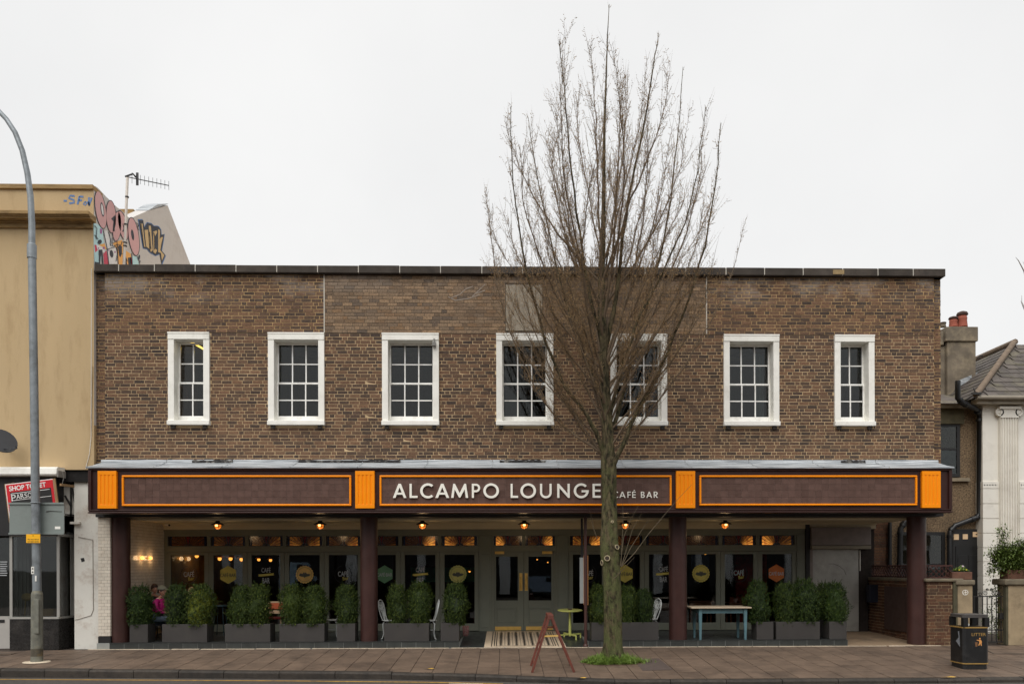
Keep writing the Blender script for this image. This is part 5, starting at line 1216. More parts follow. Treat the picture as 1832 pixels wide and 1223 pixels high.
MB().box(X(1704.5, 0), X(1712, 0), -.03, .15, -.02, zc_ - .002).build('post', post_m, gw, bevel=.01)
lat = thing('lattice_trellis', 'dark red brown lattice trellis on top of the garden wall', 'trellis', (XGW, .1, zc_ + .08))
lm = M('lattice_paint', lin(72, 40, 34), .7, .15, 8); z0, z1 = zc_ + .076, zc_ + .076 + .31
def lattice(a, b):
    a, b = Vector(a), Vector(b); L = (b - a).length; t = (b - a) / L; up = Vector((0, 0, 1)); nrm = t.cross(up)
    for z in (z0 + .02, z1 - .02): MB().bar(a + up * z, b + up * z, .03, .035, up=nrm).build('rail', lm, lat)
    h = z1 - z0; s = -h
    while s < L:
        for sg in (0, 1):
            s0, s1 = (s, s + h) if sg == 0 else (s + h, s); c0, c1 = s0, s1; za, zb = z0, z1
            def clip(s_, z_, so, zo):
                if s_ < 0: return 0, z_ + (zo - z_) * (0 - s_) / (so - s_)
                if s_ > L: return L, z_ + (zo - z_) * (L - s_) / (so - s_)
                return s_, z_
            e0, e1 = clip(s0, za, s1, zb), clip(s1, zb, s0, za)
            if abs(e0[0] - e1[0]) > .02: MB().bar(a + t * e0[0] + up * e0[1] + nrm * .012 * (sg * 2 - 1), a + t * e1[0] + up * e1[1] + nrm * .012 * (sg * 2 - 1), .012, .024, up=nrm).build('slat', lm, lat)
        s += .13
lattice((XGW + .1, .16, 0), (XGW + .1, YS + .2, 0)); lattice((XGW + .1, .10, 0), (X(1704, .1), .10, 0))
MB().box(X(1583, 1.6) - .3, XGW - .001, .75, 1.95, .22, 1.22).build('meter_cupboard', M('brown_cupboard', lin(66, 48, 42), .6, .1, 4), gw, bevel=.01) if False else MB().box(XGW - .03, XGW - .004, .55, 2.0, .22, 1.30).build('meter_cupboard', M('brown_cupboard', lin(66, 48, 42), .6, .1, 4), gw, bevel=.008)
tag(MB().box(X(1553, 2.5), X(1568, 2.5), 2.4, 2.6, Z(1079, 2.5), Z(1047, 2.5)).build('wall_bin', M('navy_plastic', lin(24, 28, 44), .5), None, (X(1560, 2.5), 2.5, 1)), 'dark navy box fixed at the back of the alley', 'box')
gate_cem = M('pier_render', lin(158, 140, 112), .95, .2, 3, bmp=.005, dirt=lin(110, 96, 76), dsc=2, damt=.8)
pr = thing('gate_pier', 'low rendered gate pier under the small flower box beside the garden wall', 'pier', (X(1726, 0), 0, 0), 'gate piers')
MB().box(X(1712.3, 0), X(1739.5, 0), -.02, .38, -.02, Z(1046, 0, 1726)).build('pier_body', gate_cem, pr, bevel=.02)
MB().box(X(1711, -.06) - .005, X(1745, -.06), -.07, .44, Z(1046, 0, 1726) + .001, Z(1036.5, 0, 1726)).build('pier_cap', stone, pr, bevel=.03)
rg = MB(); rg.stroke(lambda u, v: P(u, v, -.0215), [(1727 + 5 * math.cos(R(q)), 1059 + 4.5 * math.sin(R(q))) for q in range(0, 360, 30)], .9, closed=True); rg.stroke(lambda u, v: P(u, v, -.0215), [(1723, 1060), (1731, 1058)], .9); rg.stroke(lambda u, v: P(u, v, -.0215), [(1727, 1055), (1728, 1063)], .9); rg.build('chalk_mark', white_paint, pr)
pr2 = thing('gate_pier', 'tall stained gate pier under the planted trough at the right edge', 'pier', (X(1826, 0), 0, 0), 'gate piers')
MB().box(X(1803, 0), X(1850, 0), -.02, .40, -.02, Z(1046, 0, 1820)).build('pier_body', gate_cem, pr2, bevel=.02)
MB().box(X(1798, -.06), X(1856, -.06), -.08, .46, Z(1046, 0, 1820) + .001, Z(1035, 0, 1820)).build('pier_cap', stone, pr2, bevel=.03)
MB().box(X(1803, 0) - .05, X(1803, 0) - .002, -.01, .1, .0, Z(1048, 0, 1820)).build('gate_post', post_m, pr2)
ig = thing('iron_gate', 'black wrought iron gate with scrolled top between the two gate piers', 'gate', (X(1770, .1), .1, 0))
g0, g1, gzt, gzb = X(1741, .1), X(1799, .1), Z(1066, .1, 1770), .06
fr = MB()
for z in (gzt, gzb, (gzt + gzb) / 2 - .25): fr.bar((g0, .1, z), (g1, .1, z), .025, .025)
for x_ in (g0 + .012, g1 - .012): fr.bar((x_, .1, gzb), (x_, .1, gzt), .028, .028)
fr.build('gate_frame', iron, ig)
for k in range(1, 7):
    x_ = g0 + (g1 - g0) * k / 7; MB().bar((x_, .1, gzb), (x_, .1, gzt), .016, .016).build('bar', iron, ig)
sc_ = MB(); cxg = (g0 + g1) / 2
for s_ in (-1, 1):
    for (ox, oz, r_) in ((.10, .07, .06), (.22, .05, .045), (.05, .15, .035)):
        sc_.tube([(cxg + s_ * (ox + r_ * (1 - q / 22) * math.cos(q * .55)), .1, gzt + oz + r_ * (1 - q / 22) * math.sin(q * .55)) for q in range(18)], .008, 5)
sc_.build('scroll', iron, ig)
MB().box(g1 - .16, g1 - .04, .07, .13, (gzt + gzb) / 2, (gzt + gzb) / 2 + .14).build('lock_box', iron, ig)
# ================================================================== OPPOSITE SIDE OF THE STREET (what the panes reflect)
op_br = M('opposite_brick', lin(104, 92, 84), .95, .3, 3, dirt=lin(60, 50, 44), dsc=1, damt=.6); op_gl = M('opposite_window', lin(30, 33, 36), .1, .1, 3, spec=.6); op_wh = M('opposite_stucco', lin(226, 228, 230), .8, .08, 2)
op_dk = M('opposite_shop_dark', lin(30, 30, 32), .5, .3, 2)
YO = -38; mag = (YO * -1 + YS + CAMY * -1 + YS) / (YS - CAMY)
mx = lambda px: 2.964 * X(px, YS)
for k, (xa, xb, hh, c) in enumerate(((-30, -13.2, 8.2, 'brick terrace with dark shops across the road, west end'), (-13, 3.8, 9.0, 'taller brick terrace with dark shops directly across the road'), (4, 20, 7.6, 'lower brick terrace with dark shops across the road, east end'), (20.2, 34, 8.6, 'brick terrace with dark shops across the road, far east end'))):
    ob_ = thing('terrace_building', c, 'building', ((xa + xb) / 2, YO, RZ)); hh += 2.4; MB().box(xa, xb, YO - 10, YO, 3.4, hh).build('wall', op_br, ob_)
    MB().box(xa, xb, YO - 10, YO - .3, RZ, 3.399).build('shop_window', op_dk, ob_)
    MB().box(xa, xb, YO - .2, YO + .1, 3.0, 3.39).build('shop_fascia', op_wh if k % 2 else op_dk, ob_)
    for i in range(int((xb - xa) / 2.6)):
        x_ = xa + (i + .3) * 2.6; MB().box(x_, x_ + 1.2, YO, YO + .04, 4.6, 6.5).build('window', op_gl, ob_); MB().box(x_, x_ + 1.2, YO, YO + .04, 7.8, 9.6).build('window', op_gl, ob_)
    MB().box(xa + 1.5, xa + 3.6, YO - 2, YO - .6, hh, hh + 1.9).build('chimney', op_br, ob_); MB().extrude([(xa, YO - 5, hh + 1.6), (xa, YO + .1, hh), (xa, YO - 10, hh)], (xb - xa, 0, 0)).build('roof', op_dk, ob_)
    for px, w in ((404, .5), (429, .9), (441, .4), (503, .35), (628, .8), (754, .6), (903.5, .85), (1045, .4), (1177, .7), (1250, .5), (1303, .8), (1411, .5)):
        x_ = mx(px)
        if xa < x_ < xb: MB().box(x_ - w / 2, x_ + w / 2, YO - .25, YO + .06, RZ, 2.99).build('shop_pier', op_wh, ob_)
def vehicle(px, L, wd, ht, label, cat, col, nm):
    x_ = mx(px) * (33.5 + 1) / 36.0; yv = -16.2 - 17.5
    t = thing(nm, label, cat, (x_, yv, RZ)); z0 = RZ + .32; mt = M(nm + '_paint', col, .3, .02, 3)
    pr = [(-L / 2, z0), (L / 2, z0), (L / 2, z0 + ht * .42), (L / 2 - .12, z0 + ht * .5), (L * .32, z0 + ht * .55), (L * .20, z0 + ht * .98), (-L / 2 + .15, z0 + ht), (-L / 2, z0 + ht * .9)]
    MB().extrude([(x_ + a, yv - wd / 2, b) for a, b in pr], (0, wd, 0)).build('body', mt, t, bevel=.06)
    MB().extrude([(x_ + a, yv + wd / 2 + .001, b) for a, b in ((L * .30, z0 + ht * .58), (L * .20, z0 + ht * .92), (L * .02, z0 + ht * .92), (L * .02, z0 + ht * .58))], (0, .01, 0)).build('side_window', op_gl, t)
    for a in (-L * .32, L * .32): MB().lathe([(.001, 0), (.33, 0), (.33, -.2), (.001, -.2)], (x_ + a, yv + wd / 2 + .02, RZ + .33), 20, axis='y').build('wheel', op_dk, t)
vehicle(546, 2.3, 1.9, 2.1, 'pale blue high van parked across the road', 'van', lin(176, 204, 226), 'parked_van')
vehicle(972, 3.9, 1.7, 1.05, 'silver blue car parked across the road', 'car', lin(150, 170, 196), 'parked_car')
# ================================================================== STREET FURNITURE
galv = M('galvanised_steel', lin(138, 144, 148), .5, .16, 7, metal=.45, bmp=.002, bsc=60, dirt=lin(92, 94, 92), dsc=3, damt=.7)
galv_low = M('weathered_post', lin(112, 112, 102), .75, .25, 9, bmp=.004, bsc=50, dirt=lin(146, 132, 96), dsc=4, damt=.5)
base = PP(66, 1183); YL = base.y
lamp = thing('street_lamp', 'tall grey steel street lamp curving out of the picture above the shop to let board', 'street lamp', base)
W = lambda px, py, dy=0: P(px, py, YL + dy)
MB().tube([base + Vector((0, 0, -.03)), W(66, 1160), W(66.2, 1062)], [.115, .11, .106], 20).tube([W(66.2, 1062), W(66.2, 1056)], [.106, .083], 20).build('lower_post', galv_low, lamp)
MB().tube([W(66.2, 1057), W(64, 930), W(61, 700), W(57, 440)], [.082, .08, .077, .073], 20).build('post', galv, lamp)
MB().tube([W(57, 462), W(57, 438)], [.088, .088], 20).tube([W(57, 439), W(56.8, 436)], [.088, .066], 20).build('post_collar', galv, lamp)
arm = [(57, 437), (57, 400), (54.5, 350), (49, 310), (40, 270), (27, 237), (12, 214), (-4, 197), (-30, 178), (-70, 160), (-120, 148), (-170, 142)]
MB().tube([W(a, b) for a, b in arm], [.064, .062, .058, .055, .052, .05, .048, .046, .044, .042, .04, .04], 14).build('arm', galv, lamp)
MB().obox(W(-205, 139), (.42, 0, .03), (0, .14, 0), (0, 0, .08)).build('lamp_head', galv, lamp, bevel=.05)
dxx = MB(); dxx.box(W(67, 1130).x - .01, W(75, 1130).x, YL - .116, YL - .05, W(66, 1132).z, W(66, 1071).z); dxx.build('access_door', galv_low, lamp, bevel=.008)
MB().tube([W(66, 1159), W(66, 1183)], .1125, 20).build('post_base_band', M('rust_base', lin(84, 78, 66), .9, .3, 7, dirt=lin(150, 124, 70), dsc=3, damt=.7), lamp)
st = MB().box(W(60.5, 1020).x, W(65.5, 1020).x, YL - .089, YL - .07, W(62, 1026).z, W(62, 1013).z).build('number_sticker', white_paint, lamp)
for dy, nm in ((1016.6, '4'), (1022.7, '4')): put(text_mesh(nm, .001, .02), 'sticker_number', dark_trim, lamp, (W(63, 1020).x, YL - .0905, W(62, dy).z), h=.052, w=.036)
MB().box(W(67, 1030).x, W(69.5, 1030).x, YL - .086, YL - .07, W(68, 1039).z, W(68, 1029).z).build('sticker', white_paint, lamp)
MB().lathe([(.26, 0), (.24, .012), (.001, .014)], (base.x, base.y, base.z - .004), 16).build('concrete_collar', strip_m, lamp)
sg = thing('traffic_sign', 'grey back of a rectangular road sign clamped to the street lamp', 'road sign', P(66, 927, YL + .13))
a, b = P(17, 955, YL + .13), P(115, 899, YL + .13)
sgm = M('sign_back_grey', lin(128, 136, 132), .5, .04, 2, dirt=lin(104, 108, 104), dsc=2, damt=.5)
MB().box(a.x, b.x, YL + .125, YL + .14, a.z, b.z).build('sign_plate', sgm, sg, bevel=.004)
MB().box(a.x - .004, b.x + .004, YL + .10, YL + .124, b.z - .03, b.z + .006).build('sign_channel', sgm, sg); MB().box(a.x - .004, b.x + .004, YL + .10, YL + .124, a.z - .006, a.z + .03).build('sign_channel', sgm, sg)
ck_ = MB()
for zz in (b.z - .01, a.z + .01): ck_.tube([(W(64, 920).x + .09 * math.cos(2 * math.pi * k / 20), YL + .09 * math.sin(2 * math.pi * k / 20), zz) for k in range(21)], .012, 5, cap=False)
ck_.build('clamp_band', galv, sg)
q = P(103, 943.5, YL + .12); MB().box(q.x - .055, q.x + .055, YL + .1215, YL + .1245, q.z - .027, q.z + .027).build('sticker', white_paint, sg)
m_ = MB(); m_.tube([P(83, 914.5, YL + .12), P(90, 913.5, YL + .12), P(111, 914.5, YL + .12)], [.012, .008, .004], 5); m_.build('scratch', M('scratch_dark', lin(70, 72, 68), .7), sg)
ys = thing('parking_sign', 'small yellow loading restriction plate on the street lamp', 'road sign', P(59.5, 962, YL - .1))
yl_m = M('sign_yellow', lin(250, 184, 20), .45, .03)
a, b = P(47, 970.5, YL - .1), P(72, 955, YL - .1)
MB().box(a.x, b.x, YL - .105, YL - .095, a.z, b.z).build('sign_plate', yl_m, ys, bevel=.002)
cxs = (a.x + b.x) / 2
put(text_mesh('At any time', .001, .01), 'sign_lettering', dark_trim, ys, (cxs, YL - .1065, a.z + .068), w=.225, h=.038)
put(text_mesh('except taxis', .001, .01), 'sign_lettering', dark_trim, ys, (cxs, YL - .1065, a.z + .025), w=.225, h=.034)
MB().lathe([(.012, 0), (.012, -.004)], (cxs, YL - .105, b.z - .03), 10, axis='y').build('fixing_bolt', dark_trim, ys)
# litter bin
f0 = PP(1727, 1197); f1x = P(1770.5, 1197, f0.y).x; hb = 0.0
bx0, bx1 = f0.x - .03, f1x; by0 = f0.y; by1 = by0 + .50; bz0 = pz(by0) + .004; bzt = P(1740, 1099, by0).z
binm = M('bin_black', lin(27, 27, 28), .4, .15, 6, bmp=.001, bsc=40, dirt=lin(60, 58, 54), dsc=3, damt=.35); gold = M('bin_gold', lin(158, 126, 68), .45, .1, 8)
bn = thing('litter_bin', 'black square litter bin with gold bands and open sides near the kerb', 'litter bin', ((bx0 + bx1) / 2, (by0 + by1) / 2, bz0))
c_ = .05
def octo(g): return [(bx0 - g + c_, by0 - g), (bx1 + g - c_, by0 - g), (bx1 + g, by0 - g + c_), (bx1 + g, by1 + g - c_), (bx1 + g - c_, by1 + g), (bx0 - g + c_, by1 + g), (bx0 - g, by1 + g - c_), (bx0 - g, by0 - g + c_)]
H = bzt - bz0
def ring(g, z0, z1): return MB().extrude([(x_, y_, z0) for x_, y_ in octo(g)], (0, 0, z1 - z0))
ring(-.012, bz0, bz0 + H * .10).build('bin_base', binm, bn, bevel=.006)
ring(0, bz0 + H * .10 + .001, bz0 + H * .755).build('bin_body', binm, bn, bevel=.006)
ring(.006, bz0 + H * .095, bz0 + H * .115).build('gold_band', gold, bn); ring(.006, bz0 + H * .755, bz0 + H * .775).build('gold_band', gold, bn)
zl0, zl1 = bz0 + H * .776, bz0 + H * .945
for (x_, y_) in ((bx0, by0), (bx1 - .09, by0), (bx0, by1 - .09), (bx1 - .09, by1 - .09)): MB().box(x_, x_ + .09, y_, y_ + .09, zl0, zl1).build('hood_post', binm, bn)

MB().extrude([(x_, y_, zl1 + .001) for x_, y_ in octo(.004)], (0, 0, H * .055)).build('bin_lid', M('bin_lid_grey', lin(74, 70, 68), .5, .15, 5), bn, bevel=.01)
MB().box(bx0 + .06, bx1 - .06, by0 + .06, by1 - .06, zl0, zl0 + .004).build('bin_liner', M('liner_black', lin(12, 12, 12), .7), bn)
MB().ball(((bx0 + .16), by0 + .14, zl0 + .03), .035, 8).build('litter', white_paint, bn)
fcx = P(1751, 1133, by0).x
put(text_mesh('LITTER', .001, .005), 'bin_lettering', gold, bn, (fcx, by0 - .003, P(1751, 1134, by0).z), w=P(1764, 1134, by0).x - P(1738.5, 1134, by0).x, h=.058)
figm = M('bin_figure_gold', lin(214, 150, 84), .5)
fg = MB(); pf = lambda u, v: P(1690 + u / 9.41, 1080 + v / 9.41, by0 - .002)
def fpoly(pts): fg.extrude([pf(u, v) for u, v in pts], (0, .001, 0))
fpoly([(578, 578), (590, 562), (606, 570), (604, 590), (590, 596)]); fpoly([(575, 600), (612, 598), (628, 630), (622, 660), (624, 700), (612, 700), (600, 660), (582, 695), (566, 692), (584, 645), (580, 620), (540, 608), (540, 598)])
fg.build('tidy_man_symbol', figm, bn)
fg = MB(); fpoly([(512, 640), (556, 636), (552, 712), (520, 712)]); fg.build('tidy_man_bin', M('bin_figure_dim', lin(120, 84, 54), .6), bn)
fg = MB(); fg.extrude([(bx0 - .001, by0 + .12, bz0 + .42), (bx0 - .001, by0 + .15, bz0 + .72), (bx0 - .001, by0 + .19, bz0 + .71), (bx0 - .001, by0 + .16, bz0 + .6), (bx0 - .001, by0 + .26, bz0 + .52)], (-.002, 0, 0)); fg.build('paper_scrap', M('paper_scrap', lin(130, 134, 140), .8, .2, 20), bn)
# folding board stand (bare A frame)
wood_r = M('red_brown_timber', lin(108, 58, 46), .5, .15, 8, dirt=lin(66, 36, 30), dsc=5, damt=.5); pale_w = M('pale_timber', lin(206, 166, 90), .6, .1, 8)
n0, n1 = PP(952, 1202), PP(1027, 1201); yn = n0.y; fl0 = PP(948.5, 1190)
af = thing('board_stand', 'dark red timber A frame stand without its board on the pavement by the kerb', 'stand', ((n0.x + n1.x) / 2, yn, n0.z))
ap = P(985, 1104, yn); sh = Vector((0, fl0.y - yn, 0)); dz = Vector((0, 0, pz(fl0.y) - pz(yn)))
for o, d in ((Vector(), Vector()), (sh, dz)):
    for e, s_ in ((n0, -1), (n1, 1)):
        MB().bar(Vector((e.x, yn, pz(yn))) + o + d, ap + o + Vector((s_ * .03, 0, 0)), .045, .035, up=(0, 1, 0)).build('leg', wood_r, af, bevel=.004)
MB().obox(ap + sh / 2 + Vector((0, 0, .01)), (.055, 0, 0), (0, abs(sh.y) / 2 + .02, 0), (0, 0, .045)).build('top_block', wood_r, af, bevel=.006)
for k in (.36, .62):
    for e, s_ in ((n0, -1), (n1, 1)): pass
pA, pB = P(970, 1137.5, yn), P(1003, 1136, yn); MB().bar(pA, pB, .03, .03).build('stay', pale_w, af)
pA, pB = P(972, 1127, yn) + sh, P(1000, 1126, yn) + sh; MB().bar(pA, pB, .03, .03).build('stay', wood_r, af)
for e, k in ((n0, .12), (n1, .12), (n0, .8), (n1, .8)):
    q = Vector((e.x, yn, pz(yn))).lerp(ap, k); MB().bar(q, q + sh + dz * (1 - k), .022, .04).build('rail', wood_r, af)
# green pedestal table on the ramp
lime = M('lime_paint', lin(196, 200, 112), .45, .06, 5)
yt = 1.3; xt = X(1019.5, yt); zt_ = Z(1090.5, yt); zf = rz(yt)
gt_ = thing('pedestal_table', 'lime green round pedestal table by the doors', 'table', (xt, yt, zf))
MB().lathe([(.001, -.03), (.27, -.03), (.305, -.018), (.305, -.004), (.295, 0), (.001, 0)], (0, 0, 0), 36).xf(Matrix.Translation((xt, yt, zt_)) @ Matrix.Rotation(.06, 4, 'X')).build('tabletop', lime, gt_)
MB().tube([(xt, yt, zf + .06), (xt, yt, zt_ - .03)], [.038, .026], 14).build('pedestal', lime, gt_)
for k in range(4):
    w = R(25 + 90 * k); q = Vector((xt + .29 * math.cos(w), yt + .29 * math.sin(w), 0)); q.z = rz(q.y)
    MB().bar((xt, yt, zf + .10), (q.x, q.y, q.z + .10), .035, .03).bar((q.x, q.y, q.z + .115), (q.x, q.y, q.z), .035, .03).build('foot', lime, gt_)
tag(MB().box(xt - .045, xt + .045, yt - .04, yt + .04, zt_ + .004, zt_ + .03).build('ashtray', M('brown_plastic', lin(70, 44, 36), .4), None, (xt, yt, zt_), bevel=.006), 'small dark brown block ashtray on the green table', 'ashtray')
# blue painted table
blue_w = M('blue_paint_worn', lin(84, 116, 124), .6, .1, 5, dirt=lin(60, 84, 92), dsc=4, damt=.6); top_w = M('pale_table_top', lin(188, 170, 146), .5, .12, 6, stretch=(.4, 3, 3))
y0, y1 = .03, .60; x0, x1 = X(1234, .0), X(1343, .0); zt_ = Z(1085, .0, 1290)
bt = thing('painted_table', 'worn blue painted table with pale timber top right of the third column', 'table', ((x0 + x1) / 2, .3, FZ))
MB().box(x0 + .02, x1, y0 - .10, y1 + .08, zt_ - .03, zt_).build('tabletop', top_w, bt, bevel=.006)
lx = [X(1252.5, .03), X(1333, .03)]
ap_ = MB(); ap_.box(lx[0] + .036, lx[1] - .036, y0 - .0, y0 + .02, zt_ - .145, zt_ - .031); ap_.box(lx[0] + .036, lx[1] - .036, y1 - .02, y1, zt_ - .145, zt_ - .031); ap_.box(lx[0] - .02, lx[0], y0 + .036, y1 - .036, zt_ - .145, zt_ - .031); ap_.box(lx[1], lx[1] + .02, y0 + .036, y1 - .036, zt_ - .145, zt_ - .031)
ap_.build('apron', blue_w, bt)
for xl in lx:
    for yy in (y0, y1):
        m_ = MB(); s0, s1 = .035, .022
        for (za, zb, sa, sb_) in ((zt_ - .031, zt_ - .15, s0, s0), (zt_ - .15, FZ + .003, s0, s1)):
            vs = [(xl + sx * s, yy + sy * s, z) for z, s in ((zb, sb_), (za, sa)) for sx, sy in ((-1, -1), (1, -1), (1, 1), (-1, 1))]
            m_.add(vs, [(3, 2, 1, 0), (4, 5, 6, 7), (0, 1, 5, 4), (1, 2, 6, 5), (2, 3, 7, 6), (3, 0, 4, 7)])
        m_.build('leg', blue_w, bt)
# brown turned leg table and shelf inside the window
oak = M('brown_oak', lin(146, 88, 58), .5, .15, 6, stretch=(.5, 2, 2)); yi = YS + .5
def indoor_table(px0, px1, ptop, label, d=.5):
    a, b, z = X(px0, yi), X(px1, yi), Z(ptop, yi, 1270)
    t = thing('wooden_table', label, 'table', ((a + b) / 2, yi, FZ))
    MB().box(a - .03, b + .03, yi - .04, yi + d, z - .03, z).build('tabletop', oak, t, bevel=.004)
    MB().box(a + .03, b - .03, yi, yi + .02, z - .14, z - .0305).build('apron', oak, t)
    for x_ in (a + .03, b - .03):
        for yy in (yi + .03, yi + d - .06): MB().lathe([(.02, 0), (.028, .2), (.02, .4), (.035, .45), (.02, .5), (.03, z - FZ - .16), (.03, z - FZ - .031)], (x_, yy, FZ + .001), 12).build('leg', oak, t)
    return z
indoor_table(1233, 1274, 1074, 'brown turned leg table inside the window behind the blue table')
zt2 = indoor_table(1306, 1332, 1078, 'small brown table carrying plant pots inside the window left of a planter')
for px, h_, lb in ((1311, .16, 'left pot of the row on the small indoor table'), (1318, .12, 'pale pink pot in the middle of the row on the small indoor table'), (1326, .15, 'right pot of the row on the small indoor table')):
    pt = thing('plant_pot', lb, 'plant pot', (X(px, yi), yi + .15, zt2), 'pots on the small indoor table')
    c = ORG[pt]; MB().lathe([(.05, .001), (.075, h_), (.06, h_), (.055, h_ - .02), (.001, h_ - .02)], c, 14).build('pot', terra if 'pale' not in lb else M('pink_pot', lin(214, 170, 158), .7), pt)
    lf = MB()
    for k in range(26):
        d = Vector((random.gauss(0, .5), random.gauss(0, .5), random.uniform(.3, 1))).normalized(); p = c + Vector((0, 0, h_)) + d * random.uniform(.02, .12); s = d.orthogonal() * .02
        lf.add([p - s, p + d * .03, p + s], [(0, 1, 2)])
    lf.build('foliage', M('pot_leaf', lin(86, 96, 50), .6, .3, 20) if 'pot_leaf' not in bpy.data.materials else bpy.data.materials['pot_leaf'], pt)
# menu post
yp = .02
mp = thing('menu_post', 'brown steel post with a narrow framed menu board in front of the right hand windows', 'post', (X(1047.5, yp), yp, .005))
MB().tube([(X(1047.5, yp), yp, .005), (X(1047.5, yp), yp, 2.94)], .036, 12).lathe([(.06, 0.004), (.06, .05), (.036, .07)], (X(1047.5, yp), yp, 0), 14).build('post', M('post_brown', lin(72, 44, 38), .45, .1, 6), mp)
MB().box(X(1039.5, .4), X(1043, .4), .38, .44, Z(1005, .4), 2.93).build('hanging_rod', black_gap, mp)
a, b = X(1037.5, .05), X(1052, .05); z0, z1 = Z(1079, .05), Z(997, .05)
MB().extrude([(a, .10, z0), (b - .05, .062, z0), (b - .05, .075, z0), (a, .115, z0)], (0, 0, z1 - z0)).build('menu_board', M('menu_card', lin(150, 154, 152), .4, .05, 4), mp)
MB().box(b - .1, b - .075, .045, .09, z0 - .04, z1 + .05).box(b - .015, b + .005, .045, .09, z0 - .04, z1 + .05).build('menu_frame', M('menu_timber', lin(178, 122, 76), .6, .1, 8), mp, bevel=.003)
# white ornate chairs
alum = M('white_cast_aluminium', lin(214, 218, 216), .42, .05, 8)
def make_chair():
    t = thing('garden_chair', 'x', 'chair', (0, 0, 0), 'white cast garden chairs in the arcade')
    MB().lathe([(.001, .425), (.19, .425), (.205, .433), (.205, .445), (.18, .45), (.001, .446)], (0, 0, 0), 24).build('seat', alum, t)
    for sx, sy in ((-1, -1), (1, -1), (1, 1), (-1, 1)):
        a = Vector((sx, sy, 0)).normalized()
        MB().tube([a * r + Vector((0, 0, z)) for r, z in ((.13, .43), (.19, .36), (.185, .25), (.17, .14), (.20, .04), (.235, .008))], [.017, .016, .014, .012, .012, .014], 8).build('leg', alum, t)
    MB().tube([(.13 * math.cos(2 * math.pi * k / 20), .13 * math.sin(2 * math.pi * k / 20), .22) for k in range(21)], .009, 6, cap=False).build('stretcher', alum, t)
    bk = MB()
    fr = [(-.15, .13, .44), (-.17, .17, .55), (-.20, .20, .68), (-.195, .225, .80), (-.13, .24, .88), (0, .245, .915), (.13, .24, .88), (.195, .225, .80), (.20, .20, .68), (.17, .17, .55), (.15, .13, .44)]
    bk.tube(fr, .013, 7); bo = bk.build('back_frame', alum, t)
    tr = MB()
    def yb(z): return .13 + (z - .44) * .245
    for q in range(5):
        w = (q - 2) * .055
        tr.tube([(w * .35, yb(.45), .45), (w * .8, yb(.6), .6), (w * 1.5, yb(.74), .74), (w * 1.3, yb(.84), .84 + .03 * (2 - abs(q - 2)) / 2)], .008, 6)
    for q in range(3):
        tr.tube([((q - 1) * .10 + .04 * math.cos(k * .6), yb(.78), .76 + .05 * math.sin(k * .6)) for k in range(12)], .007, 5)
    for k in range(14):
        u, z = random.uniform(-.13, .13), random.uniform(.62, .86); tr.ball((u, yb(z), z), .013, 6)
    tr.build('back_tracery', alum, t)
    return t
ch0 = make_chair()
for i, (px, y, rot, lb) in enumerate(((698, .60, 80, 'white cast garden chair beside the right edge of the second column'), (766, .50, -80, 'white cast garden chair between the long and the short planter left of the doors'),
                                       (592, .8, -80, 'white cast garden chair showing one leg behind the short planter left of the second column'), (1161, .7, -75, 'white cast garden chair with its back beside the third column'))):
    c = ch0 if i == 0 else copy_tree(ch0)
    c.location = (X(px, y), y, FZ + .002); c.rotation_euler = (0, 0, R(rot)); c['label'] = lb
# red and white chair with cushions seen between planters
rc = thing('folding_chair', 'chair with orange cushion and pale frame glimpsed between two planters', 'chair', (X(491, 1.2), 1.2, FZ))
fm = M('chair_pale_frame', lin(206, 176, 140), .6); cu = M('cushion_orange', lin(206, 104, 66), .9); cr2 = M('cushion_red', lin(110, 28, 30), .9)
xc = X(491, 1.2)
for s_ in (-1, 1): MB().box(xc + s_ * .20 - .015, xc + s_ * .20 + .015, 1.38, 1.41, FZ, Z(1075, 1.2)).build('leg', fm, rc); MB().box(xc + s_ * .2 - .015, xc + s_ * .2 + .015, 1.0, 1.03, FZ, FZ + .44).build('leg', fm, rc)
MB().box(xc - .19, xc + .19, 1.37, 1.42, Z(1088, 1.2), Z(1077, 1.2)).build('back_cushion', cu, rc, bevel=.015)
MB().box(xc - .215, xc + .215, 1.375, 1.415, Z(1076.8, 1.2), Z(1074, 1.2)).box(xc - .215, xc + .215, 1.375, 1.415, Z(1096, 1.2), Z(1090, 1.2)).build('rail', fm, rc)
MB().box(xc - .2, xc + .2, 1.0, 1.36, FZ + .442, FZ + .49).build('seat_cushion', cr2, rc, bevel=.015)
# small spotted umbrella bag by the last planter
bgm = M('patterned_bag', lin(190, 160, 150), .8, .5, 26, c2=lin(110, 40, 48))
bxc = X(833, 1.3); tag(MB().lathe([(.05, 0), (.075, .05), (.085, .24), (.075, .25), (.07, .2), (.001, .2)], (bxc, 1.3, FZ + .002), 16, sy=.7).build('umbrella_bin', bgm, None, (bxc, 1.3, FZ)), 'small patterned bin on the slate floor right of the short planter', 'bin')
# bar stool glimpsed left of the third planter
bs_ = thing('bar_stool', 'dark teal bar stool glimpsed between the two left planters', 'stool', (X(394, 1.9), 1.9, FZ))
tl = M('dark_teal', lin(28, 52, 58), .5)
MB().lathe([(.001, .70), (.17, .70), (.175, .72), (.17, .75), (.001, .75)], ORG[bs_], 20).build('seat', tl, bs_)
for k in range(4):
    w = R(45 + 90 * k); MB().tube([ORG[bs_] + Vector((.12 * math.cos(w), .12 * math.sin(w), .70)), ORG[bs_] + Vector((.19 * math.cos(w), .19 * math.sin(w), .002))], .012, 6).build('leg', tl, bs_)

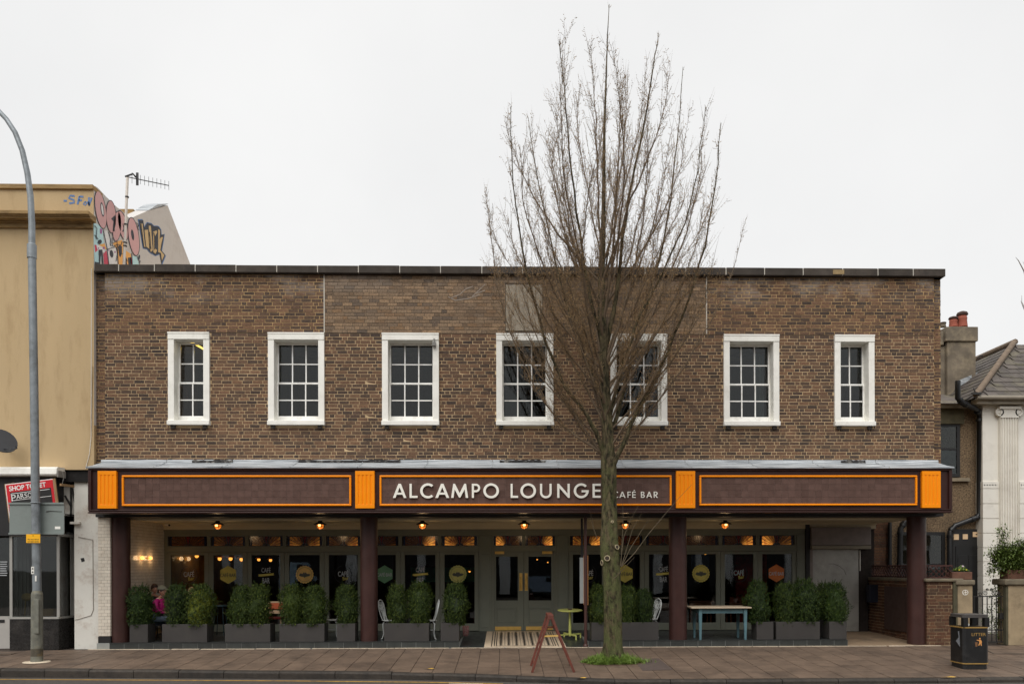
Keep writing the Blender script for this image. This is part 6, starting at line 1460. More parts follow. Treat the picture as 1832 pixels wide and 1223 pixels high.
# ================================================================== PLANTERS AND BOX SHRUBS
plm = M('planter_grey', lin(57, 54, 52), .55, .06, 2.5, bmp=.001, bsc=30, dirt=lin(70, 66, 60), dsc=1.6, damt=.5); soil = M('soil', lin(40, 32, 26), 1, .3, 12)
YPF = .0; HP = .405
def planter(px0, px1, label, d=.40, y=YPF):
    a, b = X(px0, y), X(px1, y); z = FZ + .004
    t = thing('planter', label, 'planter', ((a + b) / 2, y + d / 2, z), 'grey planters along the arcade edge')
    w = .025; m_ = MB(); m_.box(a, b, y, y + w, z, z + HP); m_.box(a, b, y + d - w, y + d, z, z + HP); m_.box(a, a + w, y + w, y + d - w, z, z + HP); m_.box(b - w, b, y + w, y + d - w, z, z + HP)
    m_.build('planter_box', plm, t, bevel=.004)
    MB().box(a + w, b - w, y + w, y + d - w, z + .02, z + HP - .05).build('soil', soil, t)
for a, b, lb in ((231.5, 264, 'short grey planter beside the leftmost column'), (289.5, 370, 'long grey planter in front of the seated people'), (402, 483, 'long grey planter third from the left'), (499.5, 580, 'long grey planter fourth from the left'), (602.5, 635, 'short grey planter left of the second column'),
                 (687, 767, 'long grey planter right of the second column'), (788, 821, 'short grey planter nearest the left of the doors'), (1058, 1092, 'short grey planter just left of the tree trunk'), (1097, 1178, 'long grey planter behind the tree trunk'),
                 (1353.5, 1383.5, 'short grey planter right of the blue table'), (1388.5, 1466.5, 'long grey planter at the right of the arcade'), (1483.5, 1514.5, 'short grey planter at the right end of the plinth')):
    planter(a, b, lb)
planter(1456, 1484, 'short grey planter standing back behind the rightmost pair', y=.62)
leaf_m, lt, lbs = nodes('box_leaf')
rmp = lt.nodes.new('ShaderNodeValToRGB'); e = rmp.color_ramp.elements; e[0].color = (*lin(30, 44, 18), 1); e[1].color = (*lin(118, 128, 48), 1); e.new(.5).color = (*lin(48, 66, 24), 1); e.new(.88).color = (*lin(70, 88, 32), 1)
oi = lt.nodes.new('ShaderNodeObjectInfo'); lt.links.new(rnd(lt), rmp.inputs[0]); lt.links.new(mixc(lt, 1.0, rmp.outputs[0], mixc(lt, oi.outputs['Random'], (.55, .64, .58), (1.0, .92, .75)), 'MULTIPLY'), lbs.inputs['Base Color']); lbs.inputs['Roughness'].default_value = .6; lbs.inputs['Specular IOR Level'].default_value = .25
def rot_leaf(mb, p, d, up, L, w):
    s = d.cross(up)
    if s.length < 1e-3: s = d.orthogonal()
    s.normalize(); n_ = s.cross(d)
    mb.add([p, p + d * L * .5 + s * w * .5 + n_ * L * .06, p + d * L, p + d * L * .5 - s * w * .5 + n_ * L * .06], [(0, 1, 2, 3)])
def shrub_mesh(seed, n=5200):
    rs = random.Random(seed); mb = MB()
    lumps = [(rs.uniform(0, 6.28), rs.uniform(.15, .95), rs.uniform(.05, .24) * rs.choice((1, 1, -.7))) for _ in range(16)]
    def rad(z, w):
        r = min(1, .76 + .24 * min(1, z / .32)) * (1 if z < .44 else max(.0, 1 - ((z - .44) / .58) ** 1.9) ** .58)
        for lw, lz, la in lumps:
            r += la * math.exp(-((z - lz) / .14) ** 2) * max(0, math.cos(w - lw)) ** 4
        return r * .94
    for k in range(1500):
        z = rs.uniform(.0, .98); w = rs.uniform(0, 6.283); rr = rad(z, w) * (rs.uniform(.78, 1.0) if rs.random() < .8 else rs.uniform(.3, .78))
        c = Vector((math.cos(w) * rr * .5, math.sin(w) * rr * .5, z))
        out = Vector((math.cos(w), math.sin(w), .15 + 1.5 * max(0, z - .45))).normalized(); out = (out + Vector((rs.gauss(0, .4), rs.gauss(0, .4), rs.gauss(.1, .4)))).normalized()
        L = rs.uniform(.04, .085) * (2.4 if rs.random() < .14 else 1)
        m = int(L / .009) + 1
        for q in range(m):
            p = c + out * (q / m) * L; a = q * 2.4 + rs.uniform(-.4, .4); s1 = out.orthogonal().normalized(); s2 = out.cross(s1)
            d = (out * .6 + s1 * math.cos(a) + s2 * math.sin(a)).normalized()
            rot_leaf(mb, p, d, out, rs.uniform(.026, .042), rs.uniform(.015, .023))
    n0 = len(mb.v)
    for i in range(9):
        for k in range(16):
            z = .0 + .9 * i / 8; w = 6.2832 * k / 16; r = rad(z, w) * .5 * (.72 if i < 8 else .05) * rs.uniform(.9, 1.1); mb.v.append((r * math.cos(w), r * math.sin(w), z))
    for i in range(8):
        for k in range(16): mb.f.append([n0 + i * 16 + k, n0 + i * 16 + (k + 1) % 16, n0 + (i + 1) * 16 + (k + 1) % 16, n0 + (i + 1) * 16 + k]); mb.m.append(0); mb.s.append(False)
    me = mb.mesh('foliage'); me.materials.append(leaf_m); return me
sh_me = [shrub_mesh(s) for s in (3, 11, 29, 41, 57)]
stem_me = MB().tube([(0, 0, -.06), (.01, 0, .2), (-.02, .01, .5)], [.018, .014, .006], 6).mesh('stem'); stem_me.materials.append(M('shrub_stem', lin(70, 60, 46), .9))
for i, (px, top, hw, y, lb) in enumerate(((251, 1052, 25, .2, 'box shrub alone beside the leftmost column'), (317, 1049, 22, .2, 'left box shrub of the pair by the person in pink'), (357, 1049, 27, .2, 'right box shrub of the pair by the person in pink'),
        (433, 1051, 23, .2, 'left box shrub in the third planter'), (463, 1049, 24, .2, 'right box shrub in the third planter'), (523, 1049, 24, .2, 'left box shrub in the fourth planter, under the gold badge'), (562, 1051, 25, .2, 'right box shrub in the fourth planter, under the gold badge'),
        (620, 1050, 21, .2, 'box shrub alone left of the second column'), (711, 1049, 19, .2, 'left box shrub of the pair right of the second column'), (751, 1045, 22, .2, 'right and taller box shrub of the pair right of the second column'), (815, 1047, 22, .2, 'box shrub alone left of the entrance doors'),
        (1072, 1049, 21, .2, 'box shrub half hidden left of the tree trunk'), (1123, 1051, 19, .2, 'box shrub directly right of the tree trunk'), (1152, 1057, 17, .2, 'box shrub beside the white chair and third column'),
        (1355, 1042, 21, .2, 'box shrub alone right of the blue table'), (1405, 1046, 21, .2, 'left box shrub of the long right hand planter'), (1441, 1040, 25, .2, 'tallest box shrub, right of the long right hand planter'), (1472, 1046, 15, .82, 'dull box shrub set back between the last two planters'), (1493, 1046, 22, .2, 'box shrub at the right end of the plinth'))):
    zz = FZ + .004 + HP - .06; hgt = Z(top - 3, y, px) - zz; wid = (X(px + hw, y) - X(px - hw, y)) * .98
    t = thing('box_shrub', lb, 'shrub', (X(px, y), y, zz), 'clipped box shrubs in planters')
    f = inst('foliage', sh_me[(i * 3 + i // 5) % 5], ORG[t], t, rot=(0, 0, random.uniform(0, 6.28)), scale=(wid, wid, hgt)); f['kind'] = 'stuff'
    inst('stem', stem_me, ORG[t], t, scale=(1, 1, hgt))
# flower box and trough on the piers, climbing plant
brown_tile = M('terracotta_trough', lin(104, 72, 56), .8, .2, 7, dirt=lin(84, 50, 40), dsc=5, damt=.6)
zt_ = Z(1036.5, 0, 1726)
fbx = thing('flower_box', 'small brown flower box with yellow and white flowers on the shorter gate pier', 'flower box', (X(1722, .1), .15, zt_))
MB().box(X(1704.5, .0), X(1740.5, .0), .02, .30, zt_ + .002, zt_ + .18).build('box', brown_tile, fbx, bevel=.01); MB().box(X(1706, .0), X(1739, .0), .04, .28, zt_ + .181, zt_ + .185).build('soil', soil, fbx)
gr_l = M('bright_leaf', lin(116, 140, 62), .5, .3, 30); fl_y = M('flower_yellow', lin(220, 200, 70), .6); fl_w = M('flower_pale', lin(222, 200, 210), .6)
m_ = MB(); fy = MB(); fw = MB()
for k in range(420):
    w, r = random.uniform(0, 6.28), random.random() ** .5; c = Vector((X(1722, .1) + r * .17 * math.cos(w), .16 + r * .1 * math.sin(w), zt_ + .185 + random.uniform(0, .13) * (1 - r * .7)))
    d = Vector((random.gauss(0, 1), random.gauss(0, 1), random.uniform(.2, 1))).normalized(); rot_leaf(m_, c, d, Vector((0, 0, 1)), .045, .022)
m_.build('foliage', gr_l, fbx)['kind'] = 'stuff'
for px, py in ((1716, 1019), (1729, 1019)): fy.ball(P(px, py, .08), .018, 7)
fw.ball(P(1722.5, 1012.5, .14), .025, 8); fy.build('flower', fl_y, fbx); fw.build('flower', fl_w, fbx)
tr2 = thing('plant_trough', 'ribbed terracotta trough on the taller gate pier at the right edge', 'plant trough', (X(1830, .1), .15, zt_))
m_ = MB(); a, b = X(1804, 0), X(1856, 0); n = 26
pr_ = []
for k in range(n): 
    u = a + (b - a) * k / n; d = (b - a) / n; pr_ += [(u + d * .1, .02), (u + d * .5, .008), (u + d * .9, .02)]
m_.extrude([(x_, y_, zt_ + .002) for x_, y_ in [(a, .02)] + pr_ + [(b, .02), (b, .32), (a, .32)]], (0, 0, .22)); m_.build('trough', brown_tile, tr2, bevel=0)
MB().box(a + .02, b - .02, .04, .30, zt_ + .223, zt_ + .227).build('soil', soil, tr2)
hm = M('hedge_leaf', lin(58, 78, 36), .45, .35, 25, c2=lin(122, 142, 66)); tw = M('bare_twig', lin(84, 68, 54), .9, .2, 9)
def leaf_plant(name, label, stems, parent_base, leaves, L, spread, grp=None):
    t = thing(name, label, 'shrub', parent_base, grp); sm = MB(); lm_ = MB()
    for pts in stems:
        w = [P(*q) for q in pts]; sm.tube(w, [.014 - .010 * i / (len(w) - 1) for i in range(len(w))], 5)
        for _ in range(leaves):
            i = random.randrange(len(w) - 1); p = w[i].lerp(w[i + 1], random.random()) + Vector((random.gauss(0, spread), random.gauss(0, spread), random.gauss(0, spread)))
            d = Vector((random.gauss(0, 1), random.gauss(0, 1), random.gauss(.3, .7))).normalized(); rot_leaf(lm_, p, d, Vector((0, 0, 1)), L * random.uniform(.7, 1.3), L * .5)
    sm.build('stem', tw, t); lm_.build('foliage', hm, t)['kind'] = 'stuff'
st_ = []
for k in range(11):
    x_ = 1788 + k * 4.5; st_.append([(1806 + k * 2.6, 1022, .16), (x_ + random.uniform(-5, 5), 1000, .14), (x_ + random.uniform(-10, 6), 978 + random.uniform(-8, 14), .1)])
st_.append([(1812, 1015, .15), (1800, 990, .1), (1796, 965, .1), (1792, 945, .1)]); st_.append([(1822, 1015, .15), (1826, 985, .1), (1831, 968, .1)]); st_.append([(1806, 1015, .12), (1785, 1000, .1), (1774, 990, .1)]); st_.append([(1806, 1015, .12), (1790, 1010, .1), (1772, 1022, .1)])
leaf_plant('trailing_shrub', 'bushy green shrub spilling from the trough and climbing above the right gate pier', st_, P(1812, 1022, .16), 620, .065, .075)
leaf_plant('ivy_shrub', 'dark leafy shrub hanging behind the iron gate against the stucco wall', [[(1800, 1140, .35), (1792, 1100, .35), (1782, 1070, .35), (1788, 1046, .3), (1800, 1030, .3)], [(1798, 1140, .4), (1780, 1120, .4), (1772, 1090, .4)], [(1800, 1140, .4), (1796, 1080, .4), (1797, 1040, .3)]], P(1800, 1146, .4), 420, .065, .10)

# ================================================================== GRASS AND LITTER LEAVES
gm_ = M('grass_blade', lin(92, 124, 48), .55, .35, 40, c2=lin(134, 158, 66)); gb = MB()
gc = PP(1096, 1184)
for _ in range(9000):
    w, r = random.uniform(0, 6.283), random.random() ** .6 * (1 + .0)
    r *= 1 + .13 * math.sin(2 * w + 1) + .09 * math.sin(5 * w)
    x_, y_ = gc.x + .0 + r * .56 * math.cos(w) * (1 + .06 * math.sin(3 * w)), gc.y - .03 + r * .29 * math.sin(w)
    if random.random() < .06: x_ += random.uniform(-.1, .35)
    h_ = random.choice((random.uniform(.06, .2), random.uniform(.1, .3))) * max(.25, 1 - .6 * r ** 3); d = Vector((random.gauss(0, .45), random.gauss(0, .45), 1)).normalized() * h_; s = Vector((math.cos(w * 7), math.sin(w * 7), 0)) * .0065
    p = Vector((x_, y_, pz(y_) - .002)); q = p + d * .6; e_ = p + d + Vector((d.x, d.y, -abs(d.x) - abs(d.y))) * .5
    gb.add([p - s, p + s, q + s * .7, q - s * .7, e_], [(0, 1, 2, 3), (3, 2, 4)])
tag(gb.build('grass', gm_), 'patch of bright green grass round the foot of the tree', 'grass', kind='stuff')
tag(MB().extrude([(gc.x + .66 * math.cos(2 * math.pi * k / 24), gc.y - .02 + .34 * math.sin(2 * math.pi * k / 24), pz(gc.y + .34 * math.sin(2 * math.pi * k / 24)) - .002) for k in range(24)], (0, 0, .006)).build('tree_pit_soil', M('tree_pit', lin(84, 66, 48), 1, .3, 10)), kind='structure')
lf_m = M('fallen_leaf_yellow', lin(206, 164, 70), .7, .2, 20)
for px, py, lb in ((768, 1197, 'yellow fallen leaf on the kerb left of the board stand'), (1040, 1213.5, 'yellow fallen leaf on the kerb below the tree'), (1696, 1212, 'long yellow fallen leaf on the kerb left of the litter bin')):
    c = PP(px, py); L_ = .16 if px > 1600 else .10; m_ = MB(); k = .012
    m_.add([c + Vector((-L_, 0, k)), c + Vector((-L_ * .3, -.035, k + .014)), c + Vector((L_ * .5, -.02, k + .006)), c + Vector((L_, .0, k + .012)), c + Vector((L_ * .4, .03, k + .018)), c + Vector((-L_ * .3, .03, k + .004))], [(0, 1, 5), (1, 2, 4, 5), (2, 3, 4)])
    tag(m_.build('fallen_leaf', lf_m, None, c), lb, 'leaf', 'fallen leaves on the kerb')
sp = MB()
for _ in range(90):
    c = PP(random.uniform(0, 1832), random.uniform(1160, 1198)); 
    if c.y < kerb_y(c.x) + .05: continue
    r = random.uniform(.006, .014); sp.add([c + Vector((r * math.cos(a), r * math.sin(a), .004)) for a in (0, 1.2, 2.5, 3.8, 5)], [(0, 1, 2, 3, 4)])
tag(sp.build('pavement_gum', strip_m), 'pale flecks of dried gum on the pavement', 'gum', kind='stuff')
# ================================================================== BARE STREET TREE
YT = gc.y + .06
bark, bt_, bb = nodes('mossy_bark'); p = pos(bt_)
z_ = bt_.nodes.new('ShaderNodeSeparateXYZ'); bt_.links.new(p, z_.inputs[0])
n1 = noise(bt_, vmath(bt_, p, (1, 1, .35)), 14, 8, .7)
bc = mixc(bt_, rng(bt_, n1, .40, .60), lin(30, 25, 21), lin(106, 94, 72))
mos_ = math_(bt_, 'MULTIPLY', rng(bt_, noise(bt_, vmath(bt_, p, (1, 1, .6)), 6.5, 8, .8), .42, .56), rng(bt_, z_.outputs['Z'], 5.2, 1.6, .15, .85))
bc = mixc(bt_, mos_, bc, mixc(bt_, noise(bt_, p, 40, 3), lin(50, 58, 32), lin(118, 122, 78)))
bt_.links.new(bc, bb.inputs['Base Color']); bb.inputs['Roughness'].default_value = .95; bb.inputs['Specular IOR Level'].default_value = .2
bump(bt_, bb, n1, .06, 1.0)
twig_m = M('twig_bark', lin(102, 86, 68), .85, .25, 12); bud_m = M('bud_scale', lin(156, 126, 84), .7, .3, 30)
tree = thing('street_tree', 'tall bare upright street tree with mossy trunk in front of the sign', 'tree', (P(1096, 1180, YT).x, YT, pz(YT)))
K_ = F / (YT - CAMY)                                          # pixels per metre at the trunk
T = lambda px, py, dy=0.0: P(px, py, YT + dy)
trunk = [(1096, 1184, 21), (1096, 1172, 18.5), (1096, 1150, 16.8), (1095.5, 1100, 16), (1094.5, 1050, 15.6), (1093, 1010, 16.2), (1091, 990, 17.2), (1090, 965, 16.0), (1091, 940, 14.2), (1090.5, 900, 13.3), (1089.5, 860, 13.4), (1089, 835, 13.8), (1087.5, 810, 12), (1087, 780, 10.5), (1085, 740, 9.4), (1082, 690, 8.4), (1079.5, 640, 8.0), (1077.5, 590, 8.2), (1077, 540, 6.6), (1077, 480, 5.6), (1079, 420, 4.6), (1080, 360, 3.7), (1080.5, 300, 3.0), (1081, 240, 2.3), (1083, 180, 1.7), (1085, 120, 1.2), (1087, 60, .8), (1090, 8, .45)]
tp = [T(a, b) for a, b, c in trunk]; tr_ = [c / K_ for a, b, c in trunk]
mb = MB(); N = 28
for i, (q, r) in enumerate(zip(tp, tr_)):
    for k in range(N):
        w = 2 * math.pi * k / N
        rr = r * (1 + .05 * math.sin(3 * w + i * .6) + .035 * math.sin(5 * w - i * 1.1) + (.16 * max(0, math.sin(2.5 * w + 1)) if i < 2 else 0) + random.uniform(-.02, .02))
        mb.v.append((q.x + rr * math.cos(w), q.y + rr * math.sin(w), q.z))
for i in range(len(tp) - 1):
    for k in range(N): mb.f.append([i * N + k, i * N + (k + 1) % N, (i + 1) * N + (k + 1) % N, (i + 1) * N + k]); mb.m.append(0); mb.s.append(True)
to = mb.build('trunk', bark, tree)
rim = M('pruning_rim', lin(158, 146, 116), .9, .15, 9); heart = M('pruning_core', lin(58, 48, 40), .95, .3, 20)
for px, py, r, dx_, nn in ((1086.5, 998.5, .052, -.3, (-.25, -.95, .1)), (1102.5, 979, .045, .5, (.55, -.8, .2)), (1095, 934, .022, .1, (.1, -1, .1)), (1075.5, 1006, .05, -.9, (-.92, -.35, -.1))):
    n_ = Vector(nn).normalized(); c = T(px, py); i_ = min(range(len(tp)), key=lambda k: abs(tp[k].z - c.z)); ax = Vector((tp[i_].x, YT, c.z)); dirh = Vector((n_.x, n_.y, 0)).normalized()
    c = ax + dirh * (tr_[i_] * .96) + Vector((0, 0, 0)); c.x = T(px, py, -.17).x if abs(n_.x) < .8 else c.x
    s1 = n_.orthogonal().normalized(); s2 = n_.cross(s1)
    MB().tube([c - n_ * .08, c + n_ * .028], [r * 1.5, r * 1.15], 14).build('knot_collar', bark, tree)
    MB().tube([c + n_ * .03 + (s1 * math.cos(2 * math.pi * k / 16) + s2 * math.sin(2 * math.pi * k / 16)) * r for k in range(17)], .010, 6, cap=False).build('pruning_ring', rim, tree)
    MB().tube([c, c + n_ * .031], [r, r], 14).build('pruning_cut', heart, tree)

rs = random.Random(21)
ENV = [(-40, 14), (20, 60), (50, 92), (100, 122), (150, 146), (200, 168), (260, 180), (330, 192), (400, 214), (450, 232), (520, 214), (600, 178), (680, 132), (740, 88), (790, 45), (830, 18)]
def env(py):
    for (a, b), (c, d) in zip(ENV, ENV[1:]):
        if a <= py <= c: return b + (d - b) * (py - a) / (c - a)
    return 12
def axis_pt(py):
    z = T(1085, py).z
    for i in range(len(tp) - 1):
        if tp[i].z <= z <= tp[i + 1].z: f = (z - tp[i].z) / (tp[i + 1].z - tp[i].z); return tp[i].lerp(tp[i + 1], f), tr_[i] + (tr_[i + 1] - tr_[i]) * f
    return tp[-1], .005
tv, tf = [], []; bv, bf = [], []
def rod(pts, rads, n):
    base_ = len(tv); m = len(pts); t0 = pts[1] - pts[0]; a = t0.orthogonal().normalized()
    for i, q in enumerate(pts):
        t = (pts[min(i + 1, m - 1)] - pts[max(i - 1, 0)]).normalized(); a = (a - t * a.dot(t))
        a = a.normalized() if a.length > 1e-6 else t.orthogonal().normalized(); b = t.cross(a)
        for k in range(n):
            w = 6.2832 * k / n; v = q + (a * math.cos(w) + b * math.sin(w)) * rads[i]; tv.append((v.x, v.y, v.z))
    for i in range(m - 1):
        for k in range(n): tf.append((base_ + i * n + k, base_ + i * n + (k + 1) % n, base_ + (i + 1) * n + (k + 1) % n, base_ + (i + 1) * n + k))
def bud(p, d, L, w):
    s1 = d.orthogonal().normalized(); s2 = d.cross(s1); a = rs.uniform(0, 2)
    s1, s2 = s1 * math.cos(a) + s2 * math.sin(a), s2 * math.cos(a) - s1 * math.sin(a)
    n0 = len(bv); m = p + d * L * .45
    for q in (p, m + s1 * w, m - s1 * .5 * w + s2 * .87 * w, m - s1 * .5 * w - s2 * .87 * w, p + d * L): bv.append((q.x, q.y, q.z))
    bf.extend([(n0, n0 + 2, n0 + 1), (n0, n0 + 3, n0 + 2), (n0, n0 + 1, n0 + 3), (n0 + 4, n0 + 1, n0 + 2), (n0 + 4, n0 + 2, n0 + 3), (n0 + 4, n0 + 3, n0 + 1)])
def path(p, d, L, n, wob, lift):
    out = [p.copy()]; d = d.normalized(); st = L / n
    for _ in range(n):
        d = (d + Vector((rs.gauss(0, wob), rs.gauss(0, wob), rs.gauss(0, wob * .5) + lift))).normalized(); out.append(out[-1] + d * st)
    return out
def twig(p, d, L, r, bare=.35, n=3):
    """a shoot with small spurs and buds, its whip-like tip bare"""
    ns = max(3, int(L / .10)); pts = path(p, d, L, ns, .032, .035); rod(pts, [r * (1 - .85 * i / ns) for i in range(ns + 1)], n)
    s = .03
    while s < L * (1 - bare):
        f = s / L * ns; i = int(f); q = pts[i].lerp(pts[min(i + 1, ns)], f - i); t = (pts[min(i + 1, ns)] - pts[i]).normalized()
        a = rs.uniform(0, 6.283); o1 = t.orthogonal().normalized(); o2 = t.cross(o1); dd = (t * .6 + o1 * math.cos(a) + o2 * math.sin(a)).normalized()
        if rs.random() < .26:
            l2 = rs.uniform(.04, .11); e = q + (dd + Vector((0, 0, .25))).normalized() * l2; rod([q, e], [.0026, .0015], 3)
            for u in (.4, .7, 1.0): bud(q.lerp(e, u), (dd + Vector((rs.gauss(0, .6), rs.gauss(0, .6), rs.gauss(.2, .5)))).normalized(), rs.uniform(.017, .029), .0068)
        else: bud(q, dd, rs.uniform(.017, .029), .0068)
        s += rs.uniform(.028, .055)
    return pts
def shoots(pts, r0, t0, dens, Lmax, ax, lvl=0):
    """side shoots along a limb"""
    m = len(pts) - 1; L = sum((pts[i + 1] - pts[i]).length for i in range(m)); n = int(L * (1 - t0) * dens)
    for k in range(n):
        u = t0 + (1 - t0) * (k + rs.random()) / n; f = u * m; i = min(int(f), m - 1); q = pts[i].lerp(pts[i + 1], f - i); t = (pts[i + 1] - pts[i]).normalized()
        a = rs.uniform(0, 6.283); o1 = t.orthogonal().normalized(); o2 = t.cross(o1); sd_ = o1 * math.cos(a) + o2 * math.sin(a)
        d = (t * rs.uniform(.9, 1.25) + sd_ * rs.uniform(.22, .52) + Vector((0, 0, .2))).normalized()
        l = Lmax * rs.uniform(.35, 1.0) * (1 - .35 * u)
        e = q + d * l; pyt = CY - (e.z - EYE) * K_; rad_ = math.hypot(e.x - ax.x, (e.y - ax.y)) * K_
        if rad_ > env(max(-30, pyt)) * 1.10: l *= .55
        if pyt < 60 + 50 * rs.random(): l *= .4
        ps = twig(q, d, l,   .0034 if l < .6 else .0048, bare=rs.uniform(.12, .45) if u < .6 else rs.uniform(.35, .7))
        if lvl == 0 and l > .5:
            for _ in range(int(l * 3.4)):
                j = rs.randrange(1, max(2, int(len(ps) * .7))); tt = (ps[min(j + 1, len(ps) - 1)] - ps[j - 1]).normalized(); a = rs.uniform(0, 6.283); o1 = tt.orthogonal().normalized(); o2 = tt.cross(o1)
                twig(ps[j], (tt + (o1 * math.cos(a) + o2 * math.sin(a)) * .42 + Vector((0, 0, .2))).normalized(), rs.uniform(.15, .55), .0025, bare=rs.uniform(.05, .3))
# main limbs: the ones the photograph shows clearly, then more round the leader
limbs = [([(1085, 822), (1066, 772), (1045, 735), (1008, 690), (975, 610), (950, 520), (932, 430), (917, 330), (914, 190)], -.5, 4.8),
         ([(1083, 815), (1040, 786), (1004, 760), (958, 695), (915, 600), (886, 500), (876, 400), (872, 345)], .35, 2.6),
         ([(1090, 845), (1112, 800), (1130, 755), (1160, 700), (1195, 630), (1230, 540), (1262, 440), (1280, 330), (1290, 220)], -.35, 5.2),
         ([(1092, 812), (1120, 785), (1165, 735), (1225, 655), (1275, 570), (1312, 480), (1335, 390)], .5, 2.4),
         ([(1090, 790), (1110, 720), (1128, 650), (1150, 570), (1178, 470), (1200, 360), (1212, 250), (1222, 120)], .7, 4.6),
         ([(1083, 735), (1062, 680), (1040, 620), (1012, 540), (985, 430), (962, 320), (945, 210)], .7, 3.8),
         ([(1080, 625), (1098, 560), (1106, 500), (1114, 420), (1130, 330), (1150, 230), (1168, 120), (1178, 60)], -.1, 5.0),
         ([(1078, 600), (1062, 560), (1046, 480), (1030, 380), (1018, 270), (1010, 160), (1000, 70)], -.55, 3.8),
         ([(1086, 760), (1104, 690), (1118, 640), (1146, 560), (1180, 500), (1225, 400), (1250, 300), (1262, 190)], -.9, 3.6),
         ([(1082, 690), (1050, 640), (1030, 590), (990, 520), (962, 450), (935, 360), (930, 260)], -.9, 3.2)]
LB = []
for pts, dep, r in limbs:
    m = len(pts) - 1; w = [T(a, b, dep * (i / m) ** .8 * 1.6) for i, (a, b) in enumerate(pts)]
    fine = []
    for i in range(m):
        for k in range(3): fine.append(w[i].lerp(w[i + 1], k / 3) + Vector((rs.gauss(0, .012), rs.gauss(0, .012), 0)) * (1 if k else .4))
    fine.append(w[-1]); LB.append((fine, r / K_))
ga = 0.6
for k in range(34):
    y0 = 806 - 330 * (k / 33) ** .9 + rs.uniform(-12, 12); ga += 2.39996 + rs.uniform(-.25, .25)
    y1 = max(85 + rs.uniform(0, 60), y0 - rs.uniform(270, 440)); a0, ra = axis_pt(y0); u = rs.uniform(.5, 1.0)
    re = env(y1) * u / K_; z1 = T(1085, y1).z; n = 12; w = []
    for i in range(n + 1):
        t = i / n; rr = ra * .6 + (re - ra * .6) * (1 - (1 - t) ** 1.55); g = ga + .25 * math.sin(t * 2 + k)
        w.append(Vector((a0.x + rr * math.cos(g) + rs.gauss(0, .012), a0.y + rr * math.sin(g) * .92 + rs.gauss(0, .012), a0.z + (z1 - a0.z) * t)))
    LB.append((w, rs.uniform(1.9, 3.0) / K_ * (.75 if y0 < 500 else 1)))
for k in range(11):
    y0 = 815 - 150 * (k / 10) + rs.uniform(-10, 10); ga += 2.39996 + rs.uniform(-.3, .3); y1 = y0 - rs.uniform(200, 340)
    if abs(math.cos(ga)) < .45: ga += .9
    a0, ra = axis_pt(y0); re = env(y1) * rs.uniform(.82, 1.02) / K_; z1 = T(1085, y1).z; n = 12; w = []
    for i in range(n + 1):
        t = i / n; rr = ra * .6 + (re - ra * .6) * (1 - (1 - t) ** 1.35); g = ga + .3 * math.sin(t * 2 + k)
        w.append(Vector((a0.x + rr * math.cos(g) + rs.gauss(0, .014), a0.y + rr * math.sin(g) * .9 + rs.gauss(0, .014), a0.z + (z1 - a0.z) * t)))
    LB.append((w, rs.uniform(1.2, 2.0) / K_))
for w, r in LB:
    m = len(w) - 1; MB().tube(w, [max(.003, r * (1 - .9 * (i / m) ** .8)) for i in range(m + 1)], 7).build('branch', bark if r > .04 else twig_m, tree)
    shoots(w, r, .16, 6.9, 1.5, w[0]); shoots(w, r, .10, 9, .45, w[0], 1)
    if w[0].z < T(1085, 640).z: shoots(w[:len(w) * 2 // 3], r, .12, 4.5, .8, w[0])
lead_ = [q for q, (a, b, c) in zip(tp, trunk) if b < 600]; shoots(lead_, .05, .05, 5, 1.2, lead_[0])
low_ = [q for q, (a, b, c) in zip(tp, trunk) if 600 <= b < 830]; shoots(low_, .1, .0, 6, .7, low_[0], 1)
def raw(name, v, f, mt):
    me = bpy.data.meshes.new(name); o0 = ORG[tree]; a = np.array(v) - np.array(o0); me.from_pydata(a.tolist(), [], f); me.update(); return tag(link(name, me, mt, tree), kind='stuff')
raw('twigs', tv, tf, twig_m); raw('buds', bv, bf, bud_m)
tv, tf = [], []
for pts in ([(1110, 1012), (1112, 990), (1116, 960), (1128, 930), (1142, 904)], [(1112, 1012), (1120, 985), (1132, 945), (1148, 918)], [(1112, 1013), (1136, 988), (1160, 955), (1185, 925), (1212, 893), (1238, 866)], [(1112, 1013), (1128, 980), (1150, 945), (1160, 930)], [(1111, 1010), (1113, 970), (1115, 930), (1114, 900)], [(1090, 1040), (1103, 1030), (1118, 1014), (1135, 996)], [(1068, 963), (1062, 945), (1058, 925), (1055, 912)]):
    m = len(pts) - 1; w = [T(a, b, -.12 - .25 * i / m) for i, (a, b) in enumerate(pts)]
    MB().tube(w, [.009 * (1 - .75 * i / m) for i in range(m + 1)], 6).build('sucker_shoot', M('pale_shoot', lin(104, 92, 72), .8, .2, 9) if 'pale_shoot' not in bpy.data.materials else bpy.data.materials['pale_shoot'], tree)
# twig ends of a tree beyond the right edge of the picture
t2 = thing('far_tree', 'thin bare twigs of a second tree reaching in at the right edge of the sky', 'tree', P(1880, 900, 9.9)); sm = MB()
for pts in ([(1880, 900), (1870, 700), (1850, 560), (1832, 485), (1822, 466), (1817, 460)], [(1850, 560), (1836, 480), (1830, 468)], [(1852, 600), (1834, 552), (1828, 540), (1828, 528)], [(1840, 570), (1830, 548), (1826, 538)]): sm.tube([P(a, b, 9.9) for a, b in pts], [.045 * (1 - .9 * i / (len(pts) - 1)) if pts[0][0] > 1870 else .018 * (1 - .8 * i / (len(pts) - 1)) for i in range(len(pts))], 6)
sm.build('branch', twig_m, t2)

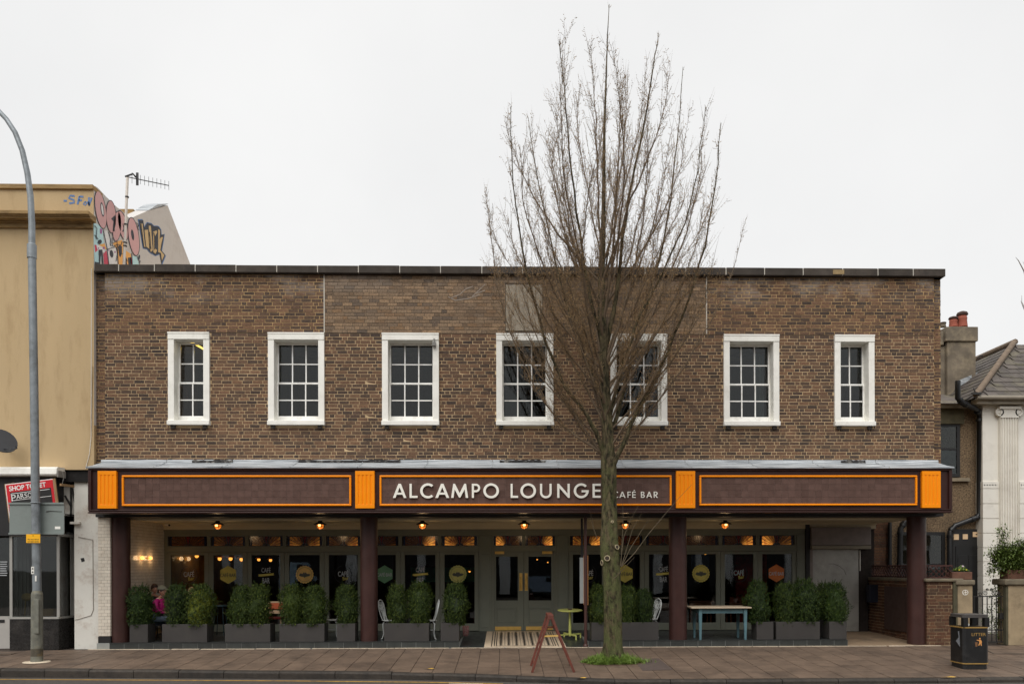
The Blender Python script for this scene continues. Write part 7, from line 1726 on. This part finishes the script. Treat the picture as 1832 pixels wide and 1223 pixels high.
# ================================================================== PEOPLE SEATED BEHIND THE PLANTERS
skin = M('skin', lin(206, 152, 128), .5, .06, 12); hair_b = M('hair_fair', lin(178, 146, 104), .7, .2, 30); hair_d = M('hair_dark', lin(60, 42, 34), .6, .2, 30); eye_m = M('eye_dark', lin(30, 24, 22), .3)
def skinmesh(name, nodes_, edges_, mt, parent, sub=2):
    me = bpy.data.meshes.new(name); me.from_pydata([n[0] for n in nodes_], edges_, []); o = link(name, me, mt, parent)
    sk = o.modifiers.new('skin', 'SKIN'); sk.use_smooth_shade = True
    for v, n in zip(me.skin_vertices[0].data if me.skin_vertices else [], nodes_): v.radius = (n[1], n[2] if len(n) > 2 else n[1])
    sb_ = o.modifiers.new('sub', 'SUBSURF'); sb_.levels = sb_.render_levels = sub
    return o
def head_mesh(mb, c, s=1.0):
    """head looking along +x: skull, jaw, nose, ears, lips"""
    n, m = 22, 16; vs = []
    for i in range(m + 1):
        v = math.pi * i / m; z = -math.cos(v)
        for k in range(n):
            w = 2 * math.pi * k / n; x, y = math.sin(v) * math.cos(w), math.sin(v) * math.sin(w)
            fx, fy, fz = x * .098, y * .076, z * .118
            if z < -.1: t = (-z - .1) / .9; fx = fx * (1 - .22 * t) + .022 * t; fy *= 1 - .34 * t
            f = max(0, x) ** 6 * math.exp(-(y / .28) ** 2)
            fx += .024 * f * math.exp(-((z + .16) / .16) ** 2) + .006 * f * math.exp(-((z + .50) / .08) ** 2) + .007 * f * math.exp(-((z + .78) / .12) ** 2)
            fx -= .009 * max(0, x) ** 4 * math.exp(-((abs(y) - .36) / .16) ** 2) * math.exp(-((z - .05) / .13) ** 2)
            vs.append((c[0] + fx * s, c[1] + fy * s, c[2] + fz * s))
    mb.add(vs, [(i * n + k, i * n + (k + 1) % n, (i + 1) * n + (k + 1) % n, (i + 1) * n + k) for i in range(m) for k in range(n)], 0, True)
    for sg in (-1, 1): mb.ball((c[0] - .012 * s, c[1] + sg * .078 * s, c[2] - .01 * s), .028 * s, 10, sx=.7, sy=.35, sz=1.15)
def seated(loc, rz_, label, top_m, leg_m_, hair_m, cap=None, fold=0.0):
    """person on a chair, pelvis above the origin, facing +x before turning"""
    t = thing('person', label, 'person', (0, 0, 0))
    hips = (0, 0, .54); ch = (.03, 0, .82); nk = (.05, 0, 1.01); hd = (.10, 0, 1.17)
    J = [(hips, .12, .15), ((.01, 0, .68), .105, .135), (ch, .115, .155), ((.04, 0, .95), .07, .10), (nk, .052, .052), ((.065, 0, 1.06), .048, .048)]
    E_ = [(0, 1), (1, 2), (2, 3), (3, 4), (4, 5)]
    for s in (-1, 1):
        b = len(J)
        J += [((.035, s * .17, .91), .058, .058), ((.10, s * .22, .70), .045, .045), ((.30, s * .15, .66), .036, .036), ((.36, s * .13, .68), .028, .02)]
        E_ += [(3, b), (b, b + 1), (b + 1, b + 2), (b + 2, b + 3)]
        b = len(J)
        J += [((.05, s * .10, .50), .09, .09), ((.44, s * .11, .50), .065, .065), ((.42, s * .11, .10), .042, .042), ((.46, s * .11, .04), .04, .03), ((.58, s * .12, .03), .03, .022)]
        E_ += [(0, b), (b, b + 1), (b + 1, b + 2), (b + 2, b + 3), (b + 3, b + 4)]
        for q in range(4):                                   # fingers, curled
            f = len(J); o = (q - 1.5) * .016
            J += [((.39, s * (.13 - o), .685), .009, .009), ((.425, s * (.128 - o), .675 - .002 * q), .008, .008), ((.44, s * (.128 - o), .655), .007, .007)]; E_ += [(b - 1, f), (f, f + 1), (f + 1, f + 2)]
        f = len(J); J += [((.375, s * .095, .69), .009, .009), ((.40, s * .082, .692), .008, .008)]; E_ += [(b - 1, f), (f, f + 1)]
    body = skinmesh('body', J, E_, skin, t)
    hm_ = MB(); head_mesh(hm_, hd); hm_.build('head', skin, t)
    ev_ = MB()
    for s in (-1, 1): ev_.ball((hd[0] + .082, hd[1] + s * .029, hd[2] + .006), .011, 8)
    ev_.build('eye', eye_m, t)
    hv = MB(); n, m = 20, 10; vs = []
    for i in range(m + 1):
        v = math.pi * .56 * i / m; z = math.cos(v)
        for k in range(n):
            w = 2 * math.pi * k / n; x, y = math.sin(v) * math.cos(w), math.sin(v) * math.sin(w); lift = max(0, x) ** 2 * .06 * (i / m)
            vs.append((hd[0] - .006 + x * .106, hd[1] + y * .086, hd[2] + z * .128 + lift + (-.03 * max(0, -x) * (i / m))))
    hv.add(vs, [(i * n + k, (i + 1) * n + k, (i + 1) * n + (k + 1) % n, i * n + (k + 1) % n) for i in range(m) for k in range(n)], 0, True); hv.build('hair', hair_m, t)
    JJ = [((0, 0, .50), .14, .17), ((.01, 0, .68), .125, .155), ((.03, 0, .83), .135, .172), ((.045, 0, .955), .085, .12), ((.05, 0, 1.01), .066, .066)]; EE = [(0, 1), (1, 2), (2, 3), (3, 4)]
    for s in (-1, 1):
        b = len(JJ); JJ += [((.035, s * .175, .915), .075, .075), ((.10, s * .228, .70), .062, .062), ((.29, s * .155, .662), .05, .05)]; EE += [(3, b), (b, b + 1), (b + 1, b + 2)]
    skinmesh('jacket', JJ, EE, top_m, t)
    JJ = [((0, 0, .53), .13, .16)]; EE = []
    for s in (-1, 1):
        b = len(JJ); JJ += [((.05, s * .10, .505), .105, .1), ((.44, s * .11, .505), .08, .08), ((.42, s * .11, .12), .06, .06)]; EE += [(0, b), (b, b + 1), (b + 1, b + 2)]
    skinmesh('trousers', JJ, EE, leg_m_, t)
    shm = bpy.data.materials.get('shoe_brown') or M('shoe_brown', lin(96, 58, 40), .6)
    for s in (-1, 1): MB().ball((.51, s * .115, .045), .05, 12, sx=2.1, sy=.9, sz=.85).build('shoe', shm, t)
    if cap:
        cp_ = MB(); n, m = 20, 6; vs = []
        for i in range(m + 1):
            v = math.pi * .5 * i / m
            for k in range(n):
                w = 2 * math.pi * k / n; vs.append((hd[0] - .004 + math.sin(v) * math.cos(w) * .114, hd[1] + math.sin(v) * math.sin(w) * .094, hd[2] + .035 + math.cos(v) * .098))
        cp_.add(vs, [(i * n + k, (i + 1) * n + k, (i + 1) * n + (k + 1) % n, i * n + (k + 1) % n) for i in range(m) for k in range(n)], 0, True)
        cp_.extrude([(hd[0] + .085, hd[1] - .075, hd[2] + .045), (hd[0] + .175, hd[1] - .05, hd[2] + .02), (hd[0] + .195, hd[1], hd[2] + .018), (hd[0] + .175, hd[1] + .05, hd[2] + .02), (hd[0] + .085, hd[1] + .075, hd[2] + .045)], (0, 0, .01))
        cp_.build('cap', cap, t)
    t.location = loc; t.rotation_euler = (0, 0, rz_); return t
def simple_stool(loc, label):
    t = thing('cafe_chair', label, 'chair', loc, 'dark chairs under the seated people'); c = Vector(loc)
    MB().box(c.x - .2, c.x + .2, c.y - .2, c.y + .2, c.z + .38, c.z + .41).build('seat', tl, t, bevel=.01)
    for sx in (-1, 1):
        for sy in (-1, 1): MB().tube([c + Vector((sx * .17, sy * .17, .38)), c + Vector((sx * .19, sy * .19, .002))], .012, 6).build('leg', tl, t)
magenta = M('magenta_jacket', lin(186, 16, 116), .65, .1, 6); jeans = M('blue_grey_jeans', lin(118, 132, 150), .85, .15, 12); dark_c = M('black_clothes', lin(26, 25, 28), .85, .15, 9); cap_m = M('cap_stone_grey', lin(140, 136, 116), .8, .08, 9)
yq = 1.15; xq = X(283, yq); hz = Z(1056, yq, 289) - 1.17
p1 = seated((xq, yq, hz), R(-8), 'person in a magenta jacket and grey cap seated facing right behind the left planters', magenta, jeans, hair_d, cap_m); simple_stool((xq, yq, FZ + .003), 'dark chair under the person in the magenta jacket')
MB().bar((-.10, -.13, .93), (.06, -.09, 1.0), .02, .012).bar((-.10, -.13, .93), (-.13, -.10, .86), .02, .012).build('jacket_stripe', white_paint, p1)
yq2 = 1.75; xq2 = X(274, yq2); hz2 = Z(1052, yq2, 278) - 1.17
seated((xq2, yq2, hz2), R(-50), 'person in black seated behind the one in magenta, face half hidden', dark_c, dark_c, hair_d); simple_stool((xq2, yq2, FZ + .003), 'dark chair under the person in black behind the magenta jacket')
yq3 = 1.3; xq3 = X(350, yq3); hz3 = Z(1058, yq3, 358) - 1.17
seated((xq3, yq3, hz3), R(-120), 'fair haired person in dark clothes seated behind the second pair of shrubs', dark_c, dark_c, hair_b); simple_stool((xq3, yq3, FZ + .003), 'dark chair under the fair haired person')
